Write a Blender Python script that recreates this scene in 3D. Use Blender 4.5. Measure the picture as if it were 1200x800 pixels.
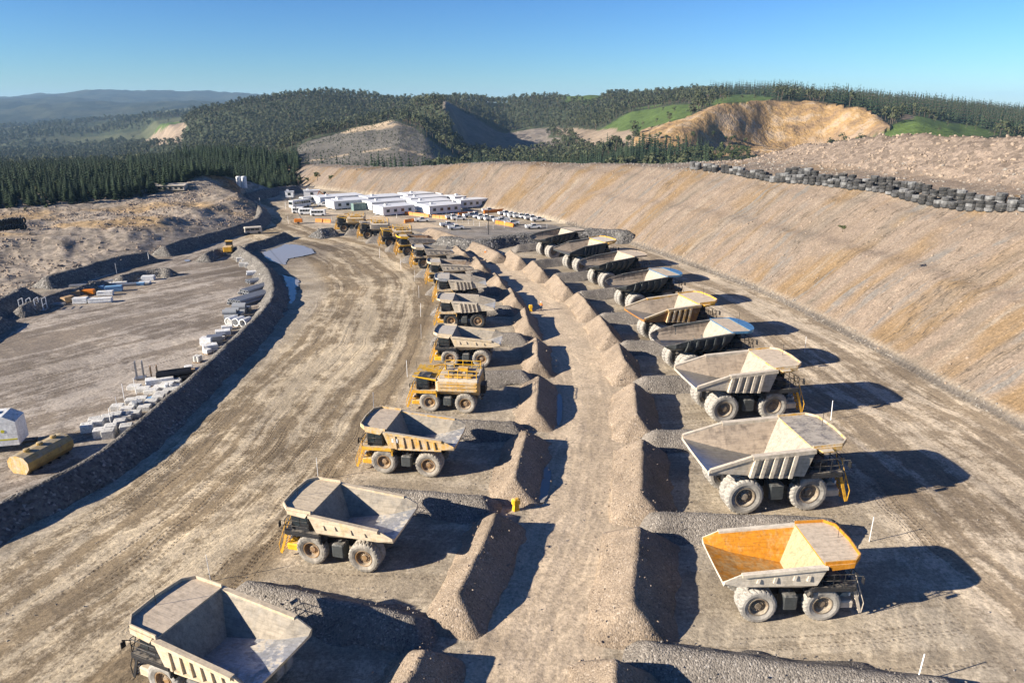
import bpy, bmesh, math, random
import numpy as np
from mathutils import Vector, Matrix

for o in list(bpy.data.objects):
    bpy.data.objects.remove(o)
scene = bpy.context.scene
COL = scene.collection
R = math.radians
random.seed(7)
rng = np.random.default_rng(11)

# ------------------------------------------------------------------ camera
FPX, PITCH, CAMH = 850.0, R(17.9), 37.0          # focal length in px of a 1200 px wide frame
cam = bpy.data.cameras.new('camera')
cam.sensor_width = 36.0
cam.lens = 36.0 * FPX / 1200.0
cam.clip_start = 0.5
cam.clip_end = 40000.0
camo = bpy.data.objects.new('camera', cam)
COL.objects.link(camo)
camo.location = (0, 0, CAMH)
camo.rotation_euler = (R(90) - PITCH, 0, 0)
scene.camera = camo

# ------------------------------------------------------------------ sky and sun
SUN_EL, SHADOW_AZ = R(22.0), R(20.0)              # shadows fall towards +x, a little +y
world = bpy.data.worlds.new('World')
scene.world = world
world.use_nodes = True
wn = world.node_tree.nodes
wl = world.node_tree.links
wn.clear()
sky = wn.new('ShaderNodeTexSky')
sky.sky_type = 'NISHITA'
sky.sun_disc = False
sky.sun_elevation = SUN_EL
# Blender: sun_rotation 0 = +Y, growing clockwise seen from above
sun_vec = Vector((-math.cos(SHADOW_AZ) * math.cos(SUN_EL), -math.sin(SHADOW_AZ) * math.cos(SUN_EL), math.sin(SUN_EL)))
sky.sun_rotation = math.atan2(sun_vec.x, sun_vec.y)
sky.altitude = 300
sky.air_density = 1.0
sky.dust_density = 0.05
sky.ozone_density = 5.0
bg = wn.new('ShaderNodeBackground')
bg.inputs['Strength'].default_value = 0.12
wo = wn.new('ShaderNodeOutputWorld')
tintn = wn.new('ShaderNodeMix'); tintn.data_type = 'RGBA'; tintn.blend_type = 'MULTIPLY'
tintn.inputs[0].default_value = 1.0
tintn.inputs[7].default_value = (0.83, 0.98, 1.12, 1)      # white balance of the whole sky
wl.new(sky.outputs[0], tintn.inputs[6])
gam = wn.new('ShaderNodeGamma')                            # contrast of the whole sky: deeper blue aloft
gam.inputs['Gamma'].default_value = 1.42
scl = wn.new('ShaderNodeMix'); scl.data_type = 'RGBA'; scl.blend_type = 'MULTIPLY'; scl.inputs[0].default_value = 1.0
scl.inputs[7].default_value = (0.33, 0.33, 0.33, 1)
wl.new(tintn.outputs[2], scl.inputs[6])
wl.new(scl.outputs[2], gam.inputs['Color'])
wl.new(gam.outputs[0], bg.inputs['Color'])
wl.new(bg.outputs[0], wo.inputs['Surface'])
sl = bpy.data.lights.new('sun', 'SUN')
sl.energy = 5.0
sl.angle = R(0.5)
sl.color = (1.0, 0.91, 0.78)
so = bpy.data.objects.new('sun', sl)
COL.objects.link(so)
so.location = (-200, -80, 200)
so.rotation_euler = sun_vec.to_track_quat('Z', 'Y').to_euler()

vs = scene.view_settings
vs.view_transform = 'Standard'
vs.look = 'None'
vs.gamma = 1.0
vs.use_curve_mapping = False
vs.exposure = 1.24
scene.cycles.max_bounces = 5
scene.cycles.diffuse_bounces = 2
scene.cycles.glossy_bounces = 2
scene.cycles.transmission_bounces = 2
scene.cycles.volume_bounces = 0

# ------------------------------------------------------------------ helpers
CT, ST = math.cos(PITCH), math.sin(PITCH)


def P(u, v, z=0.0):
    """point of the horizontal plane at height z seen at pixel (u, v) of the 1200 x 800 photograph"""
    x = (u - 600) / FPX
    y = (400 - v) / FPX
    dz = y * CT - ST
    t = (z - CAMH) / dz
    return Vector((x * t, (CT + y * ST) * t, z))


def P2(u, v, z=0.0):
    p = P(u, v, z)
    return (p.x, p.y)


def hash2(ix, iy, seed):
    h = (ix.astype(np.int64) * 374761393 + iy.astype(np.int64) * 668265263 + seed * 1274126177) & 0xffffffff
    h = ((h ^ (h >> 13)) * 1274126177) & 0xffffffff
    h = h ^ (h >> 16)
    return (h & 0xffff) / 65535.0


def vnoise(x, y, seed=0):
    ix = np.floor(x); iy = np.floor(y)
    fx = x - ix; fy = y - iy
    fx = fx * fx * (3 - 2 * fx); fy = fy * fy * (3 - 2 * fy)
    a = hash2(ix, iy, seed); b = hash2(ix + 1, iy, seed)
    c = hash2(ix, iy + 1, seed); d = hash2(ix + 1, iy + 1, seed)
    return (a * (1 - fx) + b * fx) * (1 - fy) + (c * (1 - fx) + d * fx) * fy


def fbm(x, y, scale, octs=4, seed=0, gain=0.5):
    """about -1..1"""
    s = 0.0; amp = 1.0; tot = 0.0; f = 1.0 / scale
    for o in range(octs):
        s = s + amp * (vnoise(x * f + 17.3 * o, y * f - 9.1 * o, seed + o) * 2 - 1)
        tot += amp; amp *= gain; f *= 2.03
    return s / tot


def sstep(a, b, x):
    t = np.clip((x - a) / (b - a), 0, 1)
    return t * t * (3 - 2 * t)


def catmull(pts, n=6):
    pts = [np.array(p, float) for p in pts]
    out = []
    q = [2 * pts[0] - pts[1]] + pts + [2 * pts[-1] - pts[-2]]
    for i in range(1, len(q) - 2):
        for k in range(n):
            t = k / n
            p0, p1, p2, p3 = q[i - 1], q[i], q[i + 1], q[i + 2]
            out.append(0.5 * ((2 * p1) + (-p0 + p2) * t + (2 * p0 - 5 * p1 + 4 * p2 - p3) * t * t + (-p0 + 3 * p1 - 3 * p2 + p3) * t ** 3))
    out.append(pts[-1])
    return np.array(out)


def polydist(X, Y, pl):
    """signed distance (left of travel positive) and arc length at the nearest point"""
    best = np.full(X.shape, 1e18); bd = np.zeros(X.shape); bs = np.zeros(X.shape)
    acc = 0.0; n = len(pl) - 1
    for i in range(n):
        ax, ay = pl[i][:2]; bx, by = pl[i + 1][:2]
        dx, dy = bx - ax, by - ay
        L2 = dx * dx + dy * dy; L = math.sqrt(L2)
        t = ((X - ax) * dx + (Y - ay) * dy) / L2
        lo = -1e9 if i == 0 else 0.0
        hi = 1e9 if i == n - 1 else 1.0
        t = np.clip(t, lo, hi)
        ex = X - ax - t * dx; ey = Y - ay - t * dy
        d2 = ex * ex + ey * ey
        cr = np.sign(dx * (Y - ay) - dy * (X - ax))
        m = d2 < best
        best = np.where(m, d2, best); bd = np.where(m, cr, bd); bs = np.where(m, acc + t * L, bs)
        acc += L
    return np.sqrt(best) * bd, bs


def tag(o, label=None, cat=None, group=None, kind=None):
    if label: o['label'] = label
    if cat: o['category'] = cat
    if group: o['group'] = group
    if kind: o['kind'] = kind
    return o


def empty(name, loc=(0, 0, 0), rz=0.0, scale=1.0):
    o = bpy.data.objects.new(name, None)
    COL.objects.link(o)
    o.location = loc
    o.rotation_euler = (0, 0, rz)
    o.scale = (scale,) * 3
    o.empty_display_size = 0.3
    return o


def obj(name, me, parent=None, mats=None, loc=None, rot=None, scale=None):
    o = bpy.data.objects.new(name, me)
    COL.objects.link(o)
    if parent is not None: o.parent = parent
    if loc is not None: o.location = loc
    if rot is not None: o.rotation_euler = rot
    if scale is not None: o.scale = scale
    if mats:
        for i, m in enumerate(mats):
            if m is not None and i < len(o.material_slots):
                o.material_slots[i].link = 'OBJECT'
                o.material_slots[i].material = m
    return o


class MB:
    def __init__(s):
        s.v = []; s.f = []; s.m = []

    def add(s, vs, fs, m=0):
        b = len(s.v)
        s.v += [tuple(p) for p in vs]
        s.f += [tuple(i + b for i in f) for f in fs]
        s.m += [m] * len(fs)
        return s

    def hexa(s, p, m=0):
        """8 points: bottom loop 0-3 then top loop 4-7"""
        return s.add(p, [(3, 2, 1, 0), (4, 5, 6, 7), (0, 1, 5, 4), (1, 2, 6, 5), (2, 3, 7, 6), (3, 0, 4, 7)], m)

    def box(s, x0, x1, y0, y1, z0, z1, m=0):
        return s.hexa([(x0, y0, z0), (x1, y0, z0), (x1, y1, z0), (x0, y1, z0), (x0, y0, z1), (x1, y0, z1), (x1, y1, z1), (x0, y1, z1)], m)

    def cbox(s, x0, x1, y0, y1, z0, z1, c=0.05, m=0):
        """box with chamfered upright edges and top edges"""
        def ring(a, z):
            return [(x0 + a + c, y0 + a, z), (x1 - a - c, y0 + a, z), (x1 - a, y0 + a + c, z), (x1 - a, y1 - a - c, z), (x1 - a - c, y1 - a, z), (x0 + a + c, y1 - a, z), (x0 + a, y1 - a - c, z), (x0 + a, y0 + a + c, z)]
        v = ring(0, z0) + ring(0, z1 - c) + ring(c, z1)
        f = [tuple(range(7, -1, -1)), tuple(range(16, 24))]
        for k in (0, 8):
            f += [(k + i, k + (i + 1) % 8, k + 8 + (i + 1) % 8, k + 8 + i) for i in range(8)]
        return s.add(v, f, m)

    def beam(s, p, q, w, h, m=0, up=(0, 0, 1)):
        p = Vector(p); q = Vector(q); d = (q - p).normalized(); up = Vector(up)
        if abs(d.dot(up)) > 0.98: up = Vector((1, 0, 0))
        a = d.cross(up).normalized() * (w / 2); b = a.cross(d).normalized() * (h / 2)
        c = [-a - b, a - b, a + b, -a + b]
        return s.hexa([p + c[0], p + c[1], p + c[2], p + c[3], q + c[0], q + c[1], q + c[2], q + c[3]], m)

    def tube(s, p, q, r, n=6, m=0, r2=None, caps=True):
        p = Vector(p); q = Vector(q); d = (q - p).normalized()
        up = Vector((0, 0, 1)) if abs(d.z) < 0.95 else Vector((1, 0, 0))
        a = d.cross(up).normalized(); b = d.cross(a).normalized()
        r2 = r if r2 is None else r2
        v = [p + (a * math.cos(2 * math.pi * i / n) + b * math.sin(2 * math.pi * i / n)) * r for i in range(n)]
        v += [q + (a * math.cos(2 * math.pi * i / n) + b * math.sin(2 * math.pi * i / n)) * r2 for i in range(n)]
        f = [(i, (i + 1) % n, n + (i + 1) % n, n + i) for i in range(n)]
        if caps: f += [tuple(range(n - 1, -1, -1)), tuple(range(n, 2 * n))]
        return s.add(v, f, m)

    def path(s, pts, r, n=5, m=0):
        for a, b in zip(pts[:-1], pts[1:]): s.tube(a, b, r, n, m)
        return s

    def lathe(s, prof, n=24, axis='Y', m=0, off=(0, 0, 0), rmod=None, closed=False):
        """prof: (radius, along) pairs turned about the axis"""
        v = []
        for i in range(n):
            a = 2 * math.pi * i / n
            for j, (r, t) in enumerate(prof):
                rr = r * (rmod(i, j) if rmod else 1.0)
                c, d = rr * math.cos(a), rr * math.sin(a)
                p = (c, t, d) if axis == 'Y' else ((c, d, t) if axis == 'Z' else (t, c, d))
                v.append((p[0] + off[0], p[1] + off[1], p[2] + off[2]))
        k = len(prof); f = []
        for i in range(n):
            i2 = (i + 1) % n
            for j in range(k - 1 + (1 if closed else 0)):
                j2 = (j + 1) % k
                f.append((i * k + j, i * k + j2, i2 * k + j2, i2 * k + j))
        return s.add(v, f, m)

    def mesh(s, name, mats=None, smooth=False, fix=True):
        me = bpy.data.meshes.new(name)
        me.from_pydata(s.v, [], s.f)
        if fix:
            bm = bmesh.new(); bm.from_mesh(me)
            bmesh.ops.recalc_face_normals(bm, faces=bm.faces)
            bm.to_mesh(me); bm.free()
        me.polygons.foreach_set('material_index', s.m)
        if smooth:
            me.polygons.foreach_set('use_smooth', [True] * len(s.f))
        for mt in (mats or []): me.materials.append(mt)
        me.update()
        return me


def gridmesh(name, V, nr, nc, mat, smooth=True, attrs=None):
    """V (nr*nc,3) row major -> quad sheet"""
    me = bpy.data.meshes.new(name)
    idx = np.arange(nr * nc).reshape(nr, nc)
    q = np.stack([idx[:-1, :-1], idx[:-1, 1:], idx[1:, 1:], idx[1:, :-1]], -1).reshape(-1, 4)
    nf = len(q)
    me.vertices.add(nr * nc); me.loops.add(nf * 4); me.polygons.add(nf)
    me.vertices.foreach_set('co', np.ascontiguousarray(V, dtype=np.float32).ravel())
    me.loops.foreach_set('vertex_index', q.astype(np.int32).ravel())
    me.polygons.foreach_set('loop_start', (np.arange(nf) * 4).astype(np.int32))
    if smooth: me.polygons.foreach_set('use_smooth', np.ones(nf, dtype=bool))
    for an, (typ, data) in (attrs or {}).items():
        a = me.attributes.new(an, typ, 'POINT')
        key = 'color' if typ == 'FLOAT_COLOR' else ('vector' if typ == 'FLOAT_VECTOR' else 'value')
        a.data.foreach_set(key, np.ascontiguousarray(data, dtype=np.float32).ravel())
    me.materials.append(mat)
    me.update(calc_edges=True); me.validate()
    return me


# ------------------------------------------------------------------ materials
class NT:
    """small node-tree helper"""
    def __init__(s, name):
        s.mat = bpy.data.materials.new(name); s.mat.use_nodes = True
        s.n = s.mat.node_tree.nodes; s.l = s.mat.node_tree.links
        s.n.clear()
        s.out = s.n.new('ShaderNodeOutputMaterial')
        s.b = s.n.new('ShaderNodeBsdfPrincipled')
        s.l.new(s.b.outputs[0], s.out.inputs[0])
        s.b.inputs['Roughness'].default_value = 0.9
        s.b.inputs['Specular IOR Level'].default_value = 0.25

    def set(s, inp, val):
        if hasattr(val, 'is_linked') or hasattr(val, 'links'): s.l.new(val, inp)
        else:
            if isinstance(val, (tuple, list)) and len(val) == 3 and inp.type == 'RGBA': val = (*val, 1)
            inp.default_value = val
        return s

    def coord(s, out='Object'):
        return s.n.new('ShaderNodeTexCoord').outputs[out]

    def attr(s, name, out='Vector'):
        a = s.n.new('ShaderNodeAttribute'); a.attribute_name = name
        return a.outputs[out]

    def mapping(s, vec, scale=(1, 1, 1), loc=(0, 0, 0), rot=(0, 0, 0)):
        m = s.n.new('ShaderNodeMapping')
        s.l.new(vec, m.inputs['Vector'])
        m.inputs['Scale'].default_value = scale; m.inputs['Location'].default_value = loc; m.inputs['Rotation'].default_value = rot
        return m.outputs[0]

    def noise(s, vec, scale=1.0, detail=5.0, rough=0.55, dist=0.0, out='Fac'):
        t = s.n.new('ShaderNodeTexNoise')
        if vec is not None: s.l.new(vec, t.inputs['Vector'])
        t.inputs['Scale'].default_value = scale; t.inputs['Detail'].default_value = detail
        t.inputs['Roughness'].default_value = rough; t.inputs['Distortion'].default_value = dist
        return t.outputs[out]

    def voro(s, vec, scale=1.0, out='Distance', feature='F1', rand=1.0):
        t = s.n.new('ShaderNodeTexVoronoi'); t.feature = feature
        s.l.new(vec, t.inputs['Vector']); t.inputs['Scale'].default_value = scale
        t.inputs['Randomness'].default_value = rand
        return t.outputs[out]

    def ramp(s, fac, stops, interp='LINEAR'):
        r = s.n.new('ShaderNodeValToRGB'); r.color_ramp.interpolation = interp
        e = r.color_ramp.elements
        while len(e) < len(stops): e.new(0.5)
        for i, (p, c) in enumerate(stops):
            e[i].position = p
            e[i].color = (c, c, c, 1) if isinstance(c, (int, float)) else (*c, 1)
        s.l.new(fac, r.inputs[0])
        return r.outputs[0]

    def mix(s, fac, a, b, mode='MIX'):
        m = s.n.new('ShaderNodeMix'); m.data_type = 'RGBA'; m.blend_type = mode
        m.clamp_factor = True
        s.set(m.inputs[0], fac); s.set(m.inputs[6], a); s.set(m.inputs[7], b)
        return m.outputs[2]

    def math(s, op, a, b=0.0, clamp=False):
        m = s.n.new('ShaderNodeMath'); m.operation = op; m.use_clamp = clamp
        s.set(m.inputs[0], a)
        if len(m.inputs) > 1: s.set(m.inputs[1], b)
        return m.outputs[0]

    def sep(s, vec):
        m = s.n.new('ShaderNodeSeparateXYZ'); s.l.new(vec, m.inputs[0]); return m.outputs

    def bump(s, h, strength=0.5, dist=0.1, normal=None):
        b = s.n.new('ShaderNodeBump'); s.l.new(h, b.inputs['Height'])
        b.inputs['Strength'].default_value = strength; b.inputs['Distance'].default_value = dist
        if normal is not None: s.l.new(normal, b.inputs['Normal'])
        return b.outputs[0]

    def fin(s, color=None, rough=None, metal=None, normal=None, spec=None):
        for k, val in (('Base Color', color), ('Roughness', rough), ('Metallic', metal), ('Normal', normal), ('Specular IOR Level', spec)):
            if val is not None: s.set(s.b.inputs[k], val)
        return s.mat


def gravel_mat(name, dark, mid, light, scale=3.0, bump=0.6, d0=0.09):
    t = NT(name); c = t.coord('Object')
    g = t.n.new('ShaderNodeNewGeometry').outputs['Position']
    big = t.noise(g, 0.25, 4)
    cell = t.voro(g, scale, 'Color')
    v = t.sep(cell)[0]
    fine = t.noise(g, scale * 0.8, 5, 0.75)
    col = t.ramp(v, [(0.0, dark), (0.45, mid), (0.86, mid), (1.0, light)])
    col = t.mix(0.7, col, t.ramp(fine, [(0.3, 0.55), (0.7, 1.4)]), 'MULTIPLY')
    col = t.mix(0.85, col, t.ramp(big, [(0.3, 0.66), (0.5, 1.0), (0.7, 1.22)]), 'MULTIPLY')
    col = t.mix(t.ramp(t.noise(g, 0.6, 4, 0.7), [(0.52, 0.0), (0.66, 0.55)]), col, mid)
    d = t.voro(g, scale, 'Distance')
    h = t.math('ADD', t.math('MULTIPLY', d, -1.0), t.math('MULTIPLY', fine, 0.7))
    return t.fin(col, 0.95, normal=t.bump(h, bump, d0))


def paint_mat(name, col, dust=0.5, dustcol=(0.42, 0.35, 0.26), rough=0.55, metal=0.0, scale=0.9, streak=True, rust=0.0):
    """weathered machine paint: dust gathers by noise and on upward faces, run marks down the sides"""
    t = NT(name); c = t.coord('Object')
    geo = t.n.new('ShaderNodeNewGeometry')
    oi = t.n.new('ShaderNodeObjectInfo')
    vadd = t.n.new('ShaderNodeVectorMath'); vadd.operation = 'ADD'
    t.l.new(c, vadd.inputs[0]); t.l.new(oi.outputs['Random'], vadd.inputs[1])
    c = vadd.outputs[0]
    n1 = t.noise(c, scale, 7, 0.65)
    n2 = t.noise(t.mapping(c, (2.4, 2.4, 0.35)), scale * 1.6, 6, 0.6)
    nz = t.sep(geo.outputs['Normal'])[2]
    up = t.math('MULTIPLY', t.math('MAXIMUM', nz, 0.0), 0.25)
    f = t.math('ADD', t.math('ADD', t.math('MULTIPLY', n1, 0.75), t.math('MULTIPLY', n2, 0.55)), up)
    f = t.ramp(f, [(0.98 - dust, 0.0), (1.25 - dust, 1.0)])
    cc = t.mix(t.noise(c, 6.0, 3), tuple(x * 0.8 for x in col), tuple(min(1, x * 1.12) for x in col))
    if rust > 0:
        cc = t.mix(t.ramp(t.noise(c, 1.7, 8, 0.7), [(0.62 - rust * 0.3, 0.0), (0.75 - rust * 0.2, 1.0)]), cc, (0.20, 0.09, 0.04))
    cc = t.mix(f, cc, dustcol)
    cc = t.mix(0.55, cc, t.ramp(t.noise(t.mapping(c, (0.35, 5.0, 5.0)), 1.6, 4, 0.7), [(0.36, 0.62), (0.5, 1.0), (0.64, 1.14)]), 'MULTIPLY')
    cc = t.mix(0.75, cc, t.ramp(t.noise(t.mapping(c, (1.0, 1.0, 0.6)), 2.6, 6, 0.72), [(0.30, 0.60), (0.5, 1.0), (0.7, 1.16)]), 'MULTIPLY')
    r = t.mix(f, (rough,) * 3, (0.92,) * 3)
    m = t.math('MULTIPLY', t.math('SUBTRACT', 1.0, f), metal)
    return t.fin(cc, r, metal=m, normal=t.bump(t.math('ADD', t.noise(c, 1.3, 2), t.math('MULTIPLY', t.noise(c, 9, 3), 0.12)), 0.35, 0.10), spec=0.3)


def plain_mat(name, col, rough=0.7, metal=0.0, var=0.2, scale=2.0, spec=0.3):
    t = NT(name); c = t.coord('Object')
    n = t.noise(c, scale, 5, 0.6)
    cc = t.mix(n, tuple(x * (1 - var) for x in col), tuple(min(1, x * (1 + var)) for x in col))
    return t.fin(cc, rough, metal=metal, spec=spec)


M = {}
M['gravel_tan'] = gravel_mat('gravel_tan', (0.17, 0.132, 0.096), (0.28, 0.217, 0.155), (0.40, 0.33, 0.26), 8.0, 0.5)
M['gravel_grey'] = gravel_mat('gravel_grey', (0.12, 0.105, 0.09), (0.22, 0.193, 0.162), (0.38, 0.345, 0.30), 8.0, 0.7)
M['gravel_bund'] = gravel_mat('gravel_bund', (0.07, 0.065, 0.058), (0.165, 0.15, 0.13), (0.34, 0.315, 0.28), 4.0, 0.8, 0.12)
M['gravel_dark'] = gravel_mat('gravel_dark', (0.05, 0.05, 0.048), (0.14, 0.132, 0.12), (0.32, 0.30, 0.28), 2.4, 0.9, 0.2)
M['rock'] = plain_mat('rock', (0.29, 0.225, 0.17), 0.95, var=0.35, scale=0.7)
M['rock_grey'] = plain_mat('rock_grey', (0.24, 0.215, 0.185), 0.95, var=0.35, scale=0.7)
#---MATS---
# ------------------------------------------------------------------ plan of the place (world metres)
TOE = catmull([(66, -60), (65, 0), (63, 45), (61.5, 79.6), (59.9, 91), (58.6, 104), (56.6, 122), (52.6, 146), (45, 171), (36, 198), (25.5, 222), (13, 251), (0, 269), (-14, 284), (-45, 311), (-82, 342), (-122, 384), (-180, 450)], 4)
LTOE = catmull([(-118, -40), (-112, 60), P2(-150, 420), P2(0, 362), P2(110, 325), P2(180, 303), P2(262, 277), P2(300, 263), P2(322, 252), P2(318, 244), P2(300, 237), P2(306, 232), P2(352, 228), (-150, 345), (-190, 400)], 4)
CROAD = catmull([(-14, 0), (-6, 20), (0, 35), (2.6, 46.5), (6.4, 61), (9.9, 86), (10.2, 114.6), (7.5, 138), (3.2, 157.8), (-6, 186), (-12, 203), (-24, 228), (-40, 250), (-62, 262)], 4)
LROAD = catmull([(-44, 10), (-36, 40), (-32, 54), (-29.5, 66), (-27.5, 88), (-26, 114), (-28, 148), (-36, 172), (-48, 196), (-66, 216), (-82, 240), (-100, 275)], 4)
FROAD = catmull([(-125, 20), P2(-120, 430), P2(0, 378), P2(150, 322), P2(250, 290), P2(330, 262), P2(345, 246), P2(318, 232), (-120, 330)], 4)
LBUND = catmull([P2(-60, 625, 2.2), P2(0, 588, 2.2), P2(60, 560, 2.2), P2(130, 518, 2.4), P2(200, 458, 2.6), P2(262, 404, 2.6), P2(300, 368, 2.6), P2(318, 345, 2.6), P2(318, 325, 2.6), P2(308, 308, 2.4), P2(292, 296, 2.2), P2(280, 288, 2.0)], 4)

# far country: for a column of sight u, knots of (distance along y, pixel row the ground reaches there)
FAR = {
    -900: [(300, 250), (420, 223), (520, 213), (700, 205), (1200, 190), (2000, 172), (2800, 150), (3600, 149), (4600, 128), (7500, 110), (10000, 128)],
    0:    [(300, 250), (420, 213), (520, 203), (700, 207), (1300, 192), (2000, 172), (2800, 152), (3600, 150), (4600, 129), (7500, 112), (10000, 128)],
    110:  [(300, 250), (420, 215), (520, 199), (700, 206), (1300, 190), (2000, 168), (2800, 146), (3600, 146), (4600, 126), (7500, 106), (10000, 128)],
    165:  [(300, 250), (420, 221), (520, 209), (700, 206), (1200, 186), (1900, 164), (2600, 140), (3600, 142), (4600, 125), (7500, 109), (10000, 128)],
    205:  [(300, 250), (420, 224), (520, 213), (700, 205), (1000, 186), (1300, 163), (1500, 148), (2600, 138), (4600, 125), (7500, 109), (10000, 128)],
    240:  [(300, 250), (420, 226), (520, 216), (700, 203), (950, 184), (1150, 162), (1400, 137), (2400, 138), (4600, 125), (7500, 110), (10000, 128)],
    300:  [(300, 250), (420, 222), (540, 210), (760, 188), (900, 188), (1050, 167), (1450, 123), (2200, 135), (4600, 127), (7500, 111), (10000, 128)],
    380:  [(300, 250), (420, 222), (560, 203), (850, 159), (950, 163), (1100, 152), (1500, 115), (2200, 130), (5200, 132), (7500, 122), (10000, 130)],
    430:  [(300, 250), (420, 222), (580, 197), (850, 148), (960, 156), (1150, 145), (1550, 117), (2200, 130), (5200, 132), (7500, 125), (10000, 130)],
    465:  [(300, 250), (420, 222), (600, 190), (850, 142), (960, 150), (1150, 140), (1550, 119), (2200, 130), (5200, 132), (7500, 125), (10000, 130)],
    495:  [(300, 250), (420, 222), (600, 193), (830, 152), (930, 146), (1060, 127), (1550, 121), (2200, 130), (5200, 132), (7500, 125), (10000, 130)],
    522:  [(300, 250), (420, 222), (600, 198), (780, 176), (880, 158), (1010, 122), (1550, 121), (2200, 130), (5200, 132), (7500, 125), (10000, 130)],
    550:  [(300, 250), (420, 222), (600, 202), (780, 190), (900, 184), (1060, 160), (1550, 119), (2200, 130), (5200, 132), (7500, 125), (10000, 130)],
    590:  [(300, 250), (420, 220), (600, 203), (780, 195), (900, 187), (1200, 168), (1600, 120), (2200, 130), (5200, 132), (7500, 125), (10000, 130)],
    640:  [(300, 250), (420, 220), (600, 203), (780, 196), (900, 188), (1220, 156), (1600, 116), (2200, 130), (5200, 132), (7500, 125), (10000, 130)],
    690:  [(300, 250), (420, 218), (560, 201), (700, 192), (860, 176), (1150, 146), (1550, 113), (2200, 130), (5200, 132), (7500, 125), (10000, 130)],
    745:  [(300, 250), (420, 215), (560, 190), (660, 164), (860, 152), (1100, 130), (1500, 114), (2200, 130), (5200, 132), (7500, 125), (10000, 130)],
    800:  [(300, 250), (420, 210), (600, 182), (670, 146), (800, 136), (1050, 121), (1450, 114), (2200, 130), (5200, 132), (7500, 125), (10000, 130)],
    850:  [(300, 250), (420, 205), (655, 178), (725, 124), (800, 121), (1000, 117), (1400, 114), (2200, 130), (5200, 132), (7500, 125), (10000, 130)],
    905:  [(300, 250), (420, 205), (690, 178), (765, 119), (820, 118), (1000, 116), (1400, 114), (2200, 130), (5200, 132), (7500, 125), (10000, 130)],
    965:  [(300, 250), (420, 205), (680, 177), (750, 123), (820, 121), (1000, 120), (1350, 117), (2200, 130), (5200, 132), (7500, 125), (10000, 130)],
    1010: [(300, 250), (420, 205), (640, 176), (705, 133), (800, 128), (1000, 123), (1300, 119), (2200, 130), (5200, 132), (7500, 125), (10000, 130)],
    1045: [(300, 250), (420, 205), (570, 176), (650, 151), (760, 141), (950, 128), (1300, 122), (2200, 130), (5200, 132), (7500, 125), (10000, 130)],
    1075: [(300, 250), (420, 205), (540, 178), (640, 146), (760, 139), (950, 132), (1300, 124), (2200, 130), (5200, 132), (7500, 125), (10000, 130)],
    1110: [(300, 250), (420, 205), (530, 182), (630, 153), (760, 146), (950, 135), (1300, 127), (2200, 132), (5200, 134), (7500, 128), (10000, 132)],
    1130: [(300, 250), (420, 205), (520, 186), (610, 160), (760, 150), (950, 138), (1300, 129), (2200, 134), (5200, 134), (7500, 128), (10000, 132)],
    1200: [(300, 250), (420, 205), (520, 186), (600, 170), (760, 156), (950, 146), (1300, 137), (2200, 140), (5200, 138), (7500, 132), (10000, 134)],
    2200: [(300, 250), (420, 205), (520, 190), (600, 180), (760, 170), (950, 158), (1300, 146), (2200, 146), (5200, 140), (7500, 134), (10000, 134)],
}
FU = np.array(sorted(FAR), float)
FD = np.array([[k[0] for k in FAR[int(u)]] for u in FU])
FV = np.array([[k[1] for k in FAR[int(u)]] for u in FU])
FZ = CAMH + FD * np.tan(np.arctan((400 - FV) / FPX) - PITCH)
FT = FU - 600.0
FS = FT / FPX / (CT + (400 - 150.0) / FPX * ST)      # tangent x/y of each column


def far_z(X, Y):
    s = X / np.maximum(Y, 1.0)
    s = np.clip(s, FS[0], FS[-1])
    i = np.clip(np.searchsorted(FS, s) - 1, 0, len(FS) - 2)
    w = (s - FS[i]) / (FS[i + 1] - FS[i])
    w = w * w * (3 - 2 * w) * 0.5 + w * 0.5
    w = w[..., None]
    D = FD[i] * (1 - w) + FD[i + 1] * w
    Z = FZ[i] * (1 - w) + FZ[i + 1] * w
    out = np.full(Y.shape, 0.0)
    out = np.where(Y <= D[..., 0], Z[..., 0], out)
    for k in range(D.shape[-1] - 1):
        t = (Y - D[..., k]) / (D[..., k + 1] - D[..., k])
        t = np.clip(t, 0, 1); t2 = t * t * (3 - 2 * t)
        t2 = t2 * 0.5 + t * 0.5
        m = (Y > D[..., k]) & (Y <= D[..., k + 1])
        out = np.where(m, Z[..., k] * (1 - t2) + Z[..., k + 1] * t2, out)
    out = np.where(Y > D[..., -1], Z[..., -1] - (Y - D[..., -1]) * 0.02, out)
    return out


def interp_rows(d, s, skeys, knots):
    """profile height at distance d, knots given for several arc lengths s"""
    hs = np.stack([np.interp(d, k[0], k[1]) for k in knots], 0)
    sk = np.array(skeys, float)
    i = np.clip(np.searchsorted(sk, s) - 1, 0, len(sk) - 2)
    w = np.clip((s - sk[i]) / (sk[i + 1] - sk[i]), 0, 1)
    w = w * w * (3 - 2 * w)
    ii = np.indices(d.shape)
    return hs[(i,) + tuple(ii)] * (1 - w) + hs[(i + 1,) + tuple(ii)] * w


def arc_at(pl, p):
    d, s = polydist(np.array([p[0]]), np.array([p[1]]), pl)
    return float(s[0])


TS = {k: arc_at(TOE, p) for k, p in dict(near=(61.5, 79.6), bend=(45, 171), mid=(25.5, 222), far=(-14, 284), end=(-82, 342)).items()}
LS = {k: arc_at(LTOE, P2(*p)) for k, p in dict(a=(0, 362), b=(110, 325), c=(180, 303), d=(262, 277), e=(318, 248), g=(352, 228)).items()}


def near_parts(X, Y):
    dT, sT = polydist(X, Y, TOE); dT = -dT
    dL, sL = polydist(X, Y, LTOE)
    return dT, sT, dL, sL


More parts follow.
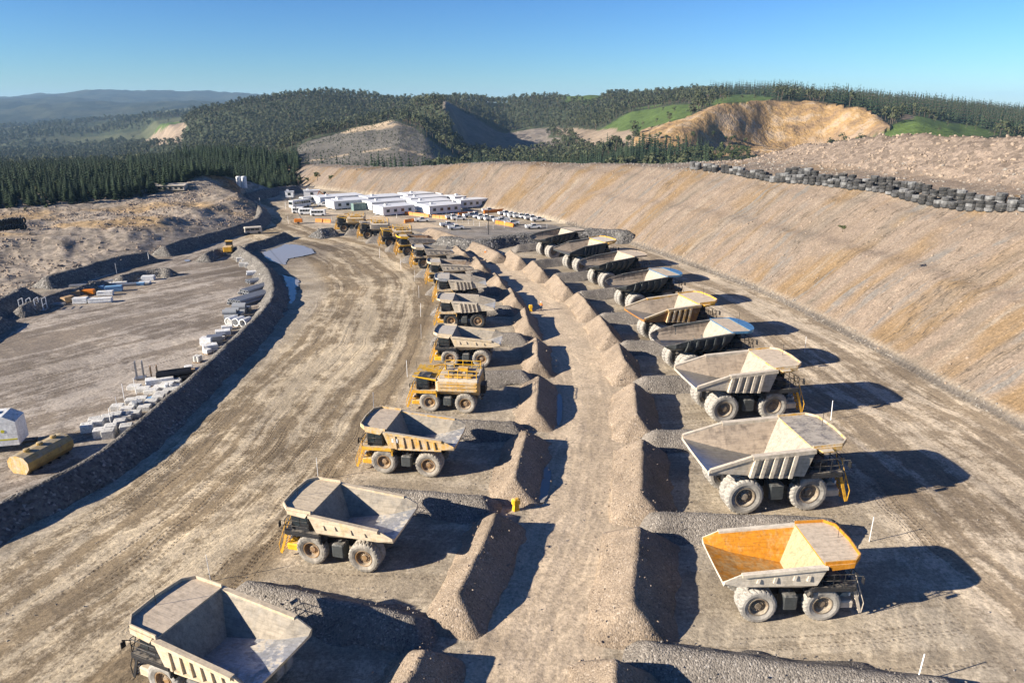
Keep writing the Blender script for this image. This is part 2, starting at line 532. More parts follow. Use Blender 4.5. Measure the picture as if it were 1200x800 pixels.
def bank_profile(hc, bench, top, drop):
    h1 = hc * 0.50
    r1 = h1 / 0.78
    r2 = r1 + bench
    h2 = hc * 0.84
    ra = r2 + (h2 - h1) / 0.78
    rb = ra + bench * 0.6
    r3 = rb + (hc - h2) / 0.78
    return ([0, r1, r2, ra, rb, r3, r3 + 2.0, r3 + top, r3 + top + 14, r3 + top + 60, 2000], [0, h1, h1 + 0.33 * bench, h2, h2 + 0.2 * bench, hc, hc + 0.25, hc + 0.6 + drop[0], hc + drop[1], drop[2], -220])


BANK = [
    (-400, bank_profile(20.5, 2.6, 13, (1.5, 11, 17))),
    (TS['near'] - 40, bank_profile(20.5, 2.6, 13, (1.5, 11, 17))),
    (TS['near'] + 25, bank_profile(20.5, 2.6, 13, (1.5, 11, 17))),
    (TS['near'] + 60, bank_profile(20.5, 2.6, 13, (1, 10.5, 14))),
    (TS['bend'] + 5, bank_profile(20.3, 2.5, 13, (1, 9.5, 10))),
    (TS['bend'] + 30, bank_profile(20.0, 2.4, 13, (1, 6.5, 0))),
    (TS['mid'], bank_profile(18.5, 2.0, 14, (0.5, 2, -20))),
    (TS['far'], bank_profile(15.0, 0.6, 12, (0, -3, -20))),
    (TS['end'], bank_profile(9.0, 0.4, 12, (0, -3, -20))),
    (TS['end'] + 120, bank_profile(6.0, 0.4, 12, (0, -3, -20))),
]
DUMPQ = ([60, 150, 164, 178, 191, 250, 275, 300, 330, 380, 480, 700], [0.3, 0.3, 0.8, 2.6, 4.4, 4.9, 6.2, 7.4, 7.0, 5, 0, -400])


def dump_z(X, Y, dL):
    q = Y - 0.74 * (X + 124)
    z = np.interp(q, *DUMPQ)
    z = z + 2.6 * np.exp(-(((X + 126) / 18) ** 2 + ((Y - 300) / 18) ** 2))
    z = np.minimum(z, 0.2 + (0.27 + 0.30 * sstep(250, 280, Y)) * np.maximum(dL - 2.0, 0))
    return z + 3.4 * np.exp(-(((X + 114) / 9) ** 2 + ((Y - 310) / 11) ** 2)) * sstep(0, 8, dL)


def near_z(X, Y, full=False):
    dT, sT, dL, sL = near_parts(X, Y)
    b = interp_rows(dT, sT, [k[0] for k in BANK], [k[1] for k in BANK])
    l = dump_z(X, Y, dL)
    z = np.where((dT > 0) & (dL > 0), np.maximum(b, l), np.where(dT > 0, b, np.where(dL > 0, l, 0.0)))
    z = np.where(Y > 520, -400.0, z)
    if not full: return z
    return z, dT, sT, dL, sL


def ground_z(X, Y, full=False):
    """final height of the land with its roughness"""
    r = near_z(X, Y, True)
    z, dT, sT, dL, sL = r
    fz = far_z(X, Y)
    inpit = (dT < 0) & (dL < 0) & (Y < 500)
    wfar = sstep(260, 330, Y)
    fz = fz * wfar + (-40) * (1 - wfar)
    z0 = z
    z = np.where(inpit, z, np.maximum(z, fz))
    isfar = (~inpit) & (fz > z0 - 0.3)
    # roughness
    w_floor = inpit.astype(float)
    z = z + w_floor * (0.10 * fbm(X, Y, 9, 3, 3) + 0.05 * fbm(X, Y, 1.6, 3, 5))
    bank = sstep(0.5, 4, dT) * (~isfar)
    z = z + bank * (0.28 * fbm(X, Y, 3.0, 4, 21) + 0.45 * fbm(sT * 3.0, dT * 0.25, 14, 3, 25))
    rub = bank * sstep(43, 52, dT) * (1 - sstep(TS['bend'] + 10, TS['mid'], sT))
    z = z + rub * (1.5 * fbm(X, Y, 13, 4, 31) + 0.8 * np.abs(fbm(X, Y, 4, 3, 32)))
    dump = sstep(3, 9, dL) * (~isfar)
    amp = 0.28 + 0.85 * sstep(4, 14, dL) * (1 - sstep(296, 310, Y - 0.74 * (X + 124)))
    z = z + dump * (amp * fbm(X, Y, 11, 4, 41) + 0.55 * amp * np.abs(fbm(X, Y, 4.0, 3, 42)) + 0.3 * amp * fbm(X, Y, 1.7, 3, 45))
    wf = isfar.astype(float) * sstep(430, 700, Y)
    z = z + wf * (np.minimum(Y, 3000) / 1000 * 9 * fbm(X, Y, 190, 5, 51, 0.5)) + isfar * sstep(3000, 5500, Y) * 55 * fbm(X, Y, 900, 5, 57, 0.55)
    if full:
        return z, dT, sT, dL, sL, isfar, inpit
    return z


# ------------------------------------------------------------------ ground materials
def ground_material():
    t = NT('pit_soil')
    pos = t.n.new('ShaderNodeNewGeometry').outputs['Position']
    tint = t.attr('tint', 'Color')
    zone = t.sep(t.attr('zone', 'Vector'))            # x road, y bank, z rubble
    fl = t.attr('flow', 'Vector')                     # across, along the nearest track
    tf = t.attr('toeflow', 'Vector')                  # down-slope, along the toe
    big = t.noise(pos, 0.055, 3, 0.6, 0.6)
    mid = t.noise(pos, 0.45, 4, 0.65)
    fine = t.noise(pos, 2.6, 4, 0.92)
    col = t.mix(1.0, tint, t.ramp(big, [(0.30, (0.70, 0.69, 0.68)), (0.5, (0.97, 0.97, 0.97)), (0.72, (1.22, 1.20, 1.16))]), 'MULTIPLY')
    col = t.mix(0.55, col, t.ramp(mid, [(0.28, 0.68), (0.5, 1.0), (0.75, 1.25)]), 'MULTIPLY')
    # tyre streaks along the tracks
    wv = t.n.new('ShaderNodeVectorMath'); wv.operation = 'ADD'
    t.l.new(fl, wv.inputs[0])
    wob = t.n.new('ShaderNodeTexNoise'); t.l.new(pos, wob.inputs['Vector']); wob.inputs['Scale'].default_value = 0.05; wob.inputs['Detail'].default_value = 2
    wsc = t.n.new('ShaderNodeVectorMath'); wsc.operation = 'MULTIPLY_ADD'
    t.l.new(wob.outputs['Color'], wsc.inputs[0]); wsc.inputs[1].default_value = (5, 0, 0); wsc.inputs[2].default_value = (-2.5, 0, 0)
    t.l.new(wsc.outputs[0], wv.inputs[1])
    flw = wv.outputs[0]
    st1 = t.noise(t.mapping(flw, (0.24, 0.014, 0)), 1.0, 5, 0.66, 0.0)
    st2 = t.noise(t.mapping(flw, (1.5, 0.07, 0), (7, 3, 0)), 1.0, 6, 0.78, 0.0)
    patch = t.noise(pos, 0.11, 2, 0.6, 1.0)
    sf = t.math('ADD', st1, t.math('MULTIPLY', t.math('SUBTRACT', mid, 0.5), 0.30))
    sf = t.math('ADD', sf, t.math('MULTIPLY', t.math('SUBTRACT', fine, 0.5), 0.22))
    sf = t.math('ADD', sf, t.math('MULTIPLY', t.math('SUBTRACT', patch, 0.5), 0.22))
    sd = t.math('MULTIPLY', t.ramp(sf, [(0.475, 1.0), (0.555, 0.0)]), zone[0])
    col = t.mix(t.math('MULTIPLY', sd, 0.88), col, t.mix(1.0, col, (0.44, 0.40, 0.35), 'MULTIPLY'))
    slt = t.math('MULTIPLY', t.ramp(st2, [(0.50, 0.0), (0.66, 1.0)]), zone[0])
    col = t.mix(t.math('MULTIPLY', slt, 0.40), col, t.mix(1.0, col, (1.32, 1.31, 1.28), 'MULTIPLY'))
    sdk = t.math('MULTIPLY', t.ramp(st2, [(0.34, 1.0), (0.46, 0.0)]), zone[0])
    col = t.mix(t.math('MULTIPLY', sdk, 0.55), col, t.mix(1.0, col, (0.58, 0.53, 0.47), 'MULTIPLY'))
    # lug prints of single wheel tracks
    sx = t.sep(flw)
    band = t.noise(t.mapping(flw, (0.85, 0.004, 0), (3, 9, 0)), 1.0, 2, 0.5)
    bm_ = t.math('MULTIPLY', t.ramp(band, [(0.565, 0.0), (0.58, 1.0), (0.60, 1.0), (0.615, 0.0)]), t.ramp(t.noise(pos, 0.05, 2), [(0.4, 0.0), (0.55, 1.0)]))
    lug = t.math('MULTIPLY', t.math('ADD', t.math('SINE', t.math('ADD', t.math('MULTIPLY', sx[1], 13.0), t.math('MULTIPLY', fine, 5.0))), 0.7), 0.6, True)
    lugm = t.math('MULTIPLY', t.math('MULTIPLY', bm_, lug), t.math('MINIMUM', t.math('MULTIPLY', zone[0], 1.6), 1.0))
    col = t.mix(t.math('MULTIPLY', lugm, 0.8), col, t.mix(1.0, col, (0.42, 0.38, 0.34), 'MULTIPLY'))
    # looping tracks in the yards
    lp = t.n.new('ShaderNodeTexWave'); lp.wave_type = 'RINGS'; lp.rings_direction = 'Z'
    t.l.new(t.mapping(pos, (0.05, 0.05, 0.05), (3.6, -4.9, 0)), lp.inputs['Vector'])
    lp.inputs['Scale'].default_value = 4.0; lp.inputs['Distortion'].default_value = 6.0; lp.inputs['Detail'].default_value = 3.0; lp.inputs['Detail Scale'].default_value = 0.6
    lpm = t.math('MULTIPLY', t.ramp(lp.outputs['Fac'], [(0.78, 0.0), (0.95, 1.0)]), t.ramp(patch, [(0.45, 0.0), (0.6, 1.0)]))
    lpm = t.math('MULTIPLY', lpm, t.math('SUBTRACT', 1.0, zone[1]))
    lpm = t.math('MULTIPLY', lpm, t.math('SUBTRACT', 1.0, zone[2]))
    col = t.mix(t.math('MULTIPLY', lpm, 0.45), col, t.mix(1.0, col, (1.45, 1.45, 1.42), 'MULTIPLY'))
    # tipped material lying in bands down the bank
    tw = t.n.new('ShaderNodeVectorMath'); tw.operation = 'MULTIPLY_ADD'
    t.l.new(wob.outputs['Color'], tw.inputs[0]); tw.inputs[1].default_value = (0, 5, 0); t.l.new(tf, tw.inputs[2])
    tf = tw.outputs[0]
    b1 = t.noise(t.mapping(tf, (0.02, 0.10, 0)), 1.0, 4, 0.6)
    b2 = t.noise(t.mapping(tf, (0.05, 0.30, 0), (13, 7, 0)), 1.0, 4, 0.65)
    b3 = t.noise(t.mapping(tf, (0.010, 0.09, 0), (31, 2, 0)), 1.0, 3, 0.5)
    bc = t.ramp(b1, [(0.33, (0.15, 0.13, 0.106)), (0.42, (0.230, 0.184, 0.147)), (0.54, (0.248, 0.199, 0.159)), (0.62, (0.195, 0.165, 0.137)), (0.72, (0.285, 0.236, 0.19))])
    bc = t.mix(t.math('MULTIPLY', t.ramp(b3, [(0.49, 0.0), (0.56, 0.8)]), t.ramp(big, [(0.36, 0.15), (0.52, 1.0)])), bc, (0.225, 0.152, 0.078))
    bc = t.mix(t.math('MULTIPLY', t.ramp(b2, [(0.55, 0.0), (0.62, 0.85)]), t.ramp(patch, [(0.40, 0.15), (0.58, 1.0)])), bc, (0.180, 0.174, 0.166))
    bc = t.mix(t.math('MULTIPLY', t.ramp(b2, [(0.500, 0.0), (0.507, 1.0), (0.516, 1.0), (0.523, 0.0)]), t.ramp(b1, [(0.45, 0.0), (0.55, 0.8)])), bc, (0.075, 0.062, 0.05))
    bc = t.mix(t.ramp(b2, [(0.32, 0.7), (0.43, 0.0)]), bc, (0.29, 0.25, 0.205))
    bc = t.mix(0.6, bc, t.ramp(mid, [(0.3, 0.75), (0.7, 1.18)]), 'MULTIPLY')
    bc = t.mix(1.0, bc, (0.90, 0.87, 0.82), 'MULTIPLY')
    wb = t.math('MULTIPLY', zone[1], t.ramp(big, [(0.2, 0.75), (0.6, 1.0)]))
    col = t.mix(wb, col, bc)
    # stones
    vc = t.voro(pos, 4.5, 'Color'); vv = t.sep(vc)[0]
    vd = t.math('MULTIPLY', t.noise(pos, 1.1, 1), 1.0)
    stm = t.math('MULTIPLY', t.ramp(vv, [(0.80, 0.0), (0.95, 1.0)]), 1.0)
    stw = t.math('ADD', t.math('MULTIPLY', zone[1], 0.8), t.math('ADD', zone[2], 0.10), True)
    col = t.mix(t.math('MULTIPLY', stm, stw), col, t.mix(1.0, col, (1.32, 1.3, 1.27), 'MULTIPLY'))
    rv = t.sep(t.voro(pos, 0.9, 'Color'))[1]
    col = t.mix(t.math('MULTIPLY', zone[2], 0.75), col, t.mix(1.0, col, t.ramp(rv, [(0.0, 0.55), (0.5, 0.95), (1.0, 1.45)]), 'MULTIPLY'))
    col = t.mix(0.8, col, t.ramp(fine, [(0.34, 0.50), (0.5, 1.0), (0.66, 1.45)]), 'MULTIPLY')
    # relief
    h = t.math('MULTIPLY', fine, 0.5)
    h = t.math('ADD', h, t.math('MULTIPLY', t.math('MULTIPLY', st2, zone[0]), 0.45))
    h = t.math('ADD', h, t.math('MULTIPLY', mid, 0.8))
    h = t.math('SUBTRACT', h, t.math('MULTIPLY', lugm, 0.35))
    n = t.bump(h, 0.55, 0.22)
    rough = t.ramp(patch, [(0.25, 0.78), (0.5, 0.95)])
    return t.fin(col, rough, normal=n, spec=0.2)


def hills_material():
    t = NT('far_country')
    pos = t.n.new('ShaderNodeNewGeometry').outputs['Position']
    tint = t.attr('tint', 'Color')
    zone = t.sep(t.attr('zone', 'Vector'))            # x forest floor, y rock, z grass
    n1 = t.noise(pos, 0.012, 4, 0.6)
    n2 = t.noise(pos, 0.09, 4, 0.65)
    n3 = t.noise(t.mapping(pos, (0.045, 0.045, 0.03)), 1.0, 6, 0.7, 0.0)
    col = t.mix(0.8, tint, t.ramp(n1, [(0.3, 0.72), (0.7, 1.22)]), 'MULTIPLY')
    col = t.mix(0.8, col, t.ramp(n2, [(0.3, 0.7), (0.7, 1.22)]), 'MULTIPLY')
    rockc = t.ramp(n3, [(0.30, (0.10, 0.07, 0.045)), (0.42, (0.24, 0.16, 0.09)), (0.52, (0.33, 0.21, 0.09)), (0.60, (0.38, 0.28, 0.18)), (0.72, (0.20, 0.16, 0.13))])
    rockc = t.mix(t.ramp(n1, [(0.45, 0.0), (0.62, 0.75)]), rockc, t.mix(1.0, (0.26, 0.19, 0.135), t.ramp(n3, [(0.3, 0.5), (0.65, 1.4)]), 'MULTIPLY'))
    col = t.mix(zone[1], col, rockc)
    h = t.math('ADD', t.math('MULTIPLY', n3, zone[1]), t.math('MULTIPLY', n2, 0.6))
    return t.fin(col, 0.97, normal=t.bump(h, 0.9, 5.0), spec=0.1)


M['ground'] = ground_material()
M['hills'] = hills_material()


def in_poly(u, v, poly):
    inside = np.zeros(u.shape, bool)
    n = len(poly)
    for i in range(n):
        x0, y0 = poly[i]; x1, y1 = poly[(i + 1) % n]
        c = ((y0 > v) != (y1 > v)) & (u < (x1 - x0) * (v - y0) / ((y1 - y0) if y1 != y0 else 1e-9) + x0)
        inside ^= c
    return inside


def flow_coords(X, Y, dT, sT):
    dC, sC = polydist(X, Y, CROAD)
    dLr, sLr = polydist(X, Y, LROAD)
    dF, sF = polydist(X, Y, FROAD)
    dB, _ = polydist(X, Y, LBUND)
    wC = 1 - sstep(4.0, 5.4, np.abs(dC))
    wL = (1 - sstep(10.0, 13.0, np.abs(dLr + 0.5))) * (1 - sstep(1.0, 3.5, dB))
    wR = sstep(-30, -25, dT) * (1 - sstep(-1.0, 0.5, dT)) * (1 - sstep(TS['mid'] - 10, TS['mid'] + 15, sT))
    wF = 1 - sstep(4, 6, np.abs(dF))
    # one flow field: the strongest zone wins
    dBy = dB
    inyard = (dB > 0) & (dLr > 5)
    wY = np.where(inyard, 0.30, 0.0) + 0 * dB
    wB = np.full(dB.shape, 0.05)
    W = np.stack([wC, wL, wR, wF, wY, wB], 0)
    k = np.argmax(W, 0)
    A = np.choose(k, [dC, dLr + 100, dT + 200, dF + 300, X * 0.80 - Y * 0.6 + 400, Y + 500 - 0.12 * np.abs(X)])
    S = np.choose(k, [sC, sLr, sT, sF, Y * 0.8 + X * 0.6, X])
    return A, S, wC, wL, wR, wF, dC, dLr, dB


# ------------------------------------------------------------------ ground sheet
def build_ground():
    na, nr = 760, 500
    ang = np.linspace(R(-64), R(64), na)
    r = 16.0 * np.exp(np.linspace(0, math.log(480 / 16.0), nr))
    RR, AA = np.meshgrid(r, ang, indexing='ij')
    X = RR * np.sin(AA); Y = RR * np.cos(AA)
    z, dT, sT, dL, sL, isfar, inpit = ground_z(X, Y, True)
    A, S, wC, wL, wR, wF, dC, dLr, dB = flow_coords(X, Y, dT, sT)
    flr = inpit.astype(float)
    # shallow wheel ruts
    rut = np.maximum(np.maximum(wL, wR), 0.4 * wC) * flr
    z = z + rut * (0.06 * fbm(A * 2.2, S * 0.05, 2.2, 3, 61) + 0.05 * fbm(A * 5, S * 0.1, 2, 2, 63))
    tint = np.zeros(X.shape + (3,))
    tint[...] = (0.42, 0.355, 0.265)
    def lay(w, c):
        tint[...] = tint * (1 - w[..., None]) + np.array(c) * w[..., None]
    lay(wC * flr, (0.515, 0.41, 0.29))
    lay(wL * flr, (0.475, 0.39, 0.27))
    lay(wR * flr, (0.53, 0.44, 0.325))
    yard = ((dB > 0) & inpit & (dLr > 5)).astype(float)
    lay(yard, (0.37, 0.32, 0.265))
    cp = in_poly(X, Y, [P2(478, 268), P2(640, 262), P2(700, 276), P2(640, 284), P2(560, 286), P2(500, 274)])
    lay(cp.astype(float) * (0.5 + 0.5 * vnoise(X / 6, Y / 6, 71)) * flr, (0.17, 0.165, 0.165))
    
    bank = sstep(0.3, 2, dT) * (~isfar)
    dump = sstep(2, 6, dL) * (~isfar)
    lay(bank, (0.21, 0.165, 0.125))
    rub = bank * sstep(40, 46, dT) * (sT < TS['mid'] + 10)
    lay(rub, (0.195, 0.153, 0.12))
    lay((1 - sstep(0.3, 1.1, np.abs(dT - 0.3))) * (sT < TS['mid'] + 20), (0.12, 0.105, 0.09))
    lay(dump, (0.30, 0.25, 0.195))
    och = dump * sstep(188, 200, Y - 0.74 * (X + 124)) * (1 - sstep(244, 262, Y - 0.74 * (X + 124))) * sstep(0.40, 0.65, vnoise(X / 14, Y / 10, 75))
    lay(och * 0.8, (0.40, 0.27, 0.13))
    top = dump * sstep(300, 310, Y - 0.74 * (X + 124))
    lay(top * 0.8, (0.30, 0.26, 0.22))
    pk = dump * (1 - sstep(9, 15, np.hypot(X + 122, (Y - 306) * 0.7)))
    lay(pk * sstep(0.35, 0.6, vnoise(X / 5, Y / 5, 77)), (0.25, 0.13, 0.05))
    pond_c = P2(335, 297)
    wet = (1 - sstep(9, 19, np.hypot(X - pond_c[0], (Y - pond_c[1]) * 0.75) + 5 * fbm(X, Y, 6, 3, 66))) * flr
    lay(wet * 0.8, (0.20, 0.165, 0.125))
    fg = isfar | (Y > 400)
    lay(fg.astype(float), (0.055, 0.065, 0.035))
    bench = (np.abs(np.gradient(z, axis=0)) < 0) * 1.0
    zb = bank * (1 - rub)
    # smooth tyre-row berm at the crest
    zb = zb * sstep(0.8, 1.6, dT)
    zone = np.stack([np.clip(np.maximum(0.12 * wC + 1.0 * wL + 0.85 * wR + 0.45 * wF, (0.42 + 0.4 * yard) * (1 - wC)), 0, 1) * flr, zb * (1 - fg), np.clip(rub + dump, 0, 1) * (1 - fg)], -1)
    flow = np.stack([A, S, np.zeros_like(A)], -1)
    tfl = np.stack([dT, sT, np.zeros_like(A)], -1)
    V = np.stack([X, Y, z], -1).reshape(-1, 3)
    one = np.ones(X.shape)
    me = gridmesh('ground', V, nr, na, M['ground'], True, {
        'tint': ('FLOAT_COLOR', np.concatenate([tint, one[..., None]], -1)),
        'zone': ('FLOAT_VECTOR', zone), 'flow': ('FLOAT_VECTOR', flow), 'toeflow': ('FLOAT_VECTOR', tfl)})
    o = obj('ground', me)
    tag(o, 'tan dirt floor, haul roads and striped waste-rock banks of the mine pit', None, kind='structure')
    return o


def screen_uv(X, Y, Z):
    dep = Y * CT - (Z - CAMH) * ST
    up = Y * ST + (Z - CAMH) * CT
    return 600 + FPX * X / dep, 400 - FPX * up / dep


GREEN = [[(690, 158), (735, 132), (790, 122), (822, 124), (800, 140), (760, 152), (735, 160)], [(815, 122), (860, 112), (910, 113), (890, 121), (850, 124)],
         [(1020, 166), (1050, 144), (1075, 136), (1110, 144), (1150, 150), (1168, 158), (1120, 168)], [(640, 115), (690, 107), (720, 112), (690, 122)], [(170, 152), (205, 138), (215, 146), (190, 158)]]
CLEAR = [[(316, 190), (360, 168), (420, 148), (465, 140), (486, 150), (520, 178), (545, 196), (480, 205), (380, 208), (330, 200)]]
QUARRY = [[(742, 172), (752, 152), (800, 140), (840, 122), (900, 117), (960, 120), (1012, 128), (1034, 140), (1046, 152), (1010, 168), (930, 182), (800, 184)]]
PALE = [[(160, 172), (190, 150), (216, 140), (214, 166), (180, 172)], [(648, 150), (745, 152), (750, 172), (690, 176)], [(300, 188), (318, 176), (338, 180), (330, 192)], [(1056, 140), (1066, 134), (1074, 136), (1070, 141)]]
DARKROCK = [[(515, 116), (548, 124), (590, 134), (640, 148), (655, 170), (600, 184), (548, 182), (530, 150)]]


def cover_masks(X, Y, Z):
    u, v = screen_uv(X, Y, Z)
    jx = 9 * fbm(X, Y, 60, 4, 81); jy = 4 * fbm(X, Y, 60, 4, 83)
    uu, vv = u + jx, v + jy
    sp = in_poly
    g = np.zeros(X.shape, bool)
    for p in GREEN: g |= sp(uu, vv, p)
    g &= (Y > 520) & (Y < 1900)
    c = np.zeros(X.shape, bool)
    for p in CLEAR: c |= sp(uu, vv, p)
    c &= (Y > 480) & (Y < 900)
    q = np.zeros(X.shape, bool)
    for p in QUARRY: q |= sp(u + jx * 0.4, v + jy * 0.4, p)
    q &= (Y > 470) & (Y < 790)
    pl = np.zeros(X.shape, bool)
    for p in PALE: pl |= sp(uu, vv, p)
    pl &= (Y > 560) & (Y < 2600)
    dk = np.zeros(X.shape, bool)
    for p in DARKROCK: dk |= sp(u + jx, v + jy, p)
    dk &= (Y > 850) & (Y < 1300)
    return g, c, q, pl, dk, u, v


def build_hills():
    na, nr = 620, 300
    ang = np.linspace(R(-50), R(50), na)
    r = 470.0 * np.exp(np.linspace(0, math.log(12000 / 470.0), nr))
    RR, AA = np.meshgrid(r, ang, indexing='ij')
    X = RR * np.sin(AA); Y = RR * np.cos(AA)
    z = ground_z(X, Y)
    g, c, q, pl, dk, u, v = cover_masks(X, Y, z)
    z = z + q * (3.5 * fbm(X, Y, 28, 4, 91) + 2.0 * np.abs(fbm(X, Y, 11, 3, 92))) + dk * 8 * fbm(X, Y, 40, 4, 93)
    z[0, :] -= 0.5
    tint = np.zeros(X.shape + (3,))
    tint[...] = (0.052, 0.062, 0.034)
    n = vnoise(X / 150, Y / 150, 95)
    tint[...] = tint * (0.75 + 0.6 * n[..., None])
    def lay(m, col): tint[m] = col
    open_ = (Y > 1700) & (vnoise(X / 110, Y / 190, 97) > 0.60) & (u < 330)
    lay(open_, (0.09, 0.095, 0.05))
    tint[Y > 3500] = tint[Y > 3500] * 0.5
    lay(c, (0.15, 0.137, 0.115)); lay(g, (0.085, 0.125, 0.035)); lay(pl, (0.27, 0.21, 0.15)); lay(dk, (0.20, 0.17, 0.14))
    trk = c & (np.abs(fbm(X, Y, 120, 2, 98)) < 0.03)
    lay(trk, (0.40, 0.31, 0.21))
    zone = np.stack([(~(g | c | q | pl)).astype(float), q.astype(float), g.astype(float)], -1)
    V = np.stack([X, Y, z], -1).reshape(-1, 3)
    me = gridmesh('hills', V, nr, na, M['hills'], True, {
        'tint': ('FLOAT_COLOR', np.concatenate([tint, np.ones(X.shape)[..., None]], -1)), 'zone': ('FLOAT_VECTOR', zone)})
    o = obj('hills', me)
    tag(o, 'forested hills, cleared spur and yellow quarry face beyond the pit', None, kind='structure')


build_ground()
build_hills()


def zat(x, y):
    return float(ground_z(np.array([float(x)]), np.array([float(y)]))[0])
# ------------------------------------------------------------------ haul trucks
DUST = (0.50, 0.43, 0.33)
M['beige'] = paint_mat('beige_dusty_paint', (0.58, 0.42, 0.18), 0.60, (0.55, 0.45, 0.32))
M['cream'] = paint_mat('cream_dusty_paint', (0.50, 0.44, 0.34), 0.55, (0.58, 0.51, 0.41))
M['yellow'] = paint_mat('machine_yellow', (0.62, 0.33, 0.03), 0.26, DUST)
M['yellow_dusty'] = paint_mat('dusty_machine_yellow', (0.60, 0.33, 0.05), 0.46, DUST)
M['bright_yellow'] = paint_mat('bright_yellow', (0.75, 0.42, 0.02), 0.12, DUST)
M['orange_bed'] = paint_mat('rusty_orange_steel', (0.54, 0.215, 0.015), 0.20, (0.50, 0.31, 0.12), rough=0.65, rust=0.12)
M['orange_dust'] = paint_mat('orange_rusty_paint', (0.34, 0.16, 0.035), 0.28, (0.36, 0.28, 0.20), rust=0.6)
M['taupe'] = paint_mat('taupe_dusty_paint', (0.42, 0.36, 0.27), 0.50, (0.52, 0.45, 0.36))
M['dark_paint'] = paint_mat('dark_grey_paint', (0.055, 0.06, 0.06), 0.22, (0.26, 0.24, 0.21))
M['grey_bed'] = paint_mat('pale_worn_bed_steel', (0.52, 0.53, 0.54), 0.08, (0.46, 0.41, 0.34), rough=0.40, metal=0.7, scale=0.8)
M['brown_bed'] = paint_mat('brown_dusty_bed_steel', (0.22, 0.15, 0.09), 0.35, (0.42, 0.33, 0.24), rough=0.7, rust=0.3)
M['steel_bed'] = paint_mat('polished_bed_steel', (0.40, 0.44, 0.48), -0.08, (0.40, 0.35, 0.28), rough=0.30, metal=0.95, scale=0.7)
M['pale_canopy'] = paint_mat('pale_dusty_canopy', (0.40, 0.37, 0.33), 0.40, (0.50, 0.45, 0.38))
M['shaded_bed_wall'] = paint_mat('dusty_shaded_bed_wall', (0.15, 0.12, 0.095), 0.45, (0.32, 0.255, 0.19), rough=0.6, metal=0.3, scale=0.7)  # dusty steel, colour darkened for the grazing sun on the tray sides
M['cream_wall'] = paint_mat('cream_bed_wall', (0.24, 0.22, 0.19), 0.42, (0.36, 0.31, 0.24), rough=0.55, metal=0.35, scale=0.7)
M['steel_canopy'] = paint_mat('scratched_canopy_steel', (0.20, 0.18, 0.17), 0.30, (0.36, 0.32, 0.27), rough=0.42, metal=0.6, scale=1.6)
M['lit_front'] = paint_mat('dusty_sunlit_bed_front', (0.32, 0.28, 0.23), 0.5, (0.36, 0.31, 0.245), rough=0.6, metal=0.2, scale=0.6)  # dusty steel, colour lightened for the sun striking the front wall
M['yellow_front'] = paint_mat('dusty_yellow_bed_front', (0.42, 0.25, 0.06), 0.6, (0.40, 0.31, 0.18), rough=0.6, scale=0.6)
M['sky_tinted_steel'] = paint_mat('sky_tinted_canopy_steel', (0.13, 0.33, 0.55), -0.35, (0.45, 0.42, 0.38), rough=0.38, metal=0.55, scale=2.0)  # steel with the blue of the reflected sky put into its colour
M['worn_canopy'] = paint_mat('brown_dusty_canopy', (0.34, 0.25, 0.17), 0.45, (0.50, 0.41, 0.31))
M['frame_black'] = paint_mat('chassis_black', (0.018, 0.018, 0.02), 0.18, (0.22, 0.19, 0.15), rough=0.6)
M['cab_dark'] = paint_mat('cab_dark', (0.03, 0.03, 0.032), 0.12, (0.24, 0.21, 0.17), rough=0.45)
M['rubber'] = paint_mat('dusty_rubber', (0.10, 0.095, 0.09), 0.50, (0.34, 0.305, 0.255), rough=0.9)
M['rubber_pale'] = paint_mat('pale_dusty_rubber', (0.14, 0.135, 0.125), 0.55, (0.345, 0.32, 0.28), rough=0.9)
M['rubber_dark'] = paint_mat('dark_rubber', (0.035, 0.035, 0.035), 0.22, (0.24, 0.22, 0.19), rough=0.85)
M['rim'] = paint_mat('rim_paint', (0.26, 0.15, 0.06), 0.4, (0.36, 0.29, 0.21), rust=0.5)
M['rim_pale'] = paint_mat('pale_rim_paint', (0.17, 0.13, 0.09), 0.42, (0.34, 0.29, 0.22), rust=0.4)
M['glass'] = plain_mat('tinted_glass', (0.02, 0.028, 0.033), 0.08, var=0.2, spec=0.6)
M['white'] = paint_mat('white_paint', (0.78, 0.78, 0.76), 0.12, (0.55, 0.50, 0.42), rough=0.45)
M['white_clean'] = plain_mat('clean_white_paint', (0.80, 0.80, 0.79), 0.4, var=0.05)
M['steel'] = plain_mat('plain_steel', (0.35, 0.35, 0.35), 0.45, 0.7)


def tyre_mesh():
    b = MB(); n = 72; w = 0.37
    prof = [(0.70, -0.24), (0.80, -0.31), (1.02, -w - 0.015), (1.20, -w), (1.31, -w + 0.05), (1.355, -w + 0.10), (1.365, -0.10), (1.365, 0.10), (1.355, w - 0.10), (1.31, w - 0.05), (1.20, w), (1.02, w + 0.015), (0.80, 0.31), (0.70, 0.24)]

    def rm(i, j):
        if 4 <= j <= 9:
            lug = (i % 3) != 0
            if j in (6, 7): lug = (i % 3) != 1
            return 1.0 if lug else 0.958
        return 1.0
    b.lathe(prof, n, 'Y', 0, rmod=rm)
    return b.mesh('tyre', [M['rubber']], smooth=False)


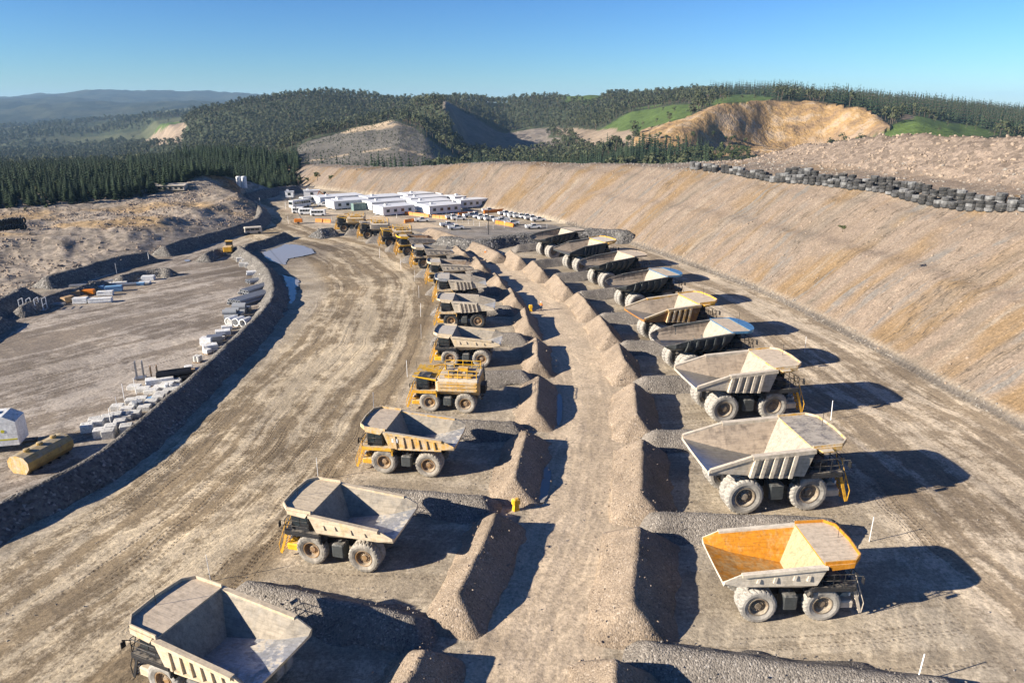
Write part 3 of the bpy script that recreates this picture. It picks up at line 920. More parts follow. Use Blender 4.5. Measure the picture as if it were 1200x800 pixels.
def rim_mesh(deep):
    b = MB(); s = -0.02 if deep else 0.05
    prof = [(0.0, -0.15 - s), (0.24, -0.15 - s), (0.27, -0.03 - s), (0.48, 0.0 - s * 0.5), (0.60, -0.05), (0.63, -0.24), (0.66, -0.31), (0.735, -0.32), (0.735, 0.32), (0.66, 0.31), (0.63, 0.24), (0.60, 0.05), (0.48, s * 0.5), (0.27, 0.03 + s), (0.24, 0.15 + s), (0.0, 0.15 + s)]
    b.lathe(prof, 28, 'Y', 0)
    for i in range(12):
        a = 2 * math.pi * i / 12
        for sg in (-1, 1):
            b.tube((0.37 * math.cos(a), sg * 0.02, 0.37 * math.sin(a)), (0.37 * math.cos(a), sg * (0.10 + s), 0.37 * math.sin(a)), 0.035, 5, 0)
    return b.mesh('wheel', [M['rim']])


TM = {'tyre': tyre_mesh(), 'wheel_front': rim_mesh(True), 'wheel_rear': rim_mesh(False)}


def loft(b, secs, closed_ends=(True, False), m=0):
    n = len(secs[0])
    base = [p for s in secs for p in s]
    fs = []
    for i in range(len(secs) - 1):
        for j in range(n - 1):
            fs.append((i * n + j, i * n + j + 1, (i + 1) * n + j + 1, (i + 1) * n + j))
    if closed_ends[0]: fs.append(tuple(range(n)))
    if closed_ends[1]: fs.append(tuple((len(secs) - 1) * n + j for j in range(n)))
    b.add(base, fs, m)


def body_sections(kind):
    """stations: (top x, half width, z), (bottom x, half width, z), height of the upright outer side"""
    if kind == 'rib':
        st = [((2.05, 2.66, 5.0), (0.15, 0.75, 2.75), 2.05), ((-2.3, 2.72, 4.72), (-2.3, 1.45, 3.12), 1.45), ((-5.3, 2.78, 3.86), (-5.3, 2.62, 3.66), 0.22)]
    elif kind in ('panel', 'ribp'):
        st = [((2.0, 2.66, 4.92), (0.45, 1.15, 2.62), 1.8 if kind == 'ribp' else 1.6), ((-3.95, 2.72, 4.42), (-3.3, 1.75, 3.20), 1.05), ((-5.15, 2.72, 3.86), (-5.15, 2.40, 3.60), 0.22)]
    else:
        st = [((2.0, 2.60, 4.95), (0.6, 1.2, 2.75), 0), ((-2.4, 2.65, 4.55), (-2.4, 1.4, 3.0), 0), ((-4.4, 2.62, 4.15), (-4.5, 1.7, 3.2), 0), ((-5.2, 2.2, 3.95), (-5.5, 1.7, 3.66), 0)]
    secs = []
    for (tx, tw, tz), (bx, bw, bz), hs in st:
        if kind == 'round':
            n = 12; s = []
            for j in range(n + 1):
                a = math.pi * j / n
                c = math.cos(a); k = math.sin(a)
                y = tw * math.copysign(abs(c) ** 0.75, c)
                f = k ** 0.8
                s.append((tx + (bx - tx) * f, y, tz + (bz - tz) * f))
            secs.append(s)
        else:
            def mixp(f): return (tx + (bx - tx) * f, tw + (bw - tw) * f, tz + (bz - tz) * f)
            k1 = mixp(0.5)
            secs.append([(tx, tw, tz), k1, (bx, bw, bz), (bx, bw * 0.3, bz - 0.05), (bx, -bw * 0.3, bz - 0.05), (bx, -bw, bz), (k1[0], -k1[1], k1[2]), (tx, -tw, tz)])
    return st, secs


def body_meshes(kind):
    st, secs = body_sections(kind)
    b = MB()
    loft(b, secs, (True, False), 1)
    nn = len(secs[0])
    lo, hi = (2, 4) if kind != 'round' else (4, 7)
    for q in range((len(secs) - 1) * (nn - 1)):       # the sliding floor is polished, the walls are dusty
        if lo <= q % (nn - 1) <= hi: b.m[q] = 2
    b.m[(len(secs) - 1) * (nn - 1)] = 3               # front wall
    # outer skin: upright side plate, then a belly sloping in under the floor
    outer = []
    for i, s in enumerate(secs):
        (tx, tw, tz), (bx, bw, bz), hs = st[i]
        if kind == 'round':
            zc = max(p[2] for p in s)
            o = [(x + (0.22 if i == 0 else 0.0), y + math.copysign(0.10, y) if abs(y) > 0.2 else y, z - (0.16 if zc - z > 0.3 else 0.0)) for (x, y, z) in s]
        else:
            dx = 0.22 if i == 0 else 0.0
            sx = tx - (0.45 if i == 0 else 0.0)
            zb = max(tz - hs, bz - 0.12)
            h = [(tx + dx, tw + 0.10, tz), (sx, tw + 0.06, tz - hs if i == 0 else zb), (bx + dx, bw + 0.25, bz - 0.22), (bx + dx, bw * 0.3, bz - 0.25)]
            if i == 0: h[2] = (bx + 0.45, min(bw + 0.55, 1.7), min(bz - 0.2, tz - hs - 0.3)); h[3] = (bx + 0.45, 0.5, h[2][2] - 0.03)
            o = h + [(x, -y, z) for (x, y, z) in h[::-1]]
        outer.append(o)
    loft(b, outer, (True, False), 0)
    n = len(secs[0])
    for i in range(len(secs) - 1):
        for j in (0, n - 1):
            b.add([secs[i][j], secs[i + 1][j], outer[i + 1][j], outer[i][j]], [(0, 1, 2, 3)], 0)
    for j in range(n - 1):
        b.add([secs[-1][j], secs[-1][j + 1], outer[-1][j + 1], outer[-1][j]], [(0, 1, 2, 3)], 0)
    body = b.mesh('dump_body', [M['beige'], M['grey_bed'], M['grey_bed'], M['grey_bed']], fix=False)
    bm = bmesh.new(); bm.from_mesh(body); bmesh.ops.remove_doubles(bm, verts=bm.verts, dist=1e-4); bmesh.ops.recalc_face_normals(bm, faces=bm.faces); bm.to_mesh(body); bm.free()

    def side(x, f):
        """point on the upright outer side, f=0 top .. 1 lower edge"""
        (t0, b0, h0), (t1, b1, h1) = st[0], st[1]
        if x < t1[0]: (t0, b0, h0), (t1, b1, h1) = st[1], st[2]
        k = (x - t0[0]) / (t1[0] - t0[0])
        w = t0[1] + (t1[1] - t0[1]) * k; z = t0[2] + (t1[2] - t0[2]) * k; h = h0 + (h1 - h0) * k
        return Vector((x, w + 0.10 - 0.04 * f, z - h * f))
    ribs = []

    def rib(x, f0, f1, w, d0, d1, lean, sg):
        r = MB()
        a, c = side(x, f0), side(x, f1); c.x -= lean
        ao = a + Vector((0, d0, 0)); co = c + Vector((0, d1, 0))
        a.y -= 0.05; c.y -= 0.05
        pts = [Vector((p.x - w, p.y * sg, p.z)) for p in (a, ao, co, c)] + [Vector((p.x + w, p.y * sg, p.z)) for p in (a, ao, co, c)]
        r.hexa(pts); ribs.append(r.mesh('rib', [M['beige']]))
    if kind == 'rib':
        for x in (0.75, 0.05, -0.65, -1.35, -2.05):
            for sg in (1, -1): rib(x, 0.12, 1.02, 0.13, 0.22, 0.30, 0.30, sg)
    elif kind == 'ribp':
        for x in (0.95, 0.1, -0.7, -1.5, -2.3, -3.1):
            for sg in (1, -1): rib(x, 0.16, 1.0, 0.09, 0.10, 0.16, 0.16, sg)
    elif kind == 'panel':
        for x, f0, f1 in ((0.9, 0.45, 0.7), (-0.1, 0.38, 0.62), (-1.5, 0.40, 0.72), (-2.7, 0.45, 0.7)):
            for sg in (1, -1): rib(x, f0, f1, 0.10, 0.06, 0.12, 0.10, sg)
    else:
        for x in (1.0, 0.0, -1.0, -2.0, -3.0):
            for sg in (1, -1):
                r = MB(); w = 0.11; pr = []
                (t0, b0, _), (t1, b1, _) = (st[0], st[1]) if x > -2.4 else (st[1], st[2])
                k = (x - t0[0]) / (t1[0] - t0[0])
                tz = t0[2] + (t1[2] - t0[2]) * k; bz = b0[2] + (b1[2] - b0[2]) * k; tw = t0[1] + (t1[1] - t0[1]) * k
                for j in range(7):
                    a = math.pi / 2 * j / 6
                    y = tw * math.cos(a) ** 0.75 if j < 6 else 0.0
                    z = tz + (bz - tz) * (math.sin(a) ** 0.8)
                    xs = x - 0.35 * math.sin(a)
                    d = 0.14 + 0.16 * math.sin(2 * a)
                    pr.append((xs, y, z, y + d * math.cos(a) + 0.10, z - d * math.sin(a) - 0.12))
                vs = []; fs = []
                for (xs, y, z, y2, z2) in pr:
                    vs += [(xs - w, y * sg, z), (xs - w, y2 * sg, z2), (xs + w, y2 * sg, z2), (xs + w, y * sg, z)]
                for j in range(6):
                    for q in range(4):
                        fs.append((j * 4 + q, j * 4 + (q + 1) % 4, j * 4 + 4 + (q + 1) % 4, j * 4 + 4 + q))
                r.add(vs, fs); ribs.append(r.mesh('rib', [M['beige']]))
    rails = []
    for sg in (1, -1):
        r = MB()
        t0, t1, t2 = st[0][0], st[1][0], st[2][0]
        a = Vector((t0[0] + 0.1, (t0[1] + 0.06) * sg, t0[2] - 0.10)); c = Vector((t1[0], (t1[1] + 0.06) * sg, t1[2] - 0.10))
        if kind in ('panel', 'ribp'):
            r.beam(a, c, 0.36, 0.24)
        elif kind == 'rib':
            r.beam(a, c, 0.42, 0.30)
            r.beam(c, Vector((t2[0] + 0.1, (t2[1] + 0.02) * sg, t2[2] - 0.06)), 0.24, 0.24)
        else:
            r.beam(a, c, 0.26, 0.20)
        rails.append(r.mesh('side_rail', [M['beige']]))
        if kind in ('rib', 'ribp'):
            r = MB(); p, q = side(0.9, 1.0), side(-2.1 if kind == 'rib' else -3.6, 1.0)
            r.beam((p.x - 0.3, (p.y + 0.05) * sg, p.z), (q.x - 0.3, (q.y + 0.05) * sg, q.z), 0.22, 0.14); rails.append(r.mesh('lower_rail', [M['beige']]))
    # canopy: plate with a raised rim at the front and sides
    c = MB(); x0 = st[0][0][0] - 0.06; z0 = st[0][0][2] + 0.02
    if kind == 'round':
        out = [(x0, 2.62)]
        for j in range(11):
            a = math.pi / 2 - math.pi * j / 10
            out.append((3.7 + 1.5 * math.cos(a), 2.62 * math.sin(a)))
        out.append((x0, -2.62))
        rimh = 0.12
    else:
        out = [(x0, 2.66), (4.1, 2.62), (4.75, 1.95), (4.9, 0.0), (4.75, -1.95), (4.1, -2.62), (x0, -2.66)]
        rimh = 0.28 if kind in ('panel', 'ribp') else 0.20
    n = len(out); zz = lambda x: z0 + (x - x0) * (0.05 if kind != 'round' else -0.02)
    top = [(x, y, zz(x) + 0.05) for x, y in out]; bot = [(x, y, zz(x) - 0.07) for x, y in out]
    c.add(top, [tuple(range(n))], 0); c.add(bot, [tuple(range(n))], 1)
    c.add(top + bot, [(i, (i + 1) % n, n + (i + 1) % n, n + i) for i in range(n)], 1)
    for i in range(n - 1):
        (xa, ya), (xb, yb) = out[i], out[i + 1]
        c.beam((xa, ya, zz(xa) + rimh / 2 - 0.06), (xb, yb, zz(xb) + rimh / 2 - 0.06), 0.09, rimh + 0.12, 1)
    if kind != 'round':
        for sg in (1, -1):
            c.hexa([(x0 + 0.5, 2.68 * sg, z0 - 0.36), (4.0, 2.64 * sg, z0 - 0.20), (4.0, 2.76 * sg, z0 - 0.20), (x0 + 0.5, 2.80 * sg, z0 - 0.36), (x0 + 0.2, 2.68 * sg, z0 + 0.06), (4.05, 2.64 * sg, z0 + 0.16), (4.05, 2.76 * sg, z0 + 0.16), (x0 + 0.2, 2.80 * sg, z0 + 0.06)], 1)
    if kind == 'rib':        # spill guard wing on the near side of the canopy
        c.hexa([(2.3, -2.6, z0 - 0.1), (3.3, -2.6, z0 - 0.06), (3.2, -3.25, z0 - 0.02), (2.4, -3.25, z0 - 0.06), (2.3, -2.6, z0 - 0.02), (3.3, -2.6, z0 + 0.02), (3.2, -3.25, z0 + 0.05), (2.4, -3.25, z0 + 0.02)], 1)
    canopy = c.mesh('canopy', [M['beige'], M['beige']])
    return body, ribs, rails, canopy


def chassis_meshes():
    d = {}
    b = MB()
    for sg in (1, -1):
        b.box(-3.3, 4.0, sg * 0.75 - 0.18, sg * 0.75 + 0.18, 1.35, 1.95)
        b.beam((-2.9, sg * 0.8, 1.8), (-3.3, sg * 0.8, 2.55), 0.4, 0.4)
        b.tube((0.3, sg * 0.95, 1.5), (-0.8, sg * 1.05, 2.35), 0.14, 8)
    b.box(-0.9, -0.5, -0.8, 0.8, 1.4, 1.85); b.box(1.5, 1.9, -0.9, 0.9, 1.2, 1.75); b.box(0.3, 1.2, -0.6, 0.6, 1.1, 2.0)
    d['frame'] = (b.mesh('frame', [M['frame_black']]), 'frame_black')
    b = MB()
    b.lathe([(0, -1.0), (0.5, -1.0), (0.62, -0.5), (0.72, 0.0), (0.62, 0.5), (0.5, 1.0), (0, 1.0)], 14, 'Y', 0, (-2.35, 0, 1.36))
    for sg in (1, -1): b.tube((-2.35, sg * 0.6, 1.5), (-2.75, sg * 0.7, 2.45), 0.17, 8)
    d['rear_axle'] = (b.mesh('rear_axle', [M['frame_black']]), 'frame_black')
    b = MB()
    b.tube((2.35, -1.7, 1.36), (2.35, 1.7, 1.36), 0.28, 10)
    for sg in (1, -1): b.tube((2.35, sg * 1.35, 1.2), (2.2, sg * 1.15, 2.7), 0.22, 10)
    d['front_axle'] = (b.mesh('front_axle', [M['frame_black']]), 'frame_black')
    for nm, sg in (('fuel_tank', 1), ('hydraulic_tank', -1)):
        b = MB()
        b.cbox(-0.55, 0.55, sg * 1.75 - 0.55, sg * 1.75 + 0.55, 1.0, 2.15, 0.12)
        b.tube((0, sg * 1.75, 2.15), (0, sg * 1.75, 2.3), 0.14, 8)
        d[nm] = (b.mesh(nm, [M['beige']]), 'low')
    b = MB()        # engine hood, radiator
    b.cbox(2.1, 4.35, -1.05, 1.05, 1.5, 3.0, 0.1)
    d['engine_hood'] = (b.mesh('engine_hood', [M['cab_dark']]), 'cab_dark')
    b = MB()
    b.box(4.352, 4.43, -0.95, 0.95, 1.55, 2.95)
    for i in range(9): b.box(4.432, 4.47, -0.9, 0.9, 1.62 + i * 0.145, 1.69 + i * 0.145)
    d['radiator_grille'] = (b.mesh('radiator_grille', [M['frame_black']]), 'frame_black')
    b = MB()
    b.cbox(3.6, 4.75, -2.15, 2.15, 0.95, 1.5, 0.1); b.box(4.75, 4.95, -1.0, 1.0, 1.0, 1.4)
    b.hexa([(3.9, -1.6, 1.5), (4.7, -1.6, 1.5), (4.7, 1.6, 1.5), (3.9, 1.6, 1.5), (4.2, -1.5, 1.75), (4.6, -1.5, 1.75), (4.6, 1.5, 1.75), (4.2, 1.5, 1.75)])
    d['bumper'] = (b.mesh('bumper', [M['yellow']]), 'trim')
    b = MB()        # operator deck
    b.box(1.45, 4.5, -2.62, 2.62, 2.98, 3.08); b.box(4.42, 4.52, -2.62, 2.62, 2.72, 2.98)
    for sg in (1, -1):
        b.box(1.4, 4.42, sg * 2.60 - 0.04, sg * 2.60 + 0.04, 2.70, 2.977)
        b.box(1.3, 1.42, min(sg * 1.2, sg * 2.6), max(sg * 1.2, sg * 2.6), 2.2, 2.976)
    d['deck'] = (b.mesh('deck', [M['yellow']]), 'deck')
    b = MB()
    for y in (-2.55, -1.7, -0.8, 0.1, 1.0, 2.55): b.tube((4.46, y, 3.08), (4.46, y, 4.05), 0.03, 5)
    for z in (3.55, 4.05): b.tube((4.46, -2.55, z), (4.46, 2.55, z), 0.03, 5)
    for x in (3.6, 2.8, 2.0, 1.5): b.tube((x, -2.55, 3.08), (x, -2.55, 4.05), 0.03, 5)
    for z in (3.55, 4.05): b.tube((4.46, -2.55, z), (1.5, -2.55, z), 0.03, 5)
    for z in (3.55, 4.05): b.tube((4.46, 2.55, z), (2.4, 2.55, z), 0.03, 5)
    d['handrail'] = (b.mesh('handrail', [M['cab_dark']]), 'rail')
    for nm, y in (('stairs', 1.75), ('stairs', -1.75)):
        b = MB()
        for k in (-0.36, 0.36):
            b.beam((4.5, y + k, 2.95), (5.35, y + k, 0.45), 0.06, 0.2)
            b.path([(4.5, y + k, 3.9), (5.5, y + k, 1.3), (5.42, y + k, 0.5)], 0.035)
            b.tube((5.0, y + k, 1.6), (5.03, y + k, 2.5), 0.03, 5)
        for i in range(8):
            f = (i + 0.5) / 8
            b.box(4.5 + 0.85 * f - 0.1, 4.5 + 0.85 * f + 0.14, y - 0.34, y + 0.34, 2.95 - 2.5 * f - 0.02, 2.95 - 2.5 * f + 0.03)
        d[nm + ('_right' if y < 0 else '')] = (b.mesh('stairs', [M['yellow']]), 'stair')
    # cab on the truck's left
    b = MB()
    b.cbox(2.35, 4.05, 0.62, 2.30, 3.08, 4.82, 0.1)
    b.box(2.2, 4.25, 0.52, 2.40, 4.822, 4.9)
    d['cab'] = (b.mesh('cab', [M['cab_dark']]), 'cab')
    wins = []
    for (x0, x1, y0, y1, z0, z1) in ((4.055, 4.075, 0.78, 2.14, 3.75, 4.68), (2.55, 3.15, 2.305, 2.325, 3.75, 4.66), (3.25, 3.88, 2.305, 2.325, 3.45, 4.66), (2.55, 3.88, 0.595, 0.615, 3.75, 4.66)):
        w = MB(); w.box(x0, x1, y0, y1, z0, z1); wins.append(w.mesh('window', [M['glass']]))
    d['_windows'] = wins
    # air intakes, battery boxes and pipework on the other side of the deck
    b = MB()
    b.cbox(2.5, 3.5, -2.2, -1.0, 3.08, 3.75, 0.08)
    d['cabinet'] = (b.mesh('cabinet', [M['cab_dark']]), 'cabinet')
    for i, y in enumerate((-0.35, 0.25)):
        b = MB()
        b.lathe([(0, 0), (0.27, 0), (0.27, 0.7), (0.2, 0.82), (0.2, 0.95), (0.3, 0.97), (0.26, 1.08), (0, 1.1)], 12, 'Z', 0, (3.95, y, 3.08))
        d['air_cleaner' + str(i)] = (b.mesh('air_cleaner', [M['frame_black']]), 'frame_black')
    for i, sg in enumerate((1, -1)):
        b = MB()      # fender over the front wheel
        prof = [(1.1, 2.25), (1.5, 2.78), (2.2, 2.93), (3.0, 2.93), (3.55, 2.6)]
        for (xa, za), (xb, zb) in zip(prof[:-1], prof[1:]):
            b.hexa([(xa, sg * 1.2, za - 0.08), (xb, sg * 1.2, zb - 0.08), (xb, sg * 2.55, zb - 0.08), (xa, sg * 2.55, za - 0.08), (xa, sg * 1.2, za), (xb, sg * 1.2, zb), (xb, sg * 2.55, zb), (xa, sg * 2.55, za)])
        d['fender' + str(i)] = (b.mesh('fender', [M['frame_black']]), 'fender')
        b = MB()
        b.cbox(4.5, 4.62, sg * 1.55 - 0.24, sg * 1.55 + 0.24, 1.7, 1.95, 0.03)
        d['headlight' + str(i)] = (b.mesh('headlight', [M['white_clean']]), None)
        b = MB()
        b.path([(4.4, sg * 2.5, 3.9), (4.75, sg * 2.85, 4.1), (4.75, sg * 2.85, 3.6)], 0.03); b.box(4.7, 4.76, sg * 2.85 - 0.16, sg * 2.85 + 0.16, 3.55, 4.0)
        d['mirror' + str(i)] = (b.mesh('mirror', [M['frame_black']]), None)
    b = MB()
    b.tube((4.3, 0.5, 4.9), (4.3, 0.5, 6.3), 0.02, 5)
    d['aerial'] = (b.mesh('aerial', [M['frame_black']]), None)
    b = MB()
    b.path([(1.7, -0.7, 2.9), (1.6, -1.4, 3.2), (2.0, -2.0, 3.5), (2.4, -2.0, 3.2)], 0.11, 7)
    b.path([(1.7, 0.3, 2.9), (1.55, 0.2, 3.6), (2.2, 0.2, 3.9), (3.8, 0.1, 3.7)], 0.13, 7)
    b.tube((1.9, -1.6, 3.08), (1.9, -1.6, 3.9), 0.2, 9); b.box(1.55, 2.3, -0.6, 0.4, 3.0, 3.5)
    d['pipework'] = (b.mesh('pipework', [M['frame_black']]), None)
    return d


def tank_meshes():
    """water-cart body for a truck of the same chassis"""
    d = {}
    b = MB()
    secs = []
    for x, g in ((-4.1, 0.0), (-3.9, 0.12), (1.2, 0.12), (1.5, 0.0)):
        s = []
        for (y, z) in ((-1.55, 2.25), (-2.45, 3.0), (-2.5, 4.35), (-2.1, 4.6), (2.1, 4.6), (2.5, 4.35), (2.45, 3.0), (1.55, 2.25)):
            s.append((x, y * (0.95 + g * 0.4), 2.25 + (z - 2.25) * (0.96 + g * 0.3)))
        secs.append(s + [s[0]])
    loft(b, secs, (False, False), 0)
    b.add([p for p in secs[0][:8]], [tuple(range(8))], 0); b.add([p for p in secs[-1][:8]], [tuple(range(8))], 0)
    d['tank'] = b.mesh('water_tank', [M['yellow_dusty']])
    ribs = []
    for sg in (1, -1):
        for z in (3.15, 3.62, 4.1):
            r = MB(); r.box(-3.8, 1.1, sg * 2.52, sg * 2.60, z - 0.06, z + 0.06); ribs.append(r.mesh('tank_rib', [M['yellow_dusty']]))
    d['ribs'] = ribs
    b = MB()
    for x in (-3.8, -2.6, -1.4, -0.2, 1.0):
        for y in (-2.0, 2.0): b.tube((x, y, 4.6), (x, y, 5.7), 0.045, 5)
    for z in (5.15, 5.7):
        for y in (-2.0, 2.0): b.tube((-3.8, y, z), (1.0, y, z), 0.045, 5)
        for x in (-3.8, 1.0): b.tube((x, -2.0, z), (x, 2.0, z), 0.045, 5)
    d['rail'] = b.mesh('top_railing', [M['bright_yellow']])
    hs = []
    for x in (-2.6, -0.3):
        h = MB(); h.lathe([(0, 0), (0.6, 0), (0.6, 0.22), (0.45, 0.3), (0, 0.32)], 14, 'Z', 0, (x, 0, 4.62)); hs.append(h.mesh('hatch', [M['frame_black']]))
    d['hatches'] = hs
    b = MB(); b.box(-3.2, 0.4, 0.9, 1.75, 4.63, 4.95); b.box(-2.2, -0.9, -1.7, -0.8, 4.63, 5.05)
    b.path([(0.8, -1.2, 4.7), (0.8, -1.2, 5.3), (1.6, -1.0, 5.4), (2.3, -0.6, 5.3)], 0.14, 8)
    d['cabinet'] = b.mesh('roof_cabinet', [M['yellow']])
    b = MB()
    b.hexa([(1.4, -2.45, 4.35), (4.5, -2.4, 4.85), (4.5, 2.4, 4.85), (1.4, 2.45, 4.35), (1.4, -2.45, 4.6), (4.45, -2.4, 4.98), (4.45, 2.4, 4.98), (1.4, 2.45, 4.6)])
    for y in (-2.3, 0.45): b.tube((4.1, y, 3.08), (4.1, y, 4.8), 0.08, 6)
    d['canopy'] = b.mesh('canopy', [M['bright_yellow']])
    b = MB()
    b.tube((-4.3, -2.2, 2.2), (-4.3, 2.2, 2.2), 0.12, 8); b.box(-4.75, -4.15, -0.9, 0.9, 2.3, 3.4)
    for y in (-2.0, -1.0, 1.0, 2.0): b.lathe([(0, -0.12), (0.16, -0.1), (0.22, 0.1), (0, 0.12)], 8, 'Z', 0, (-4.4, y, 2.05))
    b.path([(-4.2, -1.4, 2.3), (-4.4, -1.4, 4.0), (-4.2, -1.4, 5.5)], 0.06, 6); b.path([(-4.2, -0.8, 2.3), (-4.4, -0.8, 4.0), (-4.2, -0.8, 5.5)], 0.06, 6)
    for i in range(7): b.tube((-4.38, -1.4, 2.6 + 0.42 * i), (-4.38, -0.8, 2.6 + 0.42 * i), 0.04, 5)
    d['spray'] = b.mesh('spray_bar', [M['frame_black']])
    return d


BODY = {k: body_meshes(k) for k in ('rib', 'panel', 'ribp', 'round')}
vb = MB(); vo = [(4.0, 2.5)] + [(3.72 + 1.53 * math.cos(math.pi * (0.5 - j / 10) * 0.72), 2.64 * math.sin(math.pi * (0.5 - j / 10) * 0.72) * 1.02) for j in range(11)] + [(4.0, -2.5)]
vn = len(vo); vz = 5.06
vb.add([(x, y, vz) for x, y in vo] + [(x, y, vz + 0.05) for x, y in vo], [tuple(range(vn)), tuple(range(vn, 2 * vn))] + [(i, (i + 1) % vn, vn + (i + 1) % vn, vn + i) for i in range(vn)])
SKY_PATCH = vb.mesh('canopy_sky_patch', [M['sky_tinted_steel']])  # crescent added to carry the sky's blue reflection on the canopy front
CH = chassis_meshes()
TANK = tank_meshes()
WB = 4.7
TRUCKS = []


def make_truck(kind, pos, heading, s, label, group, outm, inm, canm, rimcan, trim='yellow', low='dark_paint', tyre='rubber', rim='rim', name='haul_truck', rib=None, plates=False, wall=None, front=None, sky_patch=False, deck='cab_dark', stair='yellow'):
    root = empty(name, (pos[0], pos[1], -0.03), heading, s)
    tag(root, label, 'water truck' if kind == 'tank' else 'dump truck', group)
    sel = {'trim': M[trim], 'low': M[low], 'rail': M['frame_black'], 'stair': M[stair], 'deck': M[deck], 'cab': M['cab_dark'], 'cabinet': M['cab_dark'], 'fender': M['frame_black']}
    cab = None
    for nm, val in CH.items():
        if nm == '_windows': continue
        me, mk = val
        base = me.name.split('.')[0]
        o = obj(base, me, root, [sel[mk]] if mk in sel else None)
        if nm == 'cab': cab = o
    for w in CH['_windows']: obj('window', w, cab)
    if kind == 'tank':
        t = obj('water_tank', TANK['tank'], root, [M[outm]])
        for r in TANK['ribs']: obj('tank_rib', r, t, [M[outm]])
        for h in TANK['hatches']: obj('hatch', h, t)
        obj('top_railing', TANK['rail'], t); obj('roof_cabinet', TANK['cabinet'], t); obj('spray_bar', TANK['spray'], root); obj('canopy', TANK['canopy'], root, [M[canm]])
    else:
        body, ribs, rails, canopy = BODY[kind]
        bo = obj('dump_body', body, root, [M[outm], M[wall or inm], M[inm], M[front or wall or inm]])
        for r in ribs: obj('rib', r, bo, [M[rib or outm]])
        for r in rails: obj(r.name.split('.')[0], r, bo, [M[rib or outm]])
        obj('canopy', canopy, bo, [M[canm], M[rimcan]])
        if sky_patch: obj('canopy_sky_patch', SKY_PATCH, bo)
        if plates:
            for sg in (1, -1):
                for i, x in enumerate((1.15, 0.93, 0.71)):
                    pm = PLATE
                    obj('number_plate', pm, bo, None, (x, sg * 2.80, 4.05), None)
    for (x, y, k) in ((WB / 2, 2.08, 'wheel_front'), (WB / 2, -2.08, 'wheel_front'), (-WB / 2, 2.12, 'wheel_rear'), (-WB / 2, 1.30, 'wheel_rear'), (-WB / 2, -1.30, 'wheel_rear'), (-WB / 2, -2.12, 'wheel_rear')):
        w = obj('wheel', TM[k], root, [M[rim]], (x, y, 1.355), (0, random.uniform(0, 6.28), 0))
        obj('tyre', TM['tyre'], w, [M[tyre]])
    TRUCKS.append((root, Vector((pos[0], pos[1], 0)), heading, s))
    return root


pb = MB(); pb.box(-0.085, 0.085, -0.02, 0.02, -0.2, 0.2)
PLATE = pb.mesh('number_plate', [M['white_clean']])

LG = 'haul trucks parked in the left row'
RG = 'haul trucks parked in the right row'


def lpos(u, v, hd, s):
    """truck centre from the ground contact of its near front wheel (left row)"""
    p = P(u, v); h = Vector((math.cos(hd), math.sin(hd), 0)); n = Vector((h.y, -h.x, 0))   # right of heading = away from camera
    c = p - h * (WB / 2 * s) + n * (2.08 * s)
    return (c.x, c.y)


def rpos(u, v, hd, s):
    """truck centre from the contact of its near outer rear wheel (right row)"""
    p = P(u, v); h = Vector((math.cos(hd), math.sin(hd), 0)); n = Vector((-h.y, h.x, 0))
    c = p + h * (WB / 2 * s) + n * (2.12 * s)
    return (c.x, c.y)


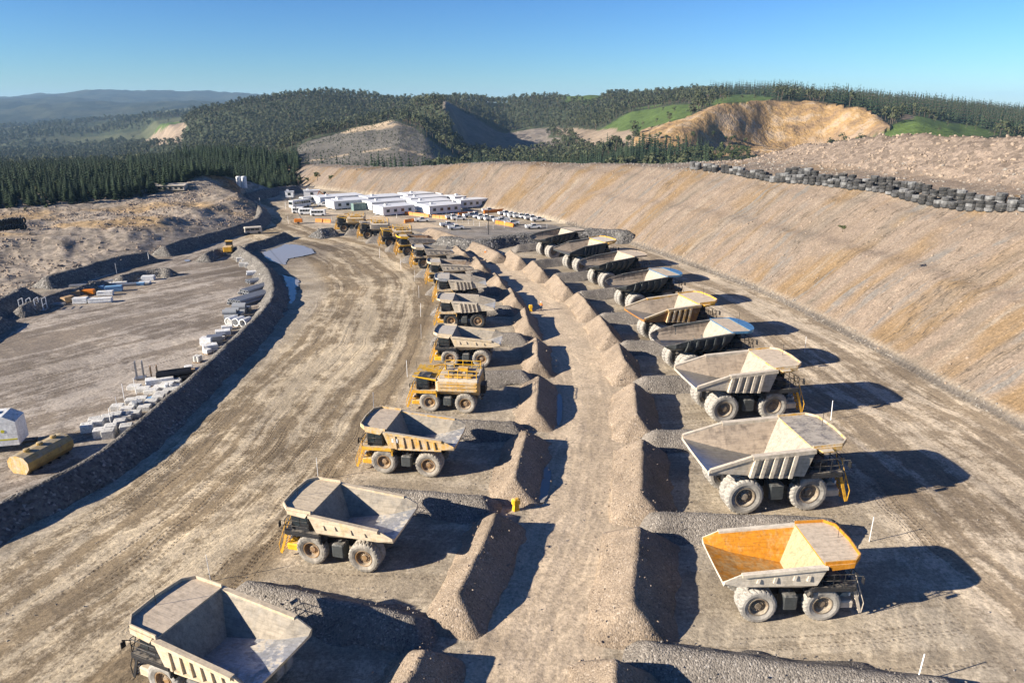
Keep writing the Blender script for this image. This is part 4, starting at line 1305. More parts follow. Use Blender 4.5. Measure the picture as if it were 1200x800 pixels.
LT = [  # u, v of front near contact, heading, scale, kind, materials
    ((200, 815), 157, 1.05, 'ribp', 'bottom', dict(outm='beige', inm='grey_bed', wall='cream_wall', canm='worn_canopy', rimcan='beige', tyre='rubber_pale', trim='beige', stair='cab_dark'), 'large cream dump truck with open pale tray in the bottom left corner'),
    ((368.6, 658), 166, 1.02, 'panel', 'cream', dict(outm='beige', inm='grey_bed', wall='cream_wall', canm='beige', rimcan='beige', trim='bright_yellow', tyre='rubber'), 'cream dusty dump truck with yellow bumper, second from the bottom of left row'),
    ((451.8, 553), 170.5, 1.03, 'ribp', 'yellow-sided', dict(outm='yellow_dusty', inm='grey_bed', wall='cream_wall', canm='worn_canopy', rimcan='yellow_dusty', plates=True, deck='yellow'), 'yellow-sided dump truck with pale tray parked just below the yellow water truck'),
    ((504.3, 481.3), 174, 0.98, 'tank', 'water', dict(deck='yellow', outm='yellow_dusty', inm=None, canm='bright_yellow', rimcan=None), 'yellow water truck with railed tank top in the middle of left row'),
    ((528, 429), 176, 1.0, 'panel', 'grey-white', dict(outm='beige', inm='grey_bed', wall='cream_wall', canm='pale_canopy', rimcan='beige', trim='bright_yellow'), 'cream dump truck with grey tray parked just above the middle yellow water truck'),
    ((529, 384), 179, 1.0, 'rib', 'sixth', dict(outm='taupe', inm='grey_bed', wall='cream_wall', canm='pale_canopy', rimcan='beige', tyre='rubber_dark', deck='yellow_dusty'), 'dump truck with ribbed tan tray, sixth from the bottom of left row'),
    ((525.2, 356), 184, 1.0, 'rib', 'seventh', dict(outm='taupe', inm='grey_bed', wall='cream_wall', canm='pale_canopy', rimcan='grey_bed', tyre='rubber_dark', deck='yellow_dusty'), 'dump truck with white-lipped ribbed tray, seventh from the bottom of left row'),
    ((515.2, 334.5), 188, 1.0, 'panel', 'brown-tray', dict(outm='taupe', inm='brown_bed', canm='pale_canopy', rimcan='beige', tyre='rubber_dark', deck='yellow_dusty'), 'dump truck with brown inside tray, eighth from the bottom of left row'),
    ((496.5, 314.5), 192, 1.0, 'panel', 'ninth', dict(outm='taupe', inm='grey_bed', wall='cream_wall', canm='pale_canopy', rimcan='beige', tyre='rubber_dark', deck='yellow_dusty'), 'dark dump truck with grey tray, ninth from the bottom of left row'),
    ((478, 300), 196, 1.0, 'panel', 'tenth', dict(outm='taupe', inm='orange_dust', canm='beige', rimcan='bright_yellow', tyre='rubber_dark', deck='yellow'), 'dump truck with rusty tray rim parked next to the three far water trucks'),
    ((457, 289.5), 194, 0.98, 'tank', 'near of three', dict(outm='yellow_dusty', inm=None, canm='bright_yellow', rimcan=None, tyre='rubber_dark'), 'yellow water truck, nearest of three far ones before the site offices'),
    ((431, 280), 192, 0.98, 'tank', 'middle of three', dict(outm='taupe', inm=None, canm='yellow_dusty', rimcan=None, tyre='rubber_dark'), 'dusty tan water truck, middle of three before the site offices'),
    ((403.5, 272), 188, 0.98, 'tank', 'last of three', dict(outm='yellow_dusty', inm=None, canm='bright_yellow', rimcan=None, tyre='rubber_dark'), 'yellow water truck at the far left end of left row'),
]
for (uv, hd, s, kind, short, kw, label) in LT:
    make_truck(kind, lpos(*uv, R(hd), s), R(hd), s, label, LG, name='water_truck' if kind == 'tank' else 'haul_truck', **kw)

RT = [
    ((885, 726), 2, 1.04, 'panel', dict(outm='cream', inm='orange_bed', canm='worn_canopy', rimcan='orange_bed', trim='taupe', low='dark_paint', wall='orange_bed', front='yellow_front', stair='taupe', tyre='rubber_pale', rim='rim_pale'), 'dump truck with bright orange inner tray, nearest in right row'),
    ((869, 600), 6, 1.36, 'rib', dict(outm='taupe', inm='steel_bed', canm='steel_canopy', rimcan='yellow_dusty', low='dark_paint', trim='taupe', wall='shaded_bed_wall', front='lit_front', tyre='rubber_pale', rim='rim_pale'), 'big taupe dump truck with polished steel tray behind the orange-trayed truck'),
    ((846, 494), 8.5, 1.36, 'rib', dict(outm='taupe', inm='steel_bed', canm='worn_canopy', rimcan='yellow_dusty', low='dark_paint', trim='taupe', wall='shaded_bed_wall', front='lit_front', tyre='rubber_pale', rim='rim_pale'), 'taupe dump truck with yellow-rimmed dusty canopy, third in right row'),
    ((808, 443), 12, 1.34, 'round', dict(outm='dark_paint', inm='steel_bed', canm='worn_canopy', rimcan='sky_tinted_steel', sky_patch=True, low='dark_paint', trim='dark_paint', stair='frame_black', wall='shaded_bed_wall', front='lit_front', tyre='rubber_pale', rim='rim_pale', rib='dark_paint'), 'dump truck with dark rounded tray and blue canopy, fourth in right row'),
    ((776, 405), 16, 1.34, 'rib', dict(outm='orange_dust', inm='steel_bed', canm='worn_canopy', rimcan='yellow', low='orange_dust', trim='dark_paint', stair='frame_black', wall='shaded_bed_wall', front='lit_front', tyre='rubber_pale', rim='rim_pale', rib='yellow_dusty'), 'rusty brown ribbed dump truck between two blue-canopied trucks'),
    ((746, 366), 19, 1.34, 'round', dict(outm='dark_paint', inm='steel_bed', canm='worn_canopy', rimcan='sky_tinted_steel', sky_patch=True, low='dark_paint', trim='dark_paint', stair='frame_black', wall='shaded_bed_wall', front='lit_front', tyre='rubber_pale', rim='rim_pale', rib='dark_paint'), 'dump truck with dark rounded tray and blue canopy, sixth in right row'),
    ((712.5, 338.5), 23, 1.34, 'round', dict(outm='dark_paint', inm='steel_bed', canm='worn_canopy', rimcan='worn_canopy', low='dark_paint', trim='dark_paint', stair='frame_black', wall='shaded_bed_wall', front='lit_front', tyre='rubber_pale', rim='rim_pale', rib='dark_paint'), 'dump truck with dark rounded tray and brown canopy, seventh in right row'),
    ((681.5, 319.5), 26, 1.34, 'rib', dict(outm='dark_paint', inm='steel_bed', canm='pale_canopy', rimcan='yellow', low='dark_paint', trim='dark_paint', stair='frame_black', wall='shaded_bed_wall', front='lit_front', tyre='rubber_pale', rim='rim_pale', rib='dark_paint'), 'dark ribbed dump truck with white canopy, second from the far end of right row'),
    ((648.5, 303), 27, 1.34, 'round', dict(outm='dark_paint', inm='steel_bed', canm='worn_canopy', rimcan='dark_paint', low='dark_paint', trim='dark_paint', stair='frame_black', wall='shaded_bed_wall', front='lit_front', tyre='rubber_pale', rim='rim_pale', rib='dark_paint'), 'dark dump truck with rounded tray at the far end of right row'),
]
for (uv, hd, s, kind, kw, label) in RT:
    make_truck(kind, rpos(*uv, R(hd), s), R(hd), s, label, RG, **kw)
# ------------------------------------------------------------------ berms
def ridge(name, path, h, w, mat, seed=0, flat=0.0, hip=None, step=0.45, m=19, rough=0.16, zbase=-0.06, hipmul=0.55):
    """gravel bank along a path: height h, half width w, tapered (hipped) ends"""
    pl = catmull(path, 8) if len(path) > 2 else np.array([np.array(path[0], float) * (1 - t) + np.array(path[1], float) * t for t in np.linspace(0, 1, 9)])
    seg = np.hypot(*(pl[1:, :2] - pl[:-1, :2]).T)
    L = seg.sum(); acc = np.concatenate([[0], np.cumsum(seg)])
    n = max(8, int(L / step))
    s = np.linspace(0, L, n)
    x = np.interp(s, acc, pl[:, 0]); y = np.interp(s, acc, pl[:, 1])
    tx = np.gradient(x); ty = np.gradient(y); tl = np.hypot(tx, ty); tx /= tl; ty /= tl
    nx, ny = -ty, tx
    hp = w * 1.0 if hip is None else hip
    env = np.clip(np.minimum(s, L - s) / hp, 0, 1)
    q = np.linspace(-1, 1, m)
    EN = env[:, None]; Q = q[None, :]
    pw = 5.0
    rad = (np.abs(Q) ** pw + (1 - EN) ** pw) ** (1 / pw)          # hipped ends with crisp edges
    prof = np.clip((1 - rad) / (1 - flat), 0, 1)
    prof = np.where(prof > 0.94, 0.94 + (prof - 0.94) * 0.6, prof) / 0.976
    foot = 0.10
    prof = np.where(prof < foot, prof * prof / (2 * foot), prof - foot / 2) / (1 - foot / 2)
    wid = w * (0.93 + 0.07 * EN) + 0 * Q
    X = x[:, None] + nx[:, None] * Q * wid; Y = y[:, None] + ny[:, None] * Q * wid
    hv = h * (1 + 0.11 * fbm(s, s * 0 + seed, 6.0, 3, seed))[:, None]
    Z = hv * prof
    edge = np.clip(Z / 0.5, 0, 1)
    Z = Z + edge * (rough * 1.6 * fbm(X, Y, 2.6, 3, seed + 3) + rough * 0.8 * fbm(X, Y, 0.8, 2, seed + 7))
    X = X + edge * rough * 1.2 * fbm(X, Y, 1.3, 2, seed + 11); Y = Y + edge * rough * 1.2 * fbm(X, Y, 1.3, 2, seed + 13)
    wob = 0.8 * fbm(X, Y, 2.2, 3, seed + 17) * (np.abs(Q) > 0.88) * np.sign(Q)
    X = X + nx[:, None] * wob; Y = Y + ny[:, None] * wob
    Z = np.where((np.abs(Q) > 0.99) | (EN < 1e-6), zbase - 0.14, Z + zbase)
    V = np.stack([X, Y, Z + 0 * X], -1).reshape(-1, 3)
    me = gridmesh(name, V, n, m, mat, True)
    return obj(name, me), V


ROCKPTS = {'tan': [], 'grey': []}


def sprinkle(V, kind, n, smin, smax, seed):
    r = np.random.default_rng(seed)
    idx = r.integers(0, len(V), n)
    P_ = V[idx] + r.normal(0, 0.22, (n, 3)) * np.array([1, 1, 0.15])
    m_ = n // 4
    P_[:m_, :2] += r.normal(0, 0.9, (m_, 2)); P_[:m_, 2] = np.where(P_[:m_, 2] < 0.5, 0.0, P_[:m_, 2])
    ok = P_[:, 2] > -0.05
    sc = smin + (smax - smin) * r.random(n) ** 3
    for p, s_ in zip(P_[ok], sc[ok]): ROCKPTS[kind].append((p[0], p[1], p[2], s_))


# end berms beside the central road: crest end points seen in the photograph
H0 = 2.6
LBE = [((496, 759), (452, 832)), ((580, 602), (534, 696)), ((617, 503), (603, 558)), ((631, 439), (627, 478)), ((628, 394), (630, 420)), ((615, 361), (621, 381)), ((598, 336), (606, 351)), ((578.7, 318), (587, 330)), ((556, 299), (566, 311)), ((534, 287), (545, 295))]
RBE = [((719, 772), (710, 850)), ((749, 613), (740, 704)), ((753, 513), (751, 574)), ((743, 448), (746, 486)), ((725, 401), (735, 426)), ((702, 368), (716, 388)), ((677, 341), (691, 358)), ((651, 321), (665, 336)), ((624, 305), (636, 316)), ((598, 293), (610, 302))]
NMS_L = ['the corner cream truck', 'the second truck', 'the yellow-sided truck', 'the middle yellow water truck', 'the cream grey-trayed truck', 'the sixth truck', 'the seventh truck', 'the brown-trayed truck', 'the ninth truck', 'the rusty-rimmed tenth truck']
NMS_R = ['the gap at the bottom edge', 'the orange-trayed truck', 'the big taupe truck', 'the yellow-canopied truck', 'the nearer blue-canopied truck', 'the rusty brown truck', 'the farther blue-canopied truck', 'the brown-canopied round truck', 'the white-canopied dark truck', 'the farthest truck']
for side, BE, NM in (('left', LBE, NMS_L), ('right', RBE, NMS_R)):
    for i, (a, b) in enumerate(BE):
        HB = 2.2 if side == 'left' else 2.55
        pa, pb_ = P(*a, HB), P(*b, HB)
        d = (pa - pb_).normalized()
        w = (2.9 if i < 4 else 2.5) if side == 'left' else (3.5, 3.6, 3.4, 3.2, 2.9)[min(i, 4)] - (0.2 if i > 5 else 0)
        ext = 2.3 if side == 'left' else 2.6
        A = pb_ - d * ext; B = pa + d * ext
        mid = (A + B) / 2 + Vector((-d.y, d.x, 0)) * random.uniform(-0.2, 0.2)
        o, V = ridge('gravel_berm', [(A.x, A.y), (mid.x, mid.y), (B.x, B.y)], HB * random.uniform(0.97, 1.06), w, M['gravel_tan'], 100 + i * 7 + (50 if side == 'right' else 0), 0.0, ext + 0.1, 0.30, 27, 0.085)
        tag(o, 'steep tan gravel berm on the %s road edge at %s' % (side, NM[i]), 'berm', 'end berms along the central road')
        sprinkle(V, 'tan', 420 if i < 5 else 140, 0.05, 0.24, 300 + i)

# divider berms between neighbouring trucks
def divider(p, q, w, h, label, seed, near):
    o, V = ridge('divider_berm', [(p[0], p[1]), ((p[0] + q[0]) / 2 + random.uniform(-0.3, 0.3), (p[1] + q[1]) / 2 + random.uniform(-0.3, 0.3)), (q[0], q[1])], h, w, M['gravel_grey'], seed, 0.10, 2.2, 0.42, 19, 0.07)
    tag(o, label, 'berm', 'divider berms between parked trucks')
    sprinkle(V, 'grey', 420 if near else 140, 0.05, 0.22, seed + 900)


LTN = ['the corner cream truck', 'the second truck from the bottom', 'the yellow-sided truck', 'the middle water truck', 'the cream grey-trayed truck', 'the sixth truck', 'the seventh truck', 'the brown-trayed truck', 'the ninth truck', 'the rusty-rimmed truck', 'the nearest far water truck', 'the tan water truck', 'the last water truck']
lt = TRUCKS[:len(LT)]; rt = TRUCKS[len(LT):]
def gap(BE, i, z):
    a, b = P(*BE[i][0], z), P(*BE[i + 1][1], z)
    return (a + b) / 2
for i in range(len(lt) - 1):
    (r0, c0, h0, s0), (r1, c1, h1, s1) = lt[i], lt[i + 1]
    c = (c0 * 0.52 + c1 * 0.48); hd = (h0 + h1) / 2
    f = Vector((math.cos(hd), math.sin(hd), 0))
    q = gap(LBE, i, 2.0) + f * 0.2 if i < 9 else c - f * 6
    divider(c + f * 6.2, q, 2.5, 1.6, 'low grey gravel berm between %s and %s' % (LTN[i], LTN[i + 1]), 500 + i * 13, i < 5)
(r0, c0, h0, s0) = lt[-1]
f = Vector((math.cos(h0), math.sin(h0), 0)); c = c0 + Vector((0, 8, 0))
divider(c + f * 5, c - f * 5, 2.6, 1.8, 'grey gravel berm behind the last water truck at the far left', 690, False)
RTN = ['the orange-trayed truck', 'the big taupe truck', 'the yellow-canopied truck', 'the nearer blue-canopied truck', 'the rusty brown truck', 'the farther blue-canopied truck', 'the brown-canopied round truck', 'the white-canopied dark truck', 'the farthest truck']
for i in range(len(rt) - 1):
    (r0, c0, h0, s0), (r1, c1, h1, s1) = rt[i], rt[i + 1]
    c = (c0 * 0.5 + c1 * 0.5); hd = (h0 + h1) / 2
    f = Vector((math.cos(hd), math.sin(hd), 0))
    divider(c + f * (8.0 if i == 0 else 5.5), gap(RBE, i + 1, 2.3) - f * 0.2, 2.6, 1.75, 'low grey gravel berm between %s and %s' % (RTN[i], RTN[i + 1]), 700 + i * 13, i < 4)
(r0, c0, h0, s0) = rt[0]
f = Vector((1, 0, 0)); c = c0 + Vector((0.5, -10.4, 0))
divider(c + f * 9, gap(RBE, 0, 2.3) - f * 0.2, 2.4, 1.4, 'grey gravel berm along the bottom edge below the orange-trayed truck', 830, True)
(r0, c0, h0, s0) = rt[-1]
f = Vector((math.cos(h0), math.sin(h0), 0)); c = c0 + Vector((-3.5, 9.5, 0))
divider(c + f * 6, c - f * 10, 2.6, 1.9, 'grey gravel berm behind the farthest truck in right row', 845, False)

# long bund between yard and left haul road
o, V = ridge('yard_bund', [tuple(p) for p in LBUND[::4]] + [tuple(LBUND[-1])], 2.3, 3.1, M['gravel_bund'], 900, 0.04, 3.0, 0.55, 19, 0.09)
tag(o, 'long dark gravel bund curving between the storage yard and haul road', 'bund')
sprinkle(V, 'grey', 1100, 0.05, 0.22, 901)


def bund(pts, h, w, label, seed, mat='gravel_bund', n=300, flat=0.06, rough=0.10, hip=2.5):
    o, V = ridge('gravel_bund', [P2(u, v, h * 0.95) for u, v in pts], h, w, M[mat], seed, flat, hip, 0.7, 15, rough)
    tag(o, label, 'bund')
    sprinkle(V, 'grey', n, 0.10, 0.45, seed + 1)


bund([(-70, 388), (-30, 364), (33, 334)], 2.6, 3.6, 'dark gravel bund at the left edge beside the rubble dump', 910)
bund([(42, 327), (90, 314), (140, 300), (182, 293)], 2.6, 3.6, 'dark gravel bund between rubble dump and upper road', 920)
bund([(185, 290), (220, 279), (262, 268), (284, 262), (300, 256), (306, 246), (296, 236), (284, 229), (290, 226)], 2.6, 3.6, 'winding dark gravel bund at the foot of the brown-topped mound', 930)
bund([(-60, 404), (-20, 383), (8, 367)], 1.8, 2.4, 'low dark bund on the yard side at the left edge', 940)
bund([(14, 363), (60, 345), (100, 333), (128, 325)], 1.8, 2.4, 'low dark bund behind the scrap pile in the yard', 950)
bund([(132, 325), (160, 317.5), (190, 314), (203, 316)], 1.8, 2.4, 'short dark bund above the timber stacks in the yard', 960)
bund([(236, 300), (252, 292), (270, 290), (282, 289)], 1.8, 2.8, 'short bund sheltering the yellow loader', 970)
bund([(280, 288), (300, 283), (325, 275), (336, 270)], 2.0, 2.8, 'short bund running from the loader towards the buses', 980)
bund([(284, 227), (310, 222), (350, 216)], 3.4, 4.5, 'dark bund at the far end of the pit below the trees', 990)
bund([(366, 270), (386, 267), (398, 266)], 2.4, 4.0, 'dark gravel heap left of the far water trucks', 1000, 'gravel_dark')
bund([(512, 276), (560, 281), (600, 275), (640, 272)], 2.5, 4.4, 'dark stony stockpile between the car park and right row', 1010, 'gravel_dark', 700, 0.25, 0.2)
bund([(640, 272), (680, 269), (725, 270), (738, 275)], 2.8, 4.8, 'dark stony stockpile behind the farthest right truck', 1020, 'gravel_dark', 700, 0.25, 0.2)
bund([(500, 266), (540, 278), (575, 291), (588, 299)], 2.2, 3.4, 'tan windrow between the road and the car park', 1030, 'gravel_tan', 300)

# ------------------------------------------------------------------ scattering
def gn_scatter(name, pts, sources, label, smooth=True, kind='stuff', seed=0, tilt=True, zs=None, mesh_extra=None):
    """ONE object: sources instanced on points; pts rows x, y, z, size"""
    pts = np.asarray(pts, float); n = len(pts)
    r = np.random.default_rng(seed)
    me = bpy.data.meshes.new(name)
    me.vertices.add(n); me.vertices.foreach_set('co', pts[:, :3].astype(np.float32).ravel())
    a = me.attributes.new('size', 'FLOAT_VECTOR', 'POINT')
    sz = np.repeat(pts[:, 3:4], 3, 1)
    if tilt: sz = sz * r.uniform(0.7, 1.3, (n, 3))
    elif zs is not None: sz[:, 2] *= r.uniform(zs[0], zs[1], n)
    a.data.foreach_set('vector', sz.astype(np.float32).ravel())
    a = me.attributes.new('turn', 'FLOAT_VECTOR', 'POINT')
    tr = np.zeros((n, 3)); tr[:, 2] = r.uniform(0, 6.283, n)
    if tilt: tr[:, :2] = r.uniform(-0.6, 0.6, (n, 2))
    else: tr[:, :2] = r.normal(0, 0.03, (n, 2))
    a.data.foreach_set('vector', tr.astype(np.float32).ravel())
    a = me.attributes.new('pick', 'INT', 'POINT')
    a.data.foreach_set('value', r.integers(0, len(sources), n).astype(np.int32))
    o = obj(name, me)
    col = bpy.data.collections.new(name + '_sources')
    for i, s in enumerate(sources):
        so_ = bpy.data.objects.new('source_%02d' % i, s); col.objects.link(so_)
    ng = bpy.data.node_groups.new(name + '_nodes', 'GeometryNodeTree')
    ng.interface.new_socket('Geometry', in_out='INPUT', socket_type='NodeSocketGeometry')
    ng.interface.new_socket('Geometry', in_out='OUTPUT', socket_type='NodeSocketGeometry')
    N = ng.nodes; Lk = ng.links
    gi = N.new('NodeGroupInput'); go = N.new('NodeGroupOutput')
    ip = N.new('GeometryNodeInstanceOnPoints'); ci = N.new('GeometryNodeCollectionInfo')
    ci.inputs['Collection'].default_value = col; ci.inputs['Separate Children'].default_value = True; ci.inputs['Reset Children'].default_value = True
    def na(nm, ty):
        x = N.new('GeometryNodeInputNamedAttribute'); x.data_type = ty; x.inputs['Name'].default_value = nm
        return x.outputs['Attribute']
    Lk.new(gi.outputs[0], ip.inputs['Points']); Lk.new(ci.outputs[0], ip.inputs['Instance'])
    ip.inputs['Pick Instance'].default_value = True
    Lk.new(na('pick', 'INT'), ip.inputs['Instance Index'])
    Lk.new(na('size', 'FLOAT_VECTOR'), ip.inputs['Scale'])
    er = N.new('FunctionNodeEulerToRotation'); Lk.new(na('turn', 'FLOAT_VECTOR'), er.inputs[0]); Lk.new(er.outputs[0], ip.inputs['Rotation'])
    Lk.new(ip.outputs[0], go.inputs[0])
    md = o.modifiers.new('scatter', 'NODES'); md.node_group = ng
    tag(o, label, None, kind=kind)
    return o


def rock_mesh(seed, mat, sub=1):
    bm = bmesh.new(); bmesh.ops.create_icosphere(bm, subdivisions=sub, radius=0.5)
    r = random.Random(seed)
    for v in bm.verts:
        k = r.uniform(0.65, 1.15); v.co = v.co * k
        v.co.z *= 0.75
    me = bpy.data.meshes.new('stone'); bm.to_mesh(me); bm.free(); me.materials.append(mat)
    return me


ROCK_T = [rock_mesh(i, M['rock']) for i in range(4)]
ROCK_G = [rock_mesh(i + 9, M['rock_grey']) for i in range(4)]
gn_scatter('berm_stones', ROCKPTS['tan'], ROCK_T, 'loose tan stones lying on the road berms', seed=1)
gn_scatter('bund_stones', ROCKPTS['grey'], ROCK_G, 'loose grey stones lying on the bunds and dividers', seed=2)


def scatter_where(n, xr, yr, fn, smin, smax, seed, power=3):
    r = np.random.default_rng(seed)
    X = r.uniform(*xr, n); Y = r.uniform(*yr, n)
    Z, dT, sT, dL, sL, isfar, inpit = ground_z(X, Y, True)
    w = fn(X, Y, Z, dT, sT, dL, sL, isfar, inpit)
    k = r.random(n) < w
    s = smin + (smax - smin) * r.random(n) ** power
    return np.stack([X, Y, Z, s], 1)[k]


pts = scatter_where(60000, (-215, -60), (110, 310), lambda X, Y, Z, dT, sT, dL, sL, fr, ip: ((dL > 3) & (Y - 0.74 * (X + 124) < 300) & ~fr) * (0.15 + 0.85 * (vnoise(X / 9, Y / 9, 5) > 0.5)) * (Y > 100), 0.12, 1.0, 5, 4)
gn_scatter('rubble', pts, ROCK_T, 'broken rock rubble strewn over the left waste dump', seed=3)
pts = scatter_where(60000, (40, 300), (80, 340), lambda X, Y, Z, dT, sT, dL, sL, fr, ip: ((dT > 43) & (dT < 120) & ~fr) * 0.9 * (sT < TS['mid'] + 20), 0.2, 1.25, 6, 3.5)
gn_scatter('dump_rubble', pts, ROCK_T, 'coarse rock rubble on the dump behind the tyre rows', seed=4)
pts = scatter_where(26000, (-120, 130), (60, 360), lambda X, Y, Z, dT, sT, dL, sL, fr, ip: ((dT > 0.3) & (dT < 44) & ~fr) * (0.5 + 0.5 * (dT < 3)), 0.12, 0.75, 7, 4)
gn_scatter('bank_stones', pts, ROCK_T, 'pale stones scattered down the striped bank', seed=5)
pts = scatter_where(30000, (-110, 75), (34, 260), lambda X, Y, Z, dT, sT, dL, sL, fr, ip: ip * 0.8 * (0.2 + (vnoise(X / 5, Y / 5, 9) > 0.55) * 0.8) * np.exp(-Y / 160), 0.05, 0.22, 8, 3)
gn_scatter('floor_stones', pts, ROCK_G, 'small stones scattered over the pit floor', seed=6)
pts = scatter_where(45000, (-5, 75), (30, 255), lambda X, Y, Z, dT, sT, dL, sL, fr, ip: (np.abs(dT - 0.4) < 0.8) * 1.0, 0.12, 0.6, 9, 2)
gn_scatter('toe_stones', pts, ROCK_G, 'line of dark stones along the toe of the bank', seed=7)
pts = scatter_where(45000, (-130, 110), (90, 400), lambda X, Y, Z, dT, sT, dL, sL, fr, ip: (~fr) * (dT > 10) * (Z > np.interp(sT, [TS['bend'], TS['mid'], TS['far'], TS['end']], [19.6, 18.0, 14.4, 8.4])) * (dT < 48) * 0.8, 0.15, 0.95, 10, 2.5)
gn_scatter('crest_stones', pts, ROCK_G, 'rough grey rocks along the crest of the bank', seed=8)
# ------------------------------------------------------------------ site offices
M['wall_white'] = plain_mat('white_cladding', (0.72, 0.72, 0.71), 0.5, var=0.06, scale=0.8)
M['roof_white'] = plain_mat('white_roof_sheet', (0.66, 0.66, 0.66), 0.45, var=0.10, scale=0.5)
M['container_green'] = paint_mat('grey_green_container', (0.16, 0.24, 0.22), 0.15)
M['orange_plastic'] = plain_mat('orange_plastic', (0.62, 0.19, 0.015), 0.5, var=0.15)
M['concrete'] = gravel_mat('cast_concrete', (0.48, 0.46, 0.42), (0.62, 0.60, 0.55), (0.68, 0.66, 0.61), 6.0, 0.1)
M['pipe_grey'] = plain_mat('grey_pipe', (0.30, 0.31, 0.32), 0.5, var=0.15)
M['black_poly'] = plain_mat('black_plastic_pipe', (0.015, 0.015, 0.016), 0.4, var=0.2)
M['blue_wrap'] = plain_mat('blue_wrapping', (0.16, 0.30, 0.46), 0.5, var=0.2)
M['timber'] = plain_mat('weathered_timber', (0.36, 0.24, 0.13), 0.85, var=0.3)
M['hivis'] = plain_mat('orange_work_shirt', (0.75, 0.20, 0.015), 0.8, var=0.1)
M['navy'] = plain_mat('navy_work_trousers', (0.02, 0.03, 0.06), 0.85)
M['skin'] = plain_mat('skin', (0.45, 0.28, 0.20), 0.6, var=0.05)
M['red_light'] = plain_mat('red_lens', (0.35, 0.01, 0.01), 0.3)
M['logo_yellow'] = plain_mat('yellow_band', (0.60, 0.55, 0.05), 0.5, var=0.05)


def hut(loc, rz, L, W, H, label, name='site_office', nwin=4, gable=0.22, wallm='wall_white', group='white site office modules', door=True, z=0.0):
    """transportable building: walls, low gable roof with overhang, framed windows, door, steps, air conditioner"""
    r = empty(name, (loc[0], loc[1], z), rz)
    tag(r, label, 'building', group)
    b = MB()
    b.box(-L / 2, L / 2, -W / 2, W / 2, 0.35, H)
    for x in np.arange(-L / 2 + 0.6, L / 2, 2.4):
        for y in (-W / 2 + 0.4, W / 2 - 0.4): b.box(x - 0.12, x + 0.12, y - 0.12, y + 0.12, -0.2, 0.348)
    obj('wall', b.mesh('wall', [M[wallm]]), r)
    b = MB(); e = 0.22
    b.add([(-L / 2 - e, -W / 2 - e, H), (L / 2 + e, -W / 2 - e, H), (L / 2 + e, W / 2 + e, H), (-L / 2 - e, W / 2 + e, H), (-L / 2 - e, 0, H + gable), (L / 2 + e, 0, H + gable),
           (-L / 2 - e, -W / 2 - e, H + 0.12), (L / 2 + e, -W / 2 - e, H + 0.12), (L / 2 + e, W / 2 + e, H + 0.12), (-L / 2 - e, W / 2 + e, H + 0.12)],
          [(3, 2, 1, 0), (0, 1, 7, 6), (2, 3, 9, 8), (6, 7, 5, 4), (8, 9, 4, 5), (0, 6, 4, 9, 3), (1, 2, 8, 5, 7)])
    ro = obj('roof', b.mesh('roof', [M['roof_white']]), r)
    b = MB(); b.cbox(-L / 4 - 0.5, -L / 4 + 0.5, -0.45, 0.45, H + gable - 0.05, H + gable + 0.6, 0.06)
    obj('air_conditioner', b.mesh('air_conditioner', [M['white']]), ro)
    for i in range(nwin):
        x = -L / 2 + (i + 0.7) * L / (nwin + 0.4)
        for sg in (1, -1):
            f = MB(); f.box(x - 0.62, x + 0.62, sg * W / 2 - 0.04, sg * W / 2 + 0.05, 1.25, 2.35)
            fo = obj('window_frame', f.mesh('window_frame', [M['steel']]), r)
            g = MB(); g.box(x - 0.54, x + 0.54, sg * (W / 2 + 0.052), sg * (W / 2 + 0.06), 1.32, 2.28); obj('pane', g.mesh('pane', [M['glass']]), fo)
    if door:
        d = MB(); d.box(-L / 2 - 0.05, -L / 2 + 0.04, -0.45, 0.45, 0.4, 2.45); do = obj('door', d.mesh('door', [M['pipe_grey']]), r)
        d = MB(); d.box(-L / 2 - 0.95, -L / 2 - 0.06, -0.6, 0.6, 0.0, 0.38); d.box(-L / 2 - 1.35, -L / 2 - 0.952, -0.6, 0.6, 0.0, 0.19); obj('steps', d.mesh('steps', [M['steel']]), r)
    return r


e1 = Vector((0.83, 0.56, 0)); rz1 = math.atan2(0.56, 0.83); e2 = Vector((-0.56, 0.83, 0))
O = P(503, 252.5)
def bp(a, b): return O + e1 * a + e2 * b
HUTS = [
    ((6.8, 5.0), 13.0, 9.4, 'front white site office with four windows facing the car park'),
    ((-8.5, 11.0), 12.5, 8.5, 'white site office next to the grey-green container, door facing left'),
    ((9, 17.0), 15, 9.0, 'white site office roof directly behind the front office'),
    ((24, 11.5), 12, 6.0, 'small white site office at the right end with dark porch'),
    ((-5, 26), 15, 9, 'white roofed site office second row behind the container'),
    ((13, 29), 16, 9, 'white roofed site office in the second row centre'),
    ((28, 24), 12, 8, 'white roofed site office in the second row right'),
    ((0, 41), 15, 9, 'white roofed site office at the back left'),
    ((18, 42), 16, 9, 'white roofed site office at the back centre'),
    ((-14, 52), 18, 9, 'white roofed site office farthest to the back'),
    ((-16, 37), 14, 9, 'white roofed site office left of the second row'),
    ((29, 37), 12, 8, 'white roofed site office at the back right'),
]
for (a, b_), L, W, lab in HUTS:
    p = bp(a, b_)
    hut(p, rz1, L, W, 3.1, lab, nwin=4)
p = P(398, 244); hut((p.x, p.y + 3), rz1, 5.5, 4.0, 3.2, 'small white hut with blue roof box left of the container', nwin=1, group=None)
p = P(363, 232.5); hut((p.x, p.y + 4), 0.2, 6.5, 4.0, 3.0, 'small white shed at the far end behind the buses', name='white_shed', nwin=1, group=None)
p = P(337.5, 233); hut((p.x, p.y + 3), 0.1, 3.2, 2.6, 2.8, 'tiny white cabin at the foot of the far bund', name='white_cabin', nwin=1, group=None, door=False)


